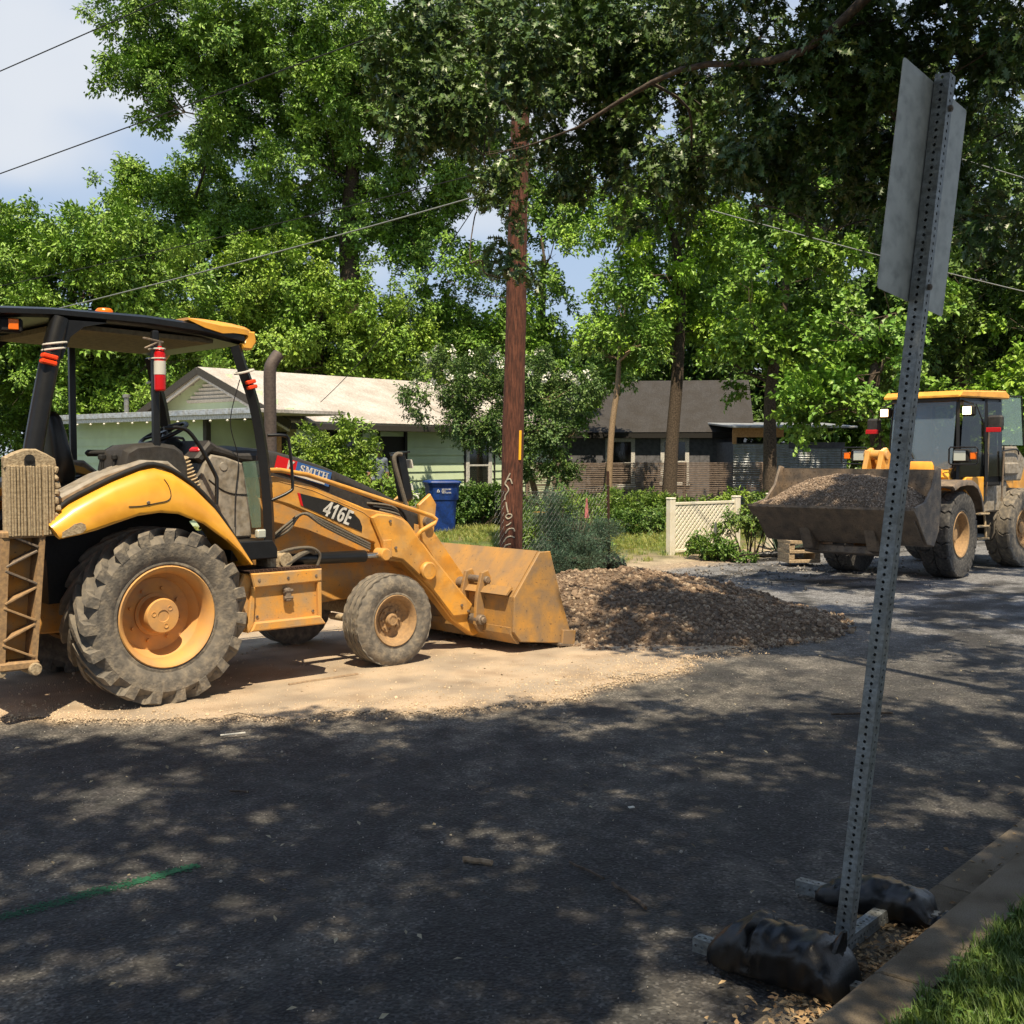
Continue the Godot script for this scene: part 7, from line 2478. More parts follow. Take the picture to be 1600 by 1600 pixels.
func crown(parent: Node, org: Vector3, blobs: Array, sp: Array, dens: float, m: Material, sd: int, tint := Color(1, 1, 1), thr := -0.12, scale := 1.0, shell := 0.45, freq := 0.55):
	var n3 := FastNoiseLite.new()
	n3.seed = sd
	n3.frequency = freq
	n3.fractal_octaves = 2
	rng.seed = sd
	var xs := [[], []]
	var cs := [[], []]
	for b in blobs:
		var c: Vector3 = b[0]
		var r: Vector3 = b[1]
		var n := int(dens * (r.x * r.y + r.y * r.z + r.x * r.z) / 3.0 * (b[2] if b.size() > 2 else 1.0))
		for i in n:
			var d := Vector3(rng.randfn(), rng.randfn(), rng.randfn()).normalized()
			var k := pow(rng.randf(), shell)
			var p := c + d * k * r
			if n3.get_noise_3dv(p) < thr:
				continue
			var out := (d * Vector3(1, 0.7, 1) + Vector3(rng.randf_range(-0.5, 0.5), rng.randf_range(-0.5, 0.35), rng.randf_range(-0.5, 0.5))).normalized()
			var bs := Basis.looking_at(-out, Vector3.UP if abs(out.y) < 0.95 else Vector3.RIGHT) * Basis(Vector3(0, 0, 1), rng.randf_range(-0.7, 0.7))
			var s := rng.randf_range(0.75, 1.25) * scale
			var w := rng.randi() % 2
			xs[w].append(Transform3D(bs.scaled(Vector3.ONE * s), p - org))
			# each shoot has its own leaf green
			var hue := rng.randf()
			cs[w].append(Color(tint.r * lerpf(0.86, 1.14, hue), tint.g * lerpf(0.94, 1.08, hue), tint.b, 1.0))
	var o := scatter("crown", sp[0], m, xs[0], cs[0], parent)
	scatter("crown", sp[1], m, xs[1], cs[1], parent)
	return o

func limbs(org: Vector3, trunk: Array, rad: Array, blobs: Array, sd: int, br := 0.06, twigs := 5) -> MB:
	var mb := MB.new()
	var pts := []
	for p in trunk:
		pts.append(p - org)
	var sp := smooth_path(pts, 4)
	var rr := []
	for k in sp.size():
		var f := float(k) / (sp.size() - 1) * (rad.size() - 1)
		var i := int(min(floor(f), rad.size() - 2))
		rr.append(lerp(rad[i] as float, rad[i + 1] as float, f - i))
	mb.tube(sp, rr, 10)
	rng.seed = sd
	# grow outwards: each clump hangs on the nearest wood already there
	var wood := []
	for k in sp.size():
		wood.append([sp[k], rr[k]])
	var todo := []
	for b in blobs:
		var near := 1e9
		for q in sp:
			near = minf(near, (q as Vector3).distance_to(b[0] - org))
		todo.append([near, b])
	todo.sort_custom(func(x, y): return x[0] < y[0])
	for e in todo:
		var b = e[1]
		var c: Vector3 = b[0] - org
		var best := 0
		var bd := 1e9
		for k in wood.size():
			var q: Vector3 = wood[k][0]
			var dd: float = q.distance_to(c) + maxf(0.0, q.y - c.y + 0.2) * 1.2 + (0.6 if wood[k][1] < 0.02 else 0.0)
			if dd < bd:
				bd = dd
				best = k
		var a: Vector3 = wood[best][0]
		var L := a.distance_to(c)
		var r0: float = clampf(wood[best][1] * 0.72, 0.008, br * (0.6 + 0.2 * L))
		var j := func(k): return Vector3(rng.randf_range(-k, k), rng.randf_range(-k, k), rng.randf_range(-k, k))
		var path := smooth_path([a, a.lerp(c, 0.35) + Vector3(0, L * 0.05, 0) + j.call(L * 0.08), a.lerp(c, 0.7) + j.call(L * 0.08), c], 3)
		var pr := []
		for k in path.size():
			pr.append(lerp(r0, r0 * 0.45, float(k) / (path.size() - 1)))
			if k > 1:
				wood.append([path[k], pr[k]])
		mb.tube(path, pr, 6)
		for t in twigs:
			var s: Vector3 = path[4 + rng.randi() % (path.size() - 4)]
			var e2: Vector3 = c + Vector3(rng.randfn() * 0.5, rng.randfn() * 0.5, rng.randfn() * 0.5) * b[1]
			mb.tube([s, s.lerp(e2, 0.5) + j.call(0.12), e2], [r0 * 0.35, r0 * 0.22, r0 * 0.1], 4, false)
	return mb

func tree(called: String, label: String, cat: String, trunk: Array, rad: Array, blobs: Array, sp: Array, dens: float, sd: int, tint := Color(1, 1, 1), bark: Material = null, leaf: Material = null, thr := -0.12, scale := 1.0, group := "", br := 0.06) -> Node3D:
	var org: Vector3 = trunk[0]
	var r := thing(called, label, cat, org, 0.0, group)
	obj("trunk", limbs(org, trunk, rad, blobs, sd, br), bark if bark != null else M.bark, r, 60.0)
	crown(r, org, blobs, sp, dens * 1.45, leaf if leaf != null else M.leaf, sd, tint, thr + 0.06, scale, 0.45, 0.75)
	return r

func bush(called: String, label: String, cat: String, org: Vector3, blobs: Array, sp: Array, dens: float, sd: int, tint := Color(1, 1, 1), thr := -0.25, scale := 1.0, group := "") -> Node3D:
	var r := thing(called, label, cat, org, 0.0, group)
	var mb := MB.new()
	rng.seed = sd
	for b in blobs:
		for k in 3:
			var e: Vector3 = b[0] - org + Vector3(rng.randfn() * 0.3, 0.3, rng.randfn() * 0.3) * b[1]
			var f := Vector3(rng.randf_range(-0.1, 0.1), -0.02, rng.randf_range(-0.1, 0.1))
			f += Vector3(e.x, 0, e.z) * 0.5
			mb.tube([f, f.lerp(e, 0.5) + Vector3(rng.randf_range(-0.05, 0.05), 0.03, rng.randf_range(-0.05, 0.05)), e], [0.012, 0.009, 0.004], 5)
	obj("stems", mb, M.bark, r, 60.0)
	var n := 0
	crown(r, org, blobs, sp, dens, M.leaf, sd, tint, thr, scale, 0.6)
	return r

func blob(x: float, y: float, z: float, r: float, sy := 0.8, k := 1.0) -> Array:
	return [Vector3(x, y, z), Vector3(r, r * sy, r), k]

func make_plants():
	make_sprays()
	tree("pecan_tree", "tall pecan tree leaning over the sky, with bare twigs on its open side", "tree", [Vector3(-4.20, 0.30, -33.50), Vector3(-4.34, 4.56, -33.50), Vector3(-4.59, 7.42, -33.50), Vector3(-4.49, 9.56, -33.50), Vector3(-4.29, 11.85, -33.50)], [0.42, 0.34, 0.28, 0.2, 0.1], [blob(-10.65, 13.64, -33.35, 0.99, 0.72), blob(-9.66, 14.00, -33.62, 1.46, 0.79), blob(-9.68, 12.49, -33.31, 1.26, 0.77), blob(-10.06, 11.98, -32.79, 0.89, 0.82), blob(-8.26, 13.27, -33.02, 1.70, 0.76), blob(-8.48, 11.94, -33.79, 1.47, 0.80), blob(-8.89, 11.08, -32.62, 0.88, 0.80), blob(-6.62, 13.51, -32.74, 1.78, 0.85), blob(-6.96, 12.47, -34.35, 1.77, 0.80), blob(-7.52, 11.20, -34.33, 1.12, 0.73), blob(-5.35, 13.61, -33.51, 2.00, 0.73), blob(-5.16, 11.62, -33.33, 1.81, 0.74), blob(-5.58, 9.87, -32.61, 1.24, 0.82), blob(-3.85, 13.55, -32.84, 1.96, 0.74), blob(-3.68, 11.82, -32.83, 1.96, 0.78), blob(-4.29, 10.24, -33.42, 1.45, 0.75), blob(-2.52, 13.02, -33.84, 2.02, 0.80), blob(-2.51, 10.80, -33.51, 1.82, 0.78), blob(-3.30, 9.17, -34.20, 1.48, 0.81), blob(-1.05, 12.12, -32.69, 1.95, 0.83), blob(-1.48, 10.18, -34.61, 1.69, 0.80), blob(-2.03, 8.31, -34.43, 1.31, 0.77), blob(0.00, 13.84, -33.66, 2.01, 0.79), blob(-5.01, 8.64, -33.35, 1.09, 0.84), blob(-1.07, 14.16, -33.59, 1.64, 0.87)], S.pecan, 36, 101, Color(1, 1, 1), null, null, -0.02)
	tree("hackberry_tree", "broad mid-green tree filling the sky edge behind the digger canopy", "tree", [Vector3(-10.60, 0.30, -30.00), Vector3(-10.52, 4.27, -30.00), Vector3(-10.32, 6.52, -30.00)], [0.3, 0.24, 0.1], [blob(-12.70, 6.86, -30.12, 1.31, 0.83), blob(-12.39, 5.18, -29.50, 1.76, 0.80), blob(-11.79, 7.49, -30.94, 1.26, 0.86), blob(-11.62, 3.89, -29.10, 1.74, 0.75), blob(-10.43, 5.74, -28.92, 1.57, 0.79), blob(-10.08, 6.81, -28.87, 1.10, 0.79), blob(-10.65, 3.98, -30.36, 1.65, 0.76), blob(-9.50, 5.78, -30.42, 1.48, 0.81), blob(-8.68, 6.65, -28.86, 1.10, 0.81), blob(-9.05, 4.07, -29.42, 1.44, 0.79), blob(-13.64, 5.97, -29.48, 1.76, 0.83), blob(-14.02, 3.94, -29.86, 1.78, 0.75), blob(-12.05, 2.66, -30.11, 1.47, 0.84), blob(-10.23, 2.65, -29.54, 1.28, 0.76)], S.pecan, 38, 102, Color(1.05, 1.05, 0.9))
	tree("elm_tree", "rounded tree with yellow-green tip rising between the hackberry and the pecan", "tree", [Vector3(-9.00, 0.30, -37.00), Vector3(-9.37, 5.63, -37.00), Vector3(-9.92, 9.38, -37.00)], [0.28, 0.22, 0.08], [blob(-12.46, 10.42, -38.12, 1.03, 0.81), blob(-12.25, 11.02, -38.13, 0.58, 0.83), blob(-11.46, 9.48, -37.47, 1.42, 0.75), blob(-10.22, 10.42, -38.14, 1.14, 0.72), blob(-9.35, 10.99, -36.41, 0.79, 0.79), blob(-9.90, 9.12, -37.67, 1.63, 0.75), blob(-8.53, 9.76, -37.87, 1.44, 0.88), blob(-8.36, 7.87, -36.19, 1.77, 0.82), blob(-9.82, 7.43, -35.82, 1.55, 0.78), blob(-6.93, 9.16, -35.91, 1.17, 0.87), blob(-7.13, 7.59, -36.85, 1.60, 0.87), blob(-12.14, 8.72, -37.69, 1.23, 0.86)], S.bright, 36, 103, Color(0.9, 0.95, 0.9))
	tree("young_elm_tree", "sunlit yellow-green tree arching over the pale shingle roof", "tree", [Vector3(-5.20, 0.30, -33.00), Vector3(-5.35, 3.81, -33.00), Vector3(-5.33, 6.28, -33.00)], [0.2, 0.15, 0.06], [blob(-7.66, 5.50, -32.33, 1.40, 0.86), blob(-6.60, 6.36, -32.30, 1.31, 0.87), blob(-7.29, 4.52, -32.97, 1.43, 0.82), blob(-5.79, 7.09, -33.64, 1.37, 0.80), blob(-5.78, 5.35, -32.51, 1.59, 0.75), blob(-5.87, 4.09, -31.99, 1.21, 0.84), blob(-4.60, 6.27, -32.86, 1.34, 0.75), blob(-4.57, 4.95, -33.91, 1.47, 0.76), blob(-3.36, 5.20, -32.79, 1.16, 0.77), blob(-3.24, 4.18, -33.31, 1.17, 0.81), blob(-4.31, 3.82, -33.24, 1.08, 0.76), blob(-2.45, 4.48, -32.48, 0.79, 0.76), blob(-8.27, 4.31, -32.59, 1.06, 0.74), blob(-8.67, 5.32, -32.20, 1.05, 0.87)], S.bright, 42, 104)
	tree("leaning_elm_tree", "green tree standing close behind the utility pole", "tree", [Vector3(0.30, 0.30, -34.00), Vector3(0.73, 3.87, -34.00), Vector3(0.91, 7.51, -34.00)], [0.22, 0.18, 0.06], [blob(0.94, 8.96, -34.94, 0.95, 0.77), blob(1.30, 10.22, -34.77, 0.94, 0.73), blob(1.07, 7.35, -33.06, 0.68, 0.82), blob(0.73, 6.06, -34.07, 1.02, 0.79), blob(-0.18, 4.57, -33.60, 1.28, 0.82), blob(0.91, 4.59, -33.85, 1.10, 0.84), blob(1.47, 3.50, -34.04, 0.92, 0.81), blob(-1.11, 5.00, -34.35, 1.12, 0.88), blob(-1.50, 3.73, -34.77, 1.13, 0.79), blob(-2.44, 5.79, -34.90, 1.14, 0.85), blob(-1.77, 6.63, -32.93, 0.89, 0.83), blob(0.00, 3.16, -34.73, 1.13, 0.84), blob(2.42, 3.90, -34.50, 0.94, 0.81), blob(1.51, 8.59, -33.10, 0.75, 0.87), blob(2.08, 9.62, -33.77, 0.77, 0.75), blob(-0.74, 6.86, -34.52, 0.90, 0.88), blob(-2.87, 7.94, -33.41, 0.91, 0.83), blob(-2.77, 4.62, -34.24, 0.74, 0.83), blob(0.00, 6.56, -35.05, 0.76, 0.78)], S.bright, 38, 105, Color(0.75, 0.85, 0.9))
	tree("ash_tree", "slender tree with forked trunk and lime-green top before the charcoal house", "tree", [Vector3(4.05, 0.30, -30.50), Vector3(4.13, 2.18, -30.50), Vector3(4.28, 4.32, -30.50), Vector3(4.30, 6.60, -30.50), Vector3(3.93, 8.06, -30.50)], [0.2, 0.17, 0.15, 0.12, 0.05], [blob(2.53, 7.85, -29.48, 0.80, 0.84), blob(2.20, 7.22, -30.35, 0.58, 0.84), blob(3.40, 7.96, -31.65, 0.94, 0.81), blob(2.46, 6.44, -30.50, 0.66, 0.73), blob(3.38, 6.51, -29.94, 0.89, 0.80), blob(4.15, 8.15, -30.93, 0.92, 0.85), blob(5.03, 7.52, -30.21, 0.90, 0.73), blob(4.50, 8.75, -29.99, 0.89, 0.87), blob(3.51, 9.02, -29.81, 0.81, 0.79), blob(5.26, 6.42, -31.53, 0.77, 0.72), blob(3.31, 5.49, -30.74, 0.83, 0.87), blob(2.57, 4.90, -29.85, 0.65, 0.81), blob(4.58, 5.58, -31.48, 0.85, 0.74), blob(3.79, 4.57, -30.56, 0.66, 0.84), blob(5.33, 5.18, -30.91, 0.75, 0.79)], S.bright, 38, 106, Color(1.05, 1.1, 0.9))
	tree("slim_tree", "thin pale crooked trunk beside the charcoal house window", "tree", [Vector3(2.42, 0.30, -29.80), Vector3(2.50, 2.33, -29.80), Vector3(2.66, 3.62, -29.80), Vector3(2.70, 4.58, -29.80)], [0.09, 0.08, 0.07, 0.04], [blob(2.73, 4.99, -30.70, 0.58, 0.87), blob(2.32, 4.33, -30.69, 0.50, 0.80), blob(3.14, 4.52, -29.16, 0.51, 0.72), blob(2.79, 5.67, -29.63, 0.48, 0.78)], S.pecan, 60, 107, Color(1,1,1), M.bark_pale)
	tree("maple_tree", "bright broad-leaved maple standing over the corrugated shed", "tree", [Vector3(5.93, 0.30, -27.00), Vector3(5.89, 2.00, -27.00), Vector3(5.91, 3.45, -27.00), Vector3(6.18, 5.33, -27.00), Vector3(6.31, 6.63, -27.00)], [0.17, 0.15, 0.13, 0.1, 0.04], [blob(5.55, 6.28, -25.82, 0.70, 0.80), blob(6.51, 7.20, -26.99, 0.73, 0.74), blob(5.20, 5.50, -26.14, 0.71, 0.75), blob(6.06, 5.45, -26.80, 0.87, 0.76), blob(6.71, 5.90, -26.00, 0.71, 0.78), blob(5.37, 4.53, -26.20, 0.68, 0.86), blob(6.81, 4.42, -28.08, 0.84, 0.73), blob(7.40, 4.95, -27.48, 0.67, 0.81), blob(6.04, 3.66, -27.96, 0.73, 0.83), blob(5.12, 3.90, -27.11, 0.53, 0.83), blob(6.79, 3.29, -26.73, 0.65, 0.83), blob(7.79, 4.10, -27.78, 0.68, 0.79)], S.maple, 42, 108)
	tree("oak_tree", "dark leafy tree rising behind the loader cab", "tree", [Vector3(13.20, 0.30, -29.00), Vector3(11.12, 3.57, -29.00), Vector3(10.75, 6.67, -29.00)], [0.35, 0.28, 0.1], [blob(8.58, 8.04, -29.65, 1.45, 0.72), blob(8.83, 6.26, -29.32, 1.27, 0.84), blob(9.62, 8.98, -29.00, 1.73, 0.76), blob(9.57, 6.85, -28.28, 1.38, 0.84), blob(9.88, 5.04, -28.21, 1.22, 0.73), blob(11.20, 8.31, -29.44, 1.76, 0.87), blob(10.91, 6.18, -27.81, 1.51, 0.80), blob(12.19, 4.57, -29.75, 1.45, 0.82), blob(10.84, 3.92, -29.53, 1.28, 0.77), blob(12.88, 7.64, -30.00, 1.79, 0.83), blob(13.16, 5.45, -29.10, 1.74, 0.74), blob(12.71, 3.55, -28.70, 1.40, 0.83), blob(9.34, 4.18, -28.86, 1.10, 0.79), blob(9.00, 4.84, -29.28, 0.95, 0.80), blob(7.86, 9.07, -29.36, 1.27, 0.82), blob(7.00, 9.00, -29.73, 1.13, 0.80), blob(12.17, 10.33, -29.98, 1.79, 0.77)], S.dark, 34, 109)
	tree("mulberry_tree", "dark tree with low sunlit boughs hanging above the loader's mirror", "tree", [Vector3(7.60, 0.30, -24.00), Vector3(7.40, 2.24, -24.00), Vector3(7.32, 3.27, -24.00), Vector3(7.50, 4.56, -24.00)], [0.16, 0.14, 0.12, 0.05], [blob(6.90, 3.38, -23.68, 0.58, 0.72), blob(6.61, 2.76, -23.96, 0.49, 0.84), blob(7.11, 2.63, -23.92, 0.49, 0.80), blob(7.36, 3.62, -23.51, 0.64, 0.80), blob(6.47, 3.30, -24.44, 0.48, 0.86), blob(7.83, 4.72, -24.23, 0.79, 0.74), blob(6.97, 4.34, -24.39, 0.66, 0.86), blob(6.01, 2.74, -23.67, 0.36, 0.82), blob(7.88, 2.99, -23.52, 0.57, 0.74)], S.maple, 42, 110, Color(0.9, 0.95, 0.9))
	tree("roadside_tree", "green tree with bright low leaves beyond the loader's rear", "tree", [Vector3(14.20, 0.30, -26.00), Vector3(11.83, 1.99, -26.00), Vector3(11.78, 3.95, -26.00)], [0.2, 0.16, 0.06], [blob(10.76, 2.12, -25.17, 0.55, 0.84), blob(10.58, 3.09, -25.43, 0.55, 0.81), blob(10.87, 3.19, -24.83, 0.81, 0.87), blob(12.21, 4.61, -26.96, 1.17, 0.73), blob(11.60, 1.41, -27.10, 0.37, 0.74), blob(12.12, 2.81, -25.48, 0.97, 0.82)], S.maple, 38, 111, Color(1.2, 1.15, 0.9))
	tree("wood_tree", "dark woodland tree far behind the hackberry", "tree", [Vector3(-19.00, 0.30, -47.00), Vector3(-19.00, 3.00, -47.00), Vector3(-18.81, 6.00, -47.00)], [0.3, 0.25, 0.1], [blob(-17.86, 5.47, -44.74, 3.15, 0.77), blob(-21.78, 6.77, -48.10, 3.39, 0.72), blob(-16.24, 4.06, -45.53, 2.72, 0.73), blob(-18.92, 3.09, -46.01, 2.74, 0.83), blob(-15.89, 6.07, -46.04, 2.00, 0.81)], S.far, 11, 121, Color(0.85, 0.95, 0.9), null, null, -0.3, 1.0, "woodland trees")
	tree("wood_tree", "dark woodland tree seen over the green house ridge", "tree", [Vector3(-9.00, 0.30, -46.00), Vector3(-9.00, 3.00, -46.00), Vector3(-8.91, 6.00, -46.00)], [0.3, 0.25, 0.1], [blob(-10.58, 4.97, -44.54, 2.66, 0.80), blob(-8.62, 4.56, -45.60, 2.47, 0.86), blob(-12.46, 4.00, -44.36, 2.41, 0.77), blob(-9.66, 6.92, -44.85, 1.95, 0.83), blob(-6.74, 4.50, -44.60, 2.18, 0.85)], S.far, 11, 122, Color(0.85, 0.95, 0.9), null, null, -0.3, 1.0, "woodland trees")
	tree("wood_tree", "dark woodland tree between the green house and the pole", "tree", [Vector3(-3.00, 0.30, -46.00), Vector3(-3.00, 3.00, -46.00), Vector3(-2.97, 6.00, -46.00)], [0.3, 0.25, 0.1], [blob(-3.98, 4.58, -46.09, 2.50, 0.87), blob(-2.55, 5.68, -47.33, 2.31, 0.77), blob(-1.45, 3.54, -44.61, 2.18, 0.83), blob(-4.79, 3.53, -44.34, 2.16, 0.78), blob(-1.01, 5.62, -46.59, 1.77, 0.79)], S.far, 11, 123, Color(0.85, 0.95, 0.9), null, null, -0.3, 1.0, "woodland trees")
	tree("wood_tree", "dark woodland tree over the charcoal house roof", "tree", [Vector3(4.00, 0.30, -48.00), Vector3(4.00, 3.00, -48.00), Vector3(3.96, 6.00, -48.00)], [0.3, 0.25, 0.1], [blob(1.63, 4.29, -50.30, 2.45, 0.83), blob(4.37, 4.30, -50.50, 2.74, 0.76), blob(5.10, 5.67, -47.31, 2.31, 0.84), blob(7.09, 4.30, -50.48, 2.46, 0.77), blob(3.49, 5.58, -46.18, 1.50, 0.78)], S.far, 11, 124, Color(0.85, 0.95, 0.9), null, null, -0.3, 1.0, "woodland trees")
	tree("wood_tree", "dark woodland tree behind the maple", "tree", [Vector3(10.00, 0.30, -46.00), Vector3(10.00, 3.00, -46.00), Vector3(9.90, 6.00, -46.00)], [0.3, 0.25, 0.1], [blob(8.26, 5.72, -47.85, 2.85, 0.81), blob(9.70, 4.51, -44.89, 2.68, 0.75), blob(8.83, 7.48, -45.56, 2.47, 0.74), blob(11.63, 6.65, -46.92, 2.80, 0.79), blob(12.01, 3.60, -46.28, 2.51, 0.78), blob(7.82, 9.42, -45.51, 1.97, 0.74), blob(10.31, 9.94, -45.74, 2.23, 0.81)], S.far, 11, 125, Color(0.85, 0.95, 0.9), null, null, -0.3, 1.0, "woodland trees")
	tree("wood_tree", "dark woodland tree behind the loader cab", "tree", [Vector3(17.00, 0.30, -45.00), Vector3(17.00, 3.00, -45.00), Vector3(16.83, 6.00, -45.00)], [0.3, 0.25, 0.1], [blob(13.80, 4.46, -44.04, 2.87, 0.80), blob(16.48, 6.59, -46.34, 3.02, 0.85), blob(18.73, 4.63, -46.85, 3.05, 0.75), blob(14.71, 2.56, -43.85, 2.62, 0.80), blob(19.99, 3.10, -46.20, 3.01, 0.75), blob(17.76, 7.22, -43.40, 2.82, 0.81), blob(14.17, 8.22, -43.91, 2.62, 0.84), blob(12.82, 2.56, -43.85, 2.14, 0.77), blob(17.93, 2.11, -47.31, 2.31, 0.87)], S.far, 11, 126, Color(0.85, 0.95, 0.9), null, null, -0.3, 1.0, "woodland trees")
	var pecan := get_node("pecan_tree")
	var po: Vector3 = pecan.position
	for w in [[Vector3(-8.29, 11.29, -33.4), Vector3(-9.08, 11.35, -33.3), Vector3(-9.75, 11.77, -33.2), Vector3(-10.05, 12.13, -33.2)], [Vector3(-9.08, 11.35, -33.3), Vector3(-9.6, 11.2, -33.2), Vector3(-9.95, 11.32, -33.2), Vector3(-10.18, 11.41, -33.2)], [Vector3(-9.08, 11.35, -33.3), Vector3(-9.34, 11.71, -33.3), Vector3(-9.6, 12.13, -33.2)], [Vector3(-9.75, 11.77, -33.2), Vector3(-10.0, 11.6, -33.1), Vector3(-10.2, 11.65, -33.1)]]:
		var tw := MB.new()
		var q := []
		for v in w:
			q.append(v - po)
		tw.tube(smooth_path(q, 3), 0.022, 5)
		obj("bare_twig", tw, M.bark_pale, pecan, 60.0)
	var seen := [blob(-0.96, 5.48, -11.94, 0.45, 0.73), blob(-0.71, 6.06, -12.17, 0.59, 0.77), blob(-0.62, 4.94, -11.57, 0.50, 0.77), blob(-0.25, 5.47, -11.52, 0.56, 0.82), blob(-0.27, 4.64, -11.37, 0.43, 0.83), blob(-0.34, 4.13, -11.49, 0.31, 0.82), blob(-0.15, 3.50, -11.39, 0.19, 0.83), blob(-0.38, 3.55, -10.92, 0.20, 0.86), blob(0.35, 6.40, -13.17, 0.71, 0.74), blob(0.35, 5.51, -13.20, 0.64, 0.75), blob(0.87, 5.88, -12.60, 0.68, 0.79), blob(0.83, 5.02, -12.90, 0.42, 0.87), blob(1.49, 6.24, -12.70, 0.76, 0.80), blob(1.41, 5.21, -12.58, 0.61, 0.85), blob(1.58, 4.48, -12.27, 0.33, 0.84), blob(2.03, 5.71, -12.28, 0.73, 0.78), blob(1.98, 4.72, -11.91, 0.52, 0.81), blob(2.11, 5.32, -9.89, 0.59, 0.74), blob(2.20, 4.63, -10.03, 0.54, 0.75), blob(2.03, 3.87, -9.94, 0.32, 0.76), blob(2.54, 4.89, -9.52, 0.57, 0.81), blob(2.69, 4.22, -10.05, 0.44, 0.75), blob(3.07, 5.28, -9.62, 0.57, 0.84), blob(2.99, 4.39, -9.32, 0.51, 0.81), blob(3.23, 3.83, -9.72, 0.32, 0.87), blob(3.57, 5.01, -9.58, 0.62, 0.85), blob(3.79, 4.30, -9.57, 0.52, 0.80), blob(3.76, 4.90, -8.82, 0.53, 0.73), blob(4.06, 4.37, -9.26, 0.50, 0.78), blob(3.88, 3.66, -9.14, 0.30, 0.75), blob(2.57, 3.60, -9.58, 0.23, 0.80), blob(0.68, 5.54, -12.80, 0.38, 0.79), blob(1.01, 5.35, -12.63, 0.34, 0.76), blob(0.49, 5.98, -13.15, 0.36, 0.73)]
	var above := [blob(-6.78, 6.29, 3.13, 1.29, 0.55), blob(-6.51, 7.07, 1.89, 1.13, 0.55), blob(-6.70, 6.11, 0.81, 1.22, 0.55), blob(-6.56, 7.23, -0.66, 1.03, 0.55), blob(-6.59, 6.88, -2.30, 1.15, 0.55), blob(-5.20, 6.20, 3.67, 0.99, 0.55), blob(-4.49, 6.26, 1.54, 0.93, 0.55), blob(-5.25, 7.09, 0.30, 0.93, 0.55), blob(-4.87, 6.72, -0.50, 1.18, 0.55), blob(-4.46, 7.12, -2.26, 1.27, 0.55), blob(-2.92, 7.14, 3.60, 1.14, 0.55), blob(-3.13, 6.04, 2.02, 0.95, 0.55), blob(-3.79, 7.35, 0.75, 1.17, 0.55), blob(-3.08, 6.89, -1.07, 1.25, 0.55), blob(-2.97, 7.15, -2.91, 0.96, 0.55), blob(-1.55, 6.26, 3.95, 1.07, 0.55), blob(-2.11, 6.49, 1.70, 1.18, 0.55), blob(-1.86, 7.32, 0.42, 1.30, 0.55), blob(-2.24, 6.48, -1.34, 0.96, 0.55), blob(-1.97, 7.35, -2.51, 1.07, 0.55), blob(-0.32, 6.72, 3.15, 1.10, 0.55), blob(0.00, 6.80, 2.48, 1.09, 0.55), blob(0.19, 6.08, 0.20, 1.00, 0.55), blob(-0.35, 6.46, -1.20, 1.06, 0.55), blob(0.12, 6.57, -2.95, 1.28, 0.55), blob(-0.47, 6.74, -3.58, 1.19, 0.55), blob(1.64, 7.08, 3.03, 1.23, 0.55), blob(1.46, 7.07, 1.80, 1.31, 0.55), blob(1.12, 6.34, 0.92, 1.01, 0.55), blob(1.11, 6.08, -1.31, 1.10, 0.55), blob(1.56, 6.09, -2.26, 1.02, 0.55), blob(0.84, 6.24, -4.31, 1.00, 0.55), blob(3.11, 6.83, 3.19, 1.29, 0.55), blob(2.36, 6.80, 1.54, 1.04, 0.55), blob(3.13, 7.38, 0.34, 0.96, 0.55), blob(2.88, 6.91, -0.97, 1.02, 0.55), blob(2.33, 6.51, -2.54, 1.28, 0.55), blob(2.76, 6.89, -3.92, 1.13, 0.55), blob(4.81, 6.70, 3.21, 1.00, 0.55), blob(4.45, 7.06, 1.75, 1.32, 0.55), blob(4.07, 6.59, 0.57, 1.05, 0.55), blob(4.22, 6.76, -0.98, 1.03, 0.55), blob(3.98, 6.19, -2.30, 1.05, 0.55), blob(4.53, 7.40, -4.10, 1.15, 0.55), blob(5.95, 7.02, 3.36, 1.17, 0.55), blob(5.99, 6.50, 1.89, 1.23, 0.55), blob(6.00, 6.34, 0.69, 0.95, 0.55), blob(5.75, 6.23, -0.51, 0.94, 0.55), blob(5.68, 6.83, -2.35, 1.23, 0.55), blob(6.02, 7.25, -3.66, 1.21, 0.55), blob(7.45, 6.71, 3.36, 0.99, 0.55), blob(7.59, 7.08, 1.51, 0.99, 0.55), blob(7.07, 7.27, 0.07, 1.22, 0.55), blob(7.71, 7.14, -0.64, 1.00, 0.55), blob(7.10, 6.00, -2.41, 1.26, 0.55), blob(7.11, 6.82, -4.24, 1.23, 0.55), blob(2.04, 6.81, -8.20, 1.10, 0.55), blob(3.33, 6.70, -8.20, 1.10, 0.55), blob(3.57, 7.25, -9.70, 1.10, 0.55), blob(5.28, 5.53, -5.20, 1.10, 0.55), blob(5.41, 6.44, -6.70, 1.10, 0.55), blob(5.51, 7.52, -9.70, 1.10, 0.55), blob(7.14, 5.50, -5.20, 1.10, 0.55), blob(7.19, 6.85, -8.20, 1.10, 0.55), blob(6.86, 7.56, -9.70, 1.10, 0.55), blob(7.88, 6.21, -6.70, 1.10, 0.55), blob(7.91, 7.62, -9.70, 1.10, 0.55), blob(3.53, 8.31, -12.50, 1.00, 0.55), blob(5.36, 8.00, -12.50, 1.00, 0.55), blob(6.52, 7.68, -11.00, 1.00, 0.55), blob(6.01, 8.70, -12.50, 1.00, 0.55), blob(8.70, 8.56, -14.00, 1.00, 0.55), blob(9.65, 7.42, -11.00, 1.00, 0.55)]
	var oak := thing("shade_oak", "big shade oak whose dark lobed leaves hang over the street from above", "tree", Vector3(6.6, 0.1, -0.6))
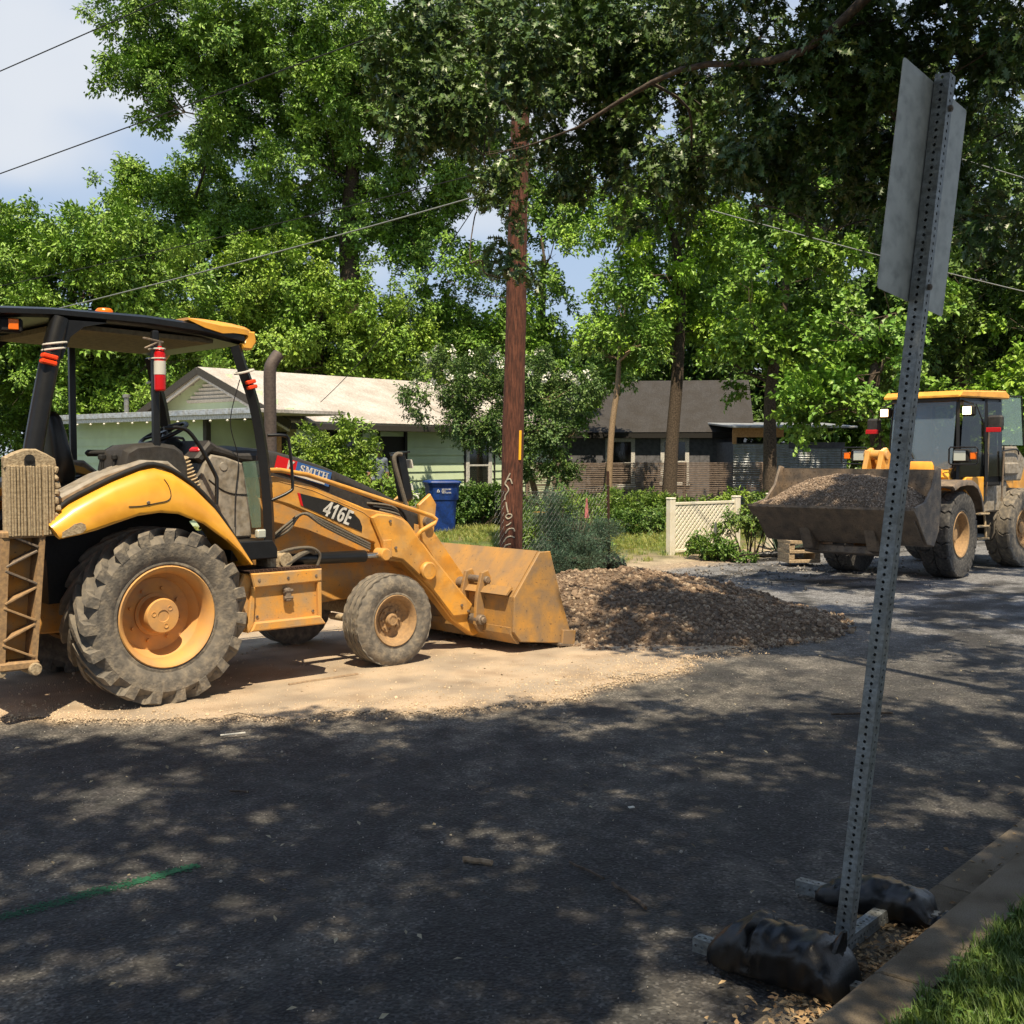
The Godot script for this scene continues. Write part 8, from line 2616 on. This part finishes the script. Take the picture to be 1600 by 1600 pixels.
	var otr := [Vector3(6.6, 0.05, -0.6), Vector3(6.5, 1.6, -0.8), Vector3(6.2, 3.2, -1.2), Vector3(5.6, 4.6, -2.2), Vector3(4.8, 5.4, -4.6), Vector3(4.1, 5.5, -6.2), Vector3(3.5, 5.2, -7.4), Vector3(2.9, 5.35, -8.3), Vector3(2.2, 4.85, -9.1), Vector3(1.4, 5.0, -10.0), Vector3(0.6, 4.7, -10.6)]
	obj("trunk", limbs(otr[0], otr, [0.42, 0.34, 0.27, 0.18, 0.11, 0.075, 0.055, 0.045, 0.034, 0.024, 0.014], seen + above, 55, 0.07, 4), M.bark, oak, 60.0)
	crown(oak, otr[0], seen, S.oak, 280, M.oakleaf, 56, Color(1, 1, 1), 0.0, 1.0, 0.6, 1.1)
	crown(oak, otr[0], above, S.oak, 120, M.oakleaf, 57, Color(1, 1, 1), -0.27, 1.2, 0.6, 0.85)
	make_undergrowth()

func yp(x: float, z: float) -> Vector3:
	return Vector3(x, yard_h(x, z), z)

func tuft(sd: int, n: int, h: float, w: float, c0: Color, c1: Color, spread: float) -> ArrayMesh:
	rng.seed = sd
	var V := PackedVector3Array()
	var C := PackedColorArray()
	for k in n:
		var an := rng.randf() * TAU
		var f := Vector3(cos(an), 0, sin(an)) * spread * sqrt(rng.randf())
		var lean := Vector3(rng.randf_range(-1, 1), 0, rng.randf_range(-1, 1)) * 0.5
		var hh := h * rng.randf_range(0.5, 1.15)
		var s := Vector3(cos(an + 1.3), 0, sin(an + 1.3)) * w
		var m := f + Vector3(0, hh * 0.6, 0) + lean * hh * 0.35
		var t := f + Vector3(0, hh * 0.95, 0) + lean * hh
		var c := c0.lerp(c1, rng.randf())
		for x in [f - s, m - s * 0.8, f + s, f + s, m - s * 0.8, m + s * 0.8, m - s * 0.8, t, m + s * 0.8]:
			V.push_back(x); C.push_back(c)
	return soup(V, C)

func make_undergrowth():
	var p: Vector3
	# bright bush in front of the green house door
	bush("leafy_bush", "tall bright yellow-green bush before the green house door", "bush", yp(-3.2, -22.0), [blob(-4.0, 1.0, -22.0, 0.55), blob(-3.6, 1.65, -21.9, 0.5), blob(-3.1, 2.0, -22.1, 0.45), blob(-3.3, 1.2, -21.7, 0.6), blob(-2.98, 1.5, -22.0, 0.42), blob(-2.55, 1.0, -21.8, 0.48), blob(-2.15, 0.8, -21.9, 0.45), blob(-2.6, 0.6, -21.6, 0.5), blob(-4.3, 0.6, -21.8, 0.5), blob(-3.4, 0.6, -21.5, 0.6), blob(-2.3, 1.42, -22.0, 0.16), blob(-3.75, 2.0, -22.0, 0.28), blob(-2.95, 2.3, -22.1, 0.2)], S.bush, 250, 201)
	# hedge
	bush("clipped_hedge", "rough dark green hedge against the green house wall", "hedge", yp(-1.0, -24.6), [blob(-1.6, 0.75, -24.8, 0.42), blob(-1.2, 0.85, -24.7, 0.42), blob(-0.8, 0.85, -24.6, 0.42), blob(-0.4, 0.85, -24.5, 0.42), blob(-0.05, 0.8, -24.4, 0.4), blob(-1.45, 0.5, -24.5, 0.35), blob(-0.9, 0.5, -24.4, 0.35), blob(-0.3, 0.5, -24.3, 0.35)], S.hedge, 520, 202)
	# crape myrtle with white flower heads
	var tb := [blob(-1.55, 3.7, -26.0, 0.55), blob(-1.9, 3.0, -25.8, 0.5), blob(-1.1, 3.2, -25.6, 0.55), blob(-0.6, 3.6, -25.9, 0.6), blob(0.0, 3.2, -25.5, 0.6), blob(0.5, 3.6, -26.0, 0.55), blob(1.0, 3.1, -25.7, 0.55), blob(1.45, 3.3, -25.9, 0.4), blob(-0.9, 2.5, -25.3, 0.5), blob(-0.2, 2.4, -25.2, 0.5), blob(0.6, 2.4, -25.3, 0.5), blob(1.1, 2.2, -25.4, 0.4), blob(0.4, 1.7, -25.3, 0.4), blob(1.0, 1.6, -25.4, 0.35)]
	var o := yp(0.55, -26.0)
	var r := tree("crape_myrtle", "crape myrtle with white flower heads spreading behind the utility pole", "tree", [o, o + Vector3(-0.05, 0.7, 0), o + Vector3(-0.3, 1.5, 0.1), o + Vector3(-0.5, 2.4, 0.2)], [0.09, 0.075, 0.055, 0.03], tb, S.myrtle, 190, 203, Color(1, 1, 1), M.bark_pale, null, -0.25, 1.0, "", 0.03)
	var mb := MB.new()
	mb.tube(smooth_path([Vector3(0.05, 0, 0), Vector3(0.25, 0.9, 0.1), Vector3(0.5, 2.0, 0.2)]), [0.06, 0.055, 0.05, 0.045, 0.04, 0.035, 0.03, 0.025, 0.02], 8)
	mb.tube(smooth_path([Vector3(-0.05, 0, 0), Vector3(-0.4, 0.8, 0.2), Vector3(-1.1, 1.9, 0.2)]), [0.06, 0.055, 0.05, 0.045, 0.04, 0.035, 0.03, 0.025, 0.02], 8)
	obj("stem", mb, M.bark_pale, r, 60.0)
	rng.seed = 44
	var V := PackedVector3Array()
	var C := PackedColorArray()
	for k in 26:
		var d := Vector3(rng.randfn(), rng.randfn(), rng.randfn()).normalized() * rng.randf_range(0.02, 0.06)
		d.y *= 1.3
		leaf_tris(V, C, d, d + Vector3(rng.randfn(), rng.randfn(), rng.randfn()) * 0.03, Vector3.UP, 0.04, 0.035, Color(0.72, 0.7, 0.58).lerp(Color(0.8, 0.8, 0.74), rng.randf()), false)
	var fl := soup(V, C)
	var xs := []
	for b in tb:
		if b[0].y < 2.7:
			continue
		for k in 5:
			var d := Vector3(rng.randfn(), abs(rng.randfn()) + 0.5, rng.randfn() + 0.4).normalized()
			xs.append(Transform3D(rot() * Basis.from_scale(Vector3.ONE * rng.randf_range(0.8, 1.5)), b[0] + d * b[1] * 1.12 - o))
	scatter("blossom", fl, M.petal, xs, null, r)
	# rosemary mound behind the chain link
	bush("rosemary_bush", "blue-green rosemary mound behind the chain-link mesh", "bush", yp(0.85, -18.3), [blob(0.75, 0.55, -18.2, 0.5), blob(1.05, 0.5, -18.4, 0.5), blob(0.9, 0.85, -18.35, 0.42), blob(0.5, 0.45, -18.0, 0.4), blob(1.35, 0.45, -18.6, 0.35), blob(0.65, 1.0, -18.3, 0.3), blob(0.85, 0.25, -17.7, 0.4), blob(0.5, 0.2, -17.5, 0.3), blob(1.15, 0.95, -18.5, 0.3)], S.rosemary, 600, 204)
	bush("tall_weeds", "tall loose weeds behind the blue-green rosemary mound", "plants", yp(1.0, -20.5), [blob(0.5, 0.7, -20.3, 0.35), blob(0.9, 0.9, -20.5, 0.35), blob(1.3, 0.8, -20.7, 0.35), blob(0.3, 0.5, -20.0, 0.3), blob(1.6, 0.6, -20.9, 0.3)], S.forb, 350, 205)
	bush("flower_bed", "rank green flower bed plants below the slat fence", "plants", yp(3.0, -27.5), [blob(1.9, 0.55, -27.0, 0.4), blob(2.4, 0.6, -27.3, 0.45), blob(2.9, 0.55, -27.5, 0.4), blob(3.4, 0.6, -27.6, 0.45), blob(3.9, 0.5, -27.6, 0.4), blob(1.5, 0.6, -26.5, 0.4), blob(4.4, 0.5, -27.8, 0.4), blob(2.6, 0.35, -26.6, 0.35), blob(3.3, 0.35, -26.8, 0.35)], S.forb, 380, 206)
	bush("lattice_shrub", "olive green shrub with bare stems against the white lattice", "bush", yp(4.25, -21.0), [blob(4.2, 0.75, -21.1, 0.28), blob(4.45, 0.65, -21.2, 0.28), blob(4.3, 0.92, -21.2, 0.22), blob(3.85, 0.6, -20.9, 0.18), blob(4.62, 0.8, -21.3, 0.2)], S.hedge, 400, 207, Color(1.5, 1.25, 1.3), -0.1)
	bush("low_shrub", "low spreading green shrub at the foot of the white lattice", "bush", yp(3.3, -20.5), [blob(3.35, 0.2, -20.5, 0.26), blob(3.65, 0.2, -20.4, 0.26), blob(3.95, 0.16, -20.3, 0.22), blob(4.2, 0.12, -20.1, 0.2)], S.hedge, 520, 208, Color(1.2, 1.15, 1.0))
	bush("yellow_shrub", "loose yellow-flecked shrub beside the shed tree trunk", "bush", yp(5.3, -26.0), [blob(5.0, 0.8, -26.0, 0.35), blob(5.4, 0.9, -26.1, 0.35), blob(5.7, 0.7, -26.2, 0.35), blob(5.2, 1.15, -26.1, 0.25)], S.bush, 200, 209)
	bush("under_fence_plants", "dark green plants in the shade behind the chain-link post", "plants", yp(2.2, -24.0), [blob(1.7, 0.45, -23.4, 0.3), blob(2.2, 0.45, -23.8, 0.32), blob(2.6, 0.4, -24.0, 0.3), blob(3.0, 0.4, -24.4, 0.3)], S.hedge, 350, 210)
	# yucca
	var y := thing("yucca_plant", "spiky dark yucca between the lattice and the loader bucket", "plant", yp(4.75, -20.9))
	rng.seed = 66
	for k in 26:
		var an := rng.randf() * TAU
		var el := rng.randf_range(0.35, 1.4)
		var d := Vector3(cos(an) * cos(el), sin(el), sin(an) * cos(el))
		var L := rng.randf_range(0.45, 0.7)
		var s := d.cross(Vector3.UP).normalized()
		mb = MB.new()
		mb.loft([PackedVector3Array([d * 0.03 + s * 0.016, d * 0.03 - s * 0.016, d * 0.03 + s.cross(d) * 0.008]), PackedVector3Array([d * L * 0.5 + s * 0.022, d * L * 0.5 - s * 0.022, d * L * 0.5 + s.cross(d) * 0.008]), PackedVector3Array([d * L + s * 0.002 - Vector3(0, 0.06, 0), d * L - s * 0.002 - Vector3(0, 0.06, 0), d * L + s.cross(d) * 0.002 - Vector3(0, 0.06, 0)])])
		obj("leaf", mb, M.yucca, y)
	# grass of the yard
	var gt := [tuft(3, 9, 0.11, 0.004, Color(0.13, 0.2, 0.03), Color(0.3, 0.3, 0.07), 0.07), tuft(4, 9, 0.09, 0.004, Color(0.1, 0.2, 0.03), Color(0.24, 0.28, 0.06), 0.07)]
	for w in 2:
		xs = []
		rng.seed = 90 + w
		for k in 16000:
			var a := rng.randf_range(9.0, 26.0)
			var b := 11.0 + pow(rng.randf(), 1.2) * 9.0
			var q := P(a, b)
			var nn := nz.get_noise_2d(q.x * 22.0, q.z * 22.0) + 0.5 * nz.get_noise_2d(q.x * 90.0 + 7.0, q.z * 90.0)
			if nn > 0.18 or (b < 12.2 and rng.randf() < 0.75) or (b > 16.5 and b < 17.7):
				continue
			var s := rng.randf_range(0.6, 1.2)
			xs.append(Transform3D(Basis(Vector3.UP, rng.randf() * TAU) * Basis.from_scale(Vector3(s, s, s)), Vector3(q.x, yard_h(q.x, q.z) - 0.01, q.z)))
		tag(scatter("lawn_grass", gt[w], M.leaf, xs, null), "patchy dry grass of the yard beyond the road" if w == 0 else "short green grass of the yard beyond the road", "grass", "", "stuff")
	# grass of the near verge
	var vt := [tuft(5, 10, 0.075, 0.0026, Color(0.06, 0.12, 0.018), Color(0.14, 0.2, 0.04), 0.035), tuft(6, 10, 0.06, 0.003, Color(0.05, 0.11, 0.018), Color(0.11, 0.18, 0.035), 0.035)]
	for w in 2:
		xs = []
		rng.seed = 95 + w
		for k in 7000:
			var a := rng.randf_range(1.8, 6.2)
			var b := rng.randf_range(0.35, 1.39)
			if b > 1.34 + 0.05 * nz.get_noise_2d(a * 300.0, 5.0):
				continue
			var q := P(a, b, 0.115 + 0.02 * nz.get_noise_2d(a * 60.0, b * 60.0) + 0.015 * smoothstep(1.3, 0.6, b))
			var s := rng.randf_range(0.6, 1.25)
			xs.append(Transform3D(Basis(Vector3.UP, rng.randf() * TAU) * Basis.from_scale(Vector3(s, s, s)), q - Vector3(0, 0.004, 0)))
		tag(scatter("verge_grass", vt[w], M.leaf, xs, null), "fine green lawn grass along the near kerb" if w == 0 else "coarse darker grass blades along the near kerb", "grass", "", "stuff")
	# clover leaves in the verge
	V = PackedVector3Array()
	C = PackedColorArray()
	rng.seed = 12
	for k in 5:
		var an := TAU * k / 5
		leaf_tris(V, C, Vector3(0, 0.03, 0), Vector3(cos(an), 0.15, sin(an)), Vector3.UP, 0.026, 0.018, Color(0.06, 0.13, 0.02).lerp(Color(0.12, 0.2, 0.03), rng.randf()), false)
	xs = []
	for k in 1500:
		var a := rng.randf_range(2.0, 6.0)
		var b := rng.randf_range(0.5, 1.36)
		xs.append(Transform3D(Basis(Vector3.UP, rng.randf() * TAU) * Basis.from_scale(Vector3.ONE * rng.randf_range(0.3, 0.75)), P(a, b, 0.115 + rng.randf() * 0.03)))
	tag(scatter("verge_clover", soup(V, C), M.leaf, xs, null), "small broad-leaved weeds among the verge grass", "weeds", "", "stuff")
	# dead leaves in the gutter and over the road
	V = PackedVector3Array()
	C = PackedColorArray()
	leaf_tris(V, C, Vector3(-0.02, 0.002, 0), Vector3(1, 0.15, 0), Vector3(0, 1, 0.2), 0.032, 0.016, Color(1, 1, 1), false)
	var dl := soup(V, C)
	xs = []
	var cs := []
	rng.seed = 19
	for k in 1500:
		var a: float
		var b: float
		var y0 := 0.012
		if k < 650:
			a = rng.randfn(3.85, 0.28)
			b = 1.62 + abs(rng.randfn(0.0, 0.12))
		elif k < 800:
			a = rng.randfn(4.3, 0.15)
			b = 1.62 + abs(rng.randfn(0.0, 0.05))
		elif k < 1000:
			a = rng.randf_range(2.5, 12.0)
			b = 1.6 + abs(rng.randfn(0.0, 0.25))
		else:
			a = rng.randf_range(1.0, 14.0)
			b = rng.randf_range(1.9, 8.0)
		xs.append(Transform3D(Basis.from_euler(Vector3(rng.randf_range(-0.5, 0.5), rng.randf() * TAU, rng.randf_range(-0.5, 0.5))) * Basis.from_scale(Vector3.ONE * rng.randf_range(0.5, 1.25)), P(a, b, y0 + (0.02 * rng.randf() if k < 800 else 0.0))))
		cs.append(Color(0.42, 0.3, 0.16).lerp(Color(0.2, 0.12, 0.06), rng.randf()) if k < 1000 else Color(0.2, 0.16, 0.1).lerp(Color(0.36, 0.32, 0.22), rng.randf()))
	tag(scatter("fallen_leaves", dl, M.deadleaf, xs, cs), "dry tan oak leaves gathered in the gutter by the sandbag", "leaf litter", "", "stuff")

# ---------------------------------------------------------------- person by the door
func seg_d(p: Vector3, a: Vector3, b: Vector3, ra: float, rb: float) -> float:
	var ab := b - a
	var t := clampf((p - a).dot(ab) / maxf(ab.length_squared(), 1e-6), 0.0, 1.0)
	return p.distance_to(a + ab * t) - lerpf(ra, rb, t)

func nets(bones: Array, cell: float, k: float, colour: Callable) -> ArrayMesh:
	var lo := Vector3.ONE * 1e9
	var hi := -lo
	for b in bones:
		for q in [b[0], b[1]]:
			lo = lo.min(q - Vector3.ONE * (maxf(b[2], b[3]) + cell * 2))
			hi = hi.max(q + Vector3.ONE * (maxf(b[2], b[3]) + cell * 2))
	var n := Vector3i(((hi - lo) / cell).ceil()) + Vector3i.ONE
	var f := PackedFloat32Array()
	f.resize(n.x * n.y * n.z)
	f.fill(1.0)
	for b in bones:
		var m: float = maxf(b[2], b[3]) + 3.0 * cell + k
		var s := Vector3i((((b[0] as Vector3).min(b[1]) - Vector3.ONE * m - lo) / cell).floor()).clamp(Vector3i.ZERO, n - Vector3i.ONE)
		var e := Vector3i((((b[0] as Vector3).max(b[1]) + Vector3.ONE * m - lo) / cell).ceil()).clamp(Vector3i.ZERO, n - Vector3i.ONE)
		for z in range(s.z, e.z + 1):
			for y in range(s.y, e.y + 1):
				for x in range(s.x, e.x + 1):
					var i := (z * n.y + y) * n.x + x
					var d := seg_d(lo + Vector3(x, y, z) * cell, b[0], b[1], b[2], b[3])
					var h := clampf(0.5 + 0.5 * (f[i] - d) / k, 0.0, 1.0)
					f[i] = lerpf(f[i], d, h) - k * h * (1.0 - h)
	var at := {}
	var V := PackedVector3Array()
	var C := PackedColorArray()
	for z in n.z - 1:
		for y in n.y - 1:
			for x in n.x - 1:
				var i0 := (z * n.y + y) * n.x + x
				var sum := Vector3.ZERO
				var cnt := 0
				var val := []
				for c in 8:
					val.append(f[i0 + (c & 1) + ((c >> 1) & 1) * n.x + ((c >> 2) & 1) * n.x * n.y])
				for ed in [[0, 1], [2, 3], [4, 5], [6, 7], [0, 2], [1, 3], [4, 6], [5, 7], [0, 4], [1, 5], [2, 6], [3, 7]]:
					var va: float = val[ed[0]]
					var vb: float = val[ed[1]]
					if (va < 0.0) != (vb < 0.0):
						var t := va / (va - vb)
						var pa := Vector3(ed[0] & 1, (ed[0] >> 1) & 1, (ed[0] >> 2) & 1)
						var pb := Vector3(ed[1] & 1, (ed[1] >> 1) & 1, (ed[1] >> 2) & 1)
						sum += pa.lerp(pb, t)
						cnt += 1
				if cnt > 0:
					at[Vector3i(x, y, z)] = V.size()
					V.push_back(lo + (Vector3(x, y, z) + sum / cnt) * cell)
					C.push_back(colour.call(V[V.size() - 1]))
	var I := PackedInt32Array()
	for key in at:
		var q: Vector3i = key
		var i0 := (q.z * n.y + q.y) * n.x + q.x
		for ax in 3:
			var step: int = [1, n.x, n.x * n.y][ax]
			var u := Vector3i.ZERO
			var w := Vector3i.ZERO
			u[(ax + 1) % 3] = 1
			w[(ax + 2) % 3] = 1
			var a := f[i0] < 0.0
			var b := f[i0 + step] < 0.0
			if a == b or not (at.has(q - u) and at.has(q - w) and at.has(q - u - w)):
				continue
			var r := [at[q], at[q - u], at[q - u - w], at[q - w]]
			for o in ([0, 2, 1, 0, 3, 2] if a else [0, 1, 2, 0, 2, 3]):
				I.push_back(r[o])
	var N := PackedVector3Array()
	N.resize(V.size())
	for i in range(0, I.size(), 3):
		var nn := (V[I[i + 2]] - V[I[i]]).cross(V[I[i + 1]] - V[I[i]])
		for o in 3:
			N[I[i + o]] += nn
	for i in N.size():
		N[i] = N[i].normalized()
	var arr := []
	arr.resize(Mesh.ARRAY_MAX)
	arr[Mesh.ARRAY_VERTEX] = V
	arr[Mesh.ARRAY_NORMAL] = N
	arr[Mesh.ARRAY_COLOR] = C
	arr[Mesh.ARRAY_INDEX] = I
	var m := ArrayMesh.new()
	m.add_surface_from_arrays(Mesh.PRIMITIVE_TRIANGLES, arr)
	return m

func make_person():
	# stands on the step left of the front door, facing the street
	var at := Vector3(-2.96, 0.0, -26.1)
	at.y = yard_h(at.x, at.z) + 0.02
	var r := thing("person", "person in a black cap and grey-blue shirt standing behind the bright bush", "person", at, deg_to_rad(25.0))
	var bones := []
	var J := func(a, b, ra, rb): bones.append([a, b, ra, rb])
	J.call(Vector3(0, 0.92, 0), Vector3(0, 1.12, 0.01), 0.125, 0.12)
	J.call(Vector3(-0.05, 1.12, 0.01), Vector3(-0.07, 1.32, 0), 0.105, 0.1)
	J.call(Vector3(0.05, 1.12, 0.01), Vector3(0.07, 1.32, 0), 0.105, 0.1)
	J.call(Vector3(-0.16, 1.36, -0.01), Vector3(0.16, 1.36, -0.01), 0.055, 0.055)
	J.call(Vector3(0, 1.38, 0), Vector3(0, 1.47, 0.015), 0.06, 0.052)
	J.call(Vector3(0, 1.52, 0.03), Vector3(0, 1.58, 0.02), 0.07, 0.083)
	J.call(Vector3(0, 1.485, 0.055), Vector3(0, 1.5, 0.06), 0.04, 0.05)
	J.call(Vector3(0, 1.53, 0.1), Vector3(0, 1.55, 0.1), 0.016, 0.012)
	for s in [-1.0, 1.0]:
		J.call(Vector3(0.075 * s, 1.54, 0.02), Vector3(0.08 * s, 1.56, 0.015), 0.014, 0.014)
		J.call(Vector3(0.17 * s, 1.35, -0.01), Vector3(0.21 * s, 1.08, -0.02), 0.052, 0.043)
		J.call(Vector3(0.21 * s, 1.08, -0.02), Vector3(0.21 * s, 0.86, 0.08), 0.042, 0.03)
		J.call(Vector3(0.21 * s, 0.85, 0.085), Vector3(0.205 * s, 0.78, 0.11), 0.03, 0.034)
		for k in 4:
			var fx: float = 0.205 * s
			J.call(Vector3(fx, 0.77, 0.09 + 0.017 * k), Vector3(fx - 0.01 * s, 0.715 - 0.006 * (1 if k in [1, 2] else 0), 0.1 + 0.017 * k), 0.0095, 0.008)
		J.call(Vector3(0.195 * s, 0.82, 0.125), Vector3(0.18 * s, 0.76, 0.15), 0.012, 0.01)
		J.call(Vector3(0.085 * s, 0.9, 0), Vector3(0.1 * s, 0.5, 0.01), 0.09, 0.062)
		J.call(Vector3(0.1 * s, 0.5, 0.01), Vector3(0.105 * s, 0.09, -0.01), 0.06, 0.042)
		J.call(Vector3(0.105 * s, 0.05, -0.03), Vector3(0.12 * s, 0.04, 0.13), 0.045, 0.035)
	var paint := func(p: Vector3):
		if p.y < 0.1:
			return Color(0.03, 0.025, 0.02)
		if p.y < 0.93 and absf(p.x) < 0.19:
			return Color(0.05, 0.05, 0.06)
		if p.y > 1.425 or (absf(p.x) > 0.17 and p.y < 1.1):
			return Color(0.3, 0.16, 0.1)
		return Color(0.13, 0.16, 0.2)
	put("body", nets(bones, 0.017, 0.03, paint), M.cloth, r)
	var mb := MB.new()
	mb.lathe([Vector2(0.096, 0.0), Vector2(0.098, 0.03), Vector2(0.088, 0.075), Vector2(0.055, 0.105), Vector2(0.0, 0.112)], Transform3D(Basis(Vector3(1, 0, 0), -PI / 2), Vector3(0, 1.575, 0.02)), 18)
	mb.prism([Vector2(-0.085, 0.05), Vector2(-0.07, 0.13), Vector2(0.0, 0.165), Vector2(0.07, 0.13), Vector2(0.085, 0.05)], -0.004, 0.004, Transform3D(Basis(Vector3(1, 0, 0), Vector3(0, -0.18, 0.98), Vector3(0, -0.98, -0.18)), Vector3(0, 1.595, 0.02)))
	var cap := obj("cap", mb, M.black_matt, r, 50.0)
	mb = MB.new()
	mb.box(Vector3(0, 1.63, 0.116), Vector3(0.05, 0.03, 0.006), Basis(Vector3(1, 0, 0), -0.3))
	obj("cap_badge", mb, M.paper, cap)
	mb = MB.new()
	for s in [-1.0, 1.0]:
		mb.lathe([Vector2(0.0, -0.01), Vector2(0.011, 0.0), Vector2(0.0, 0.01)], Transform3D(Basis(), Vector3(0.032 * s, 1.56, 0.093)), 8)
	obj("eyes", mb, M.black_matt, r)

func _ready():
	make_materials()
	make_light()
	make_ground()
	make_green_house()
	make_dark_house()
	make_fences()
	make_pole()
	make_plants()
	make_backhoe()
	make_loader()
	make_gravel()
	make_sign()
	make_yard_things()
	make_person()
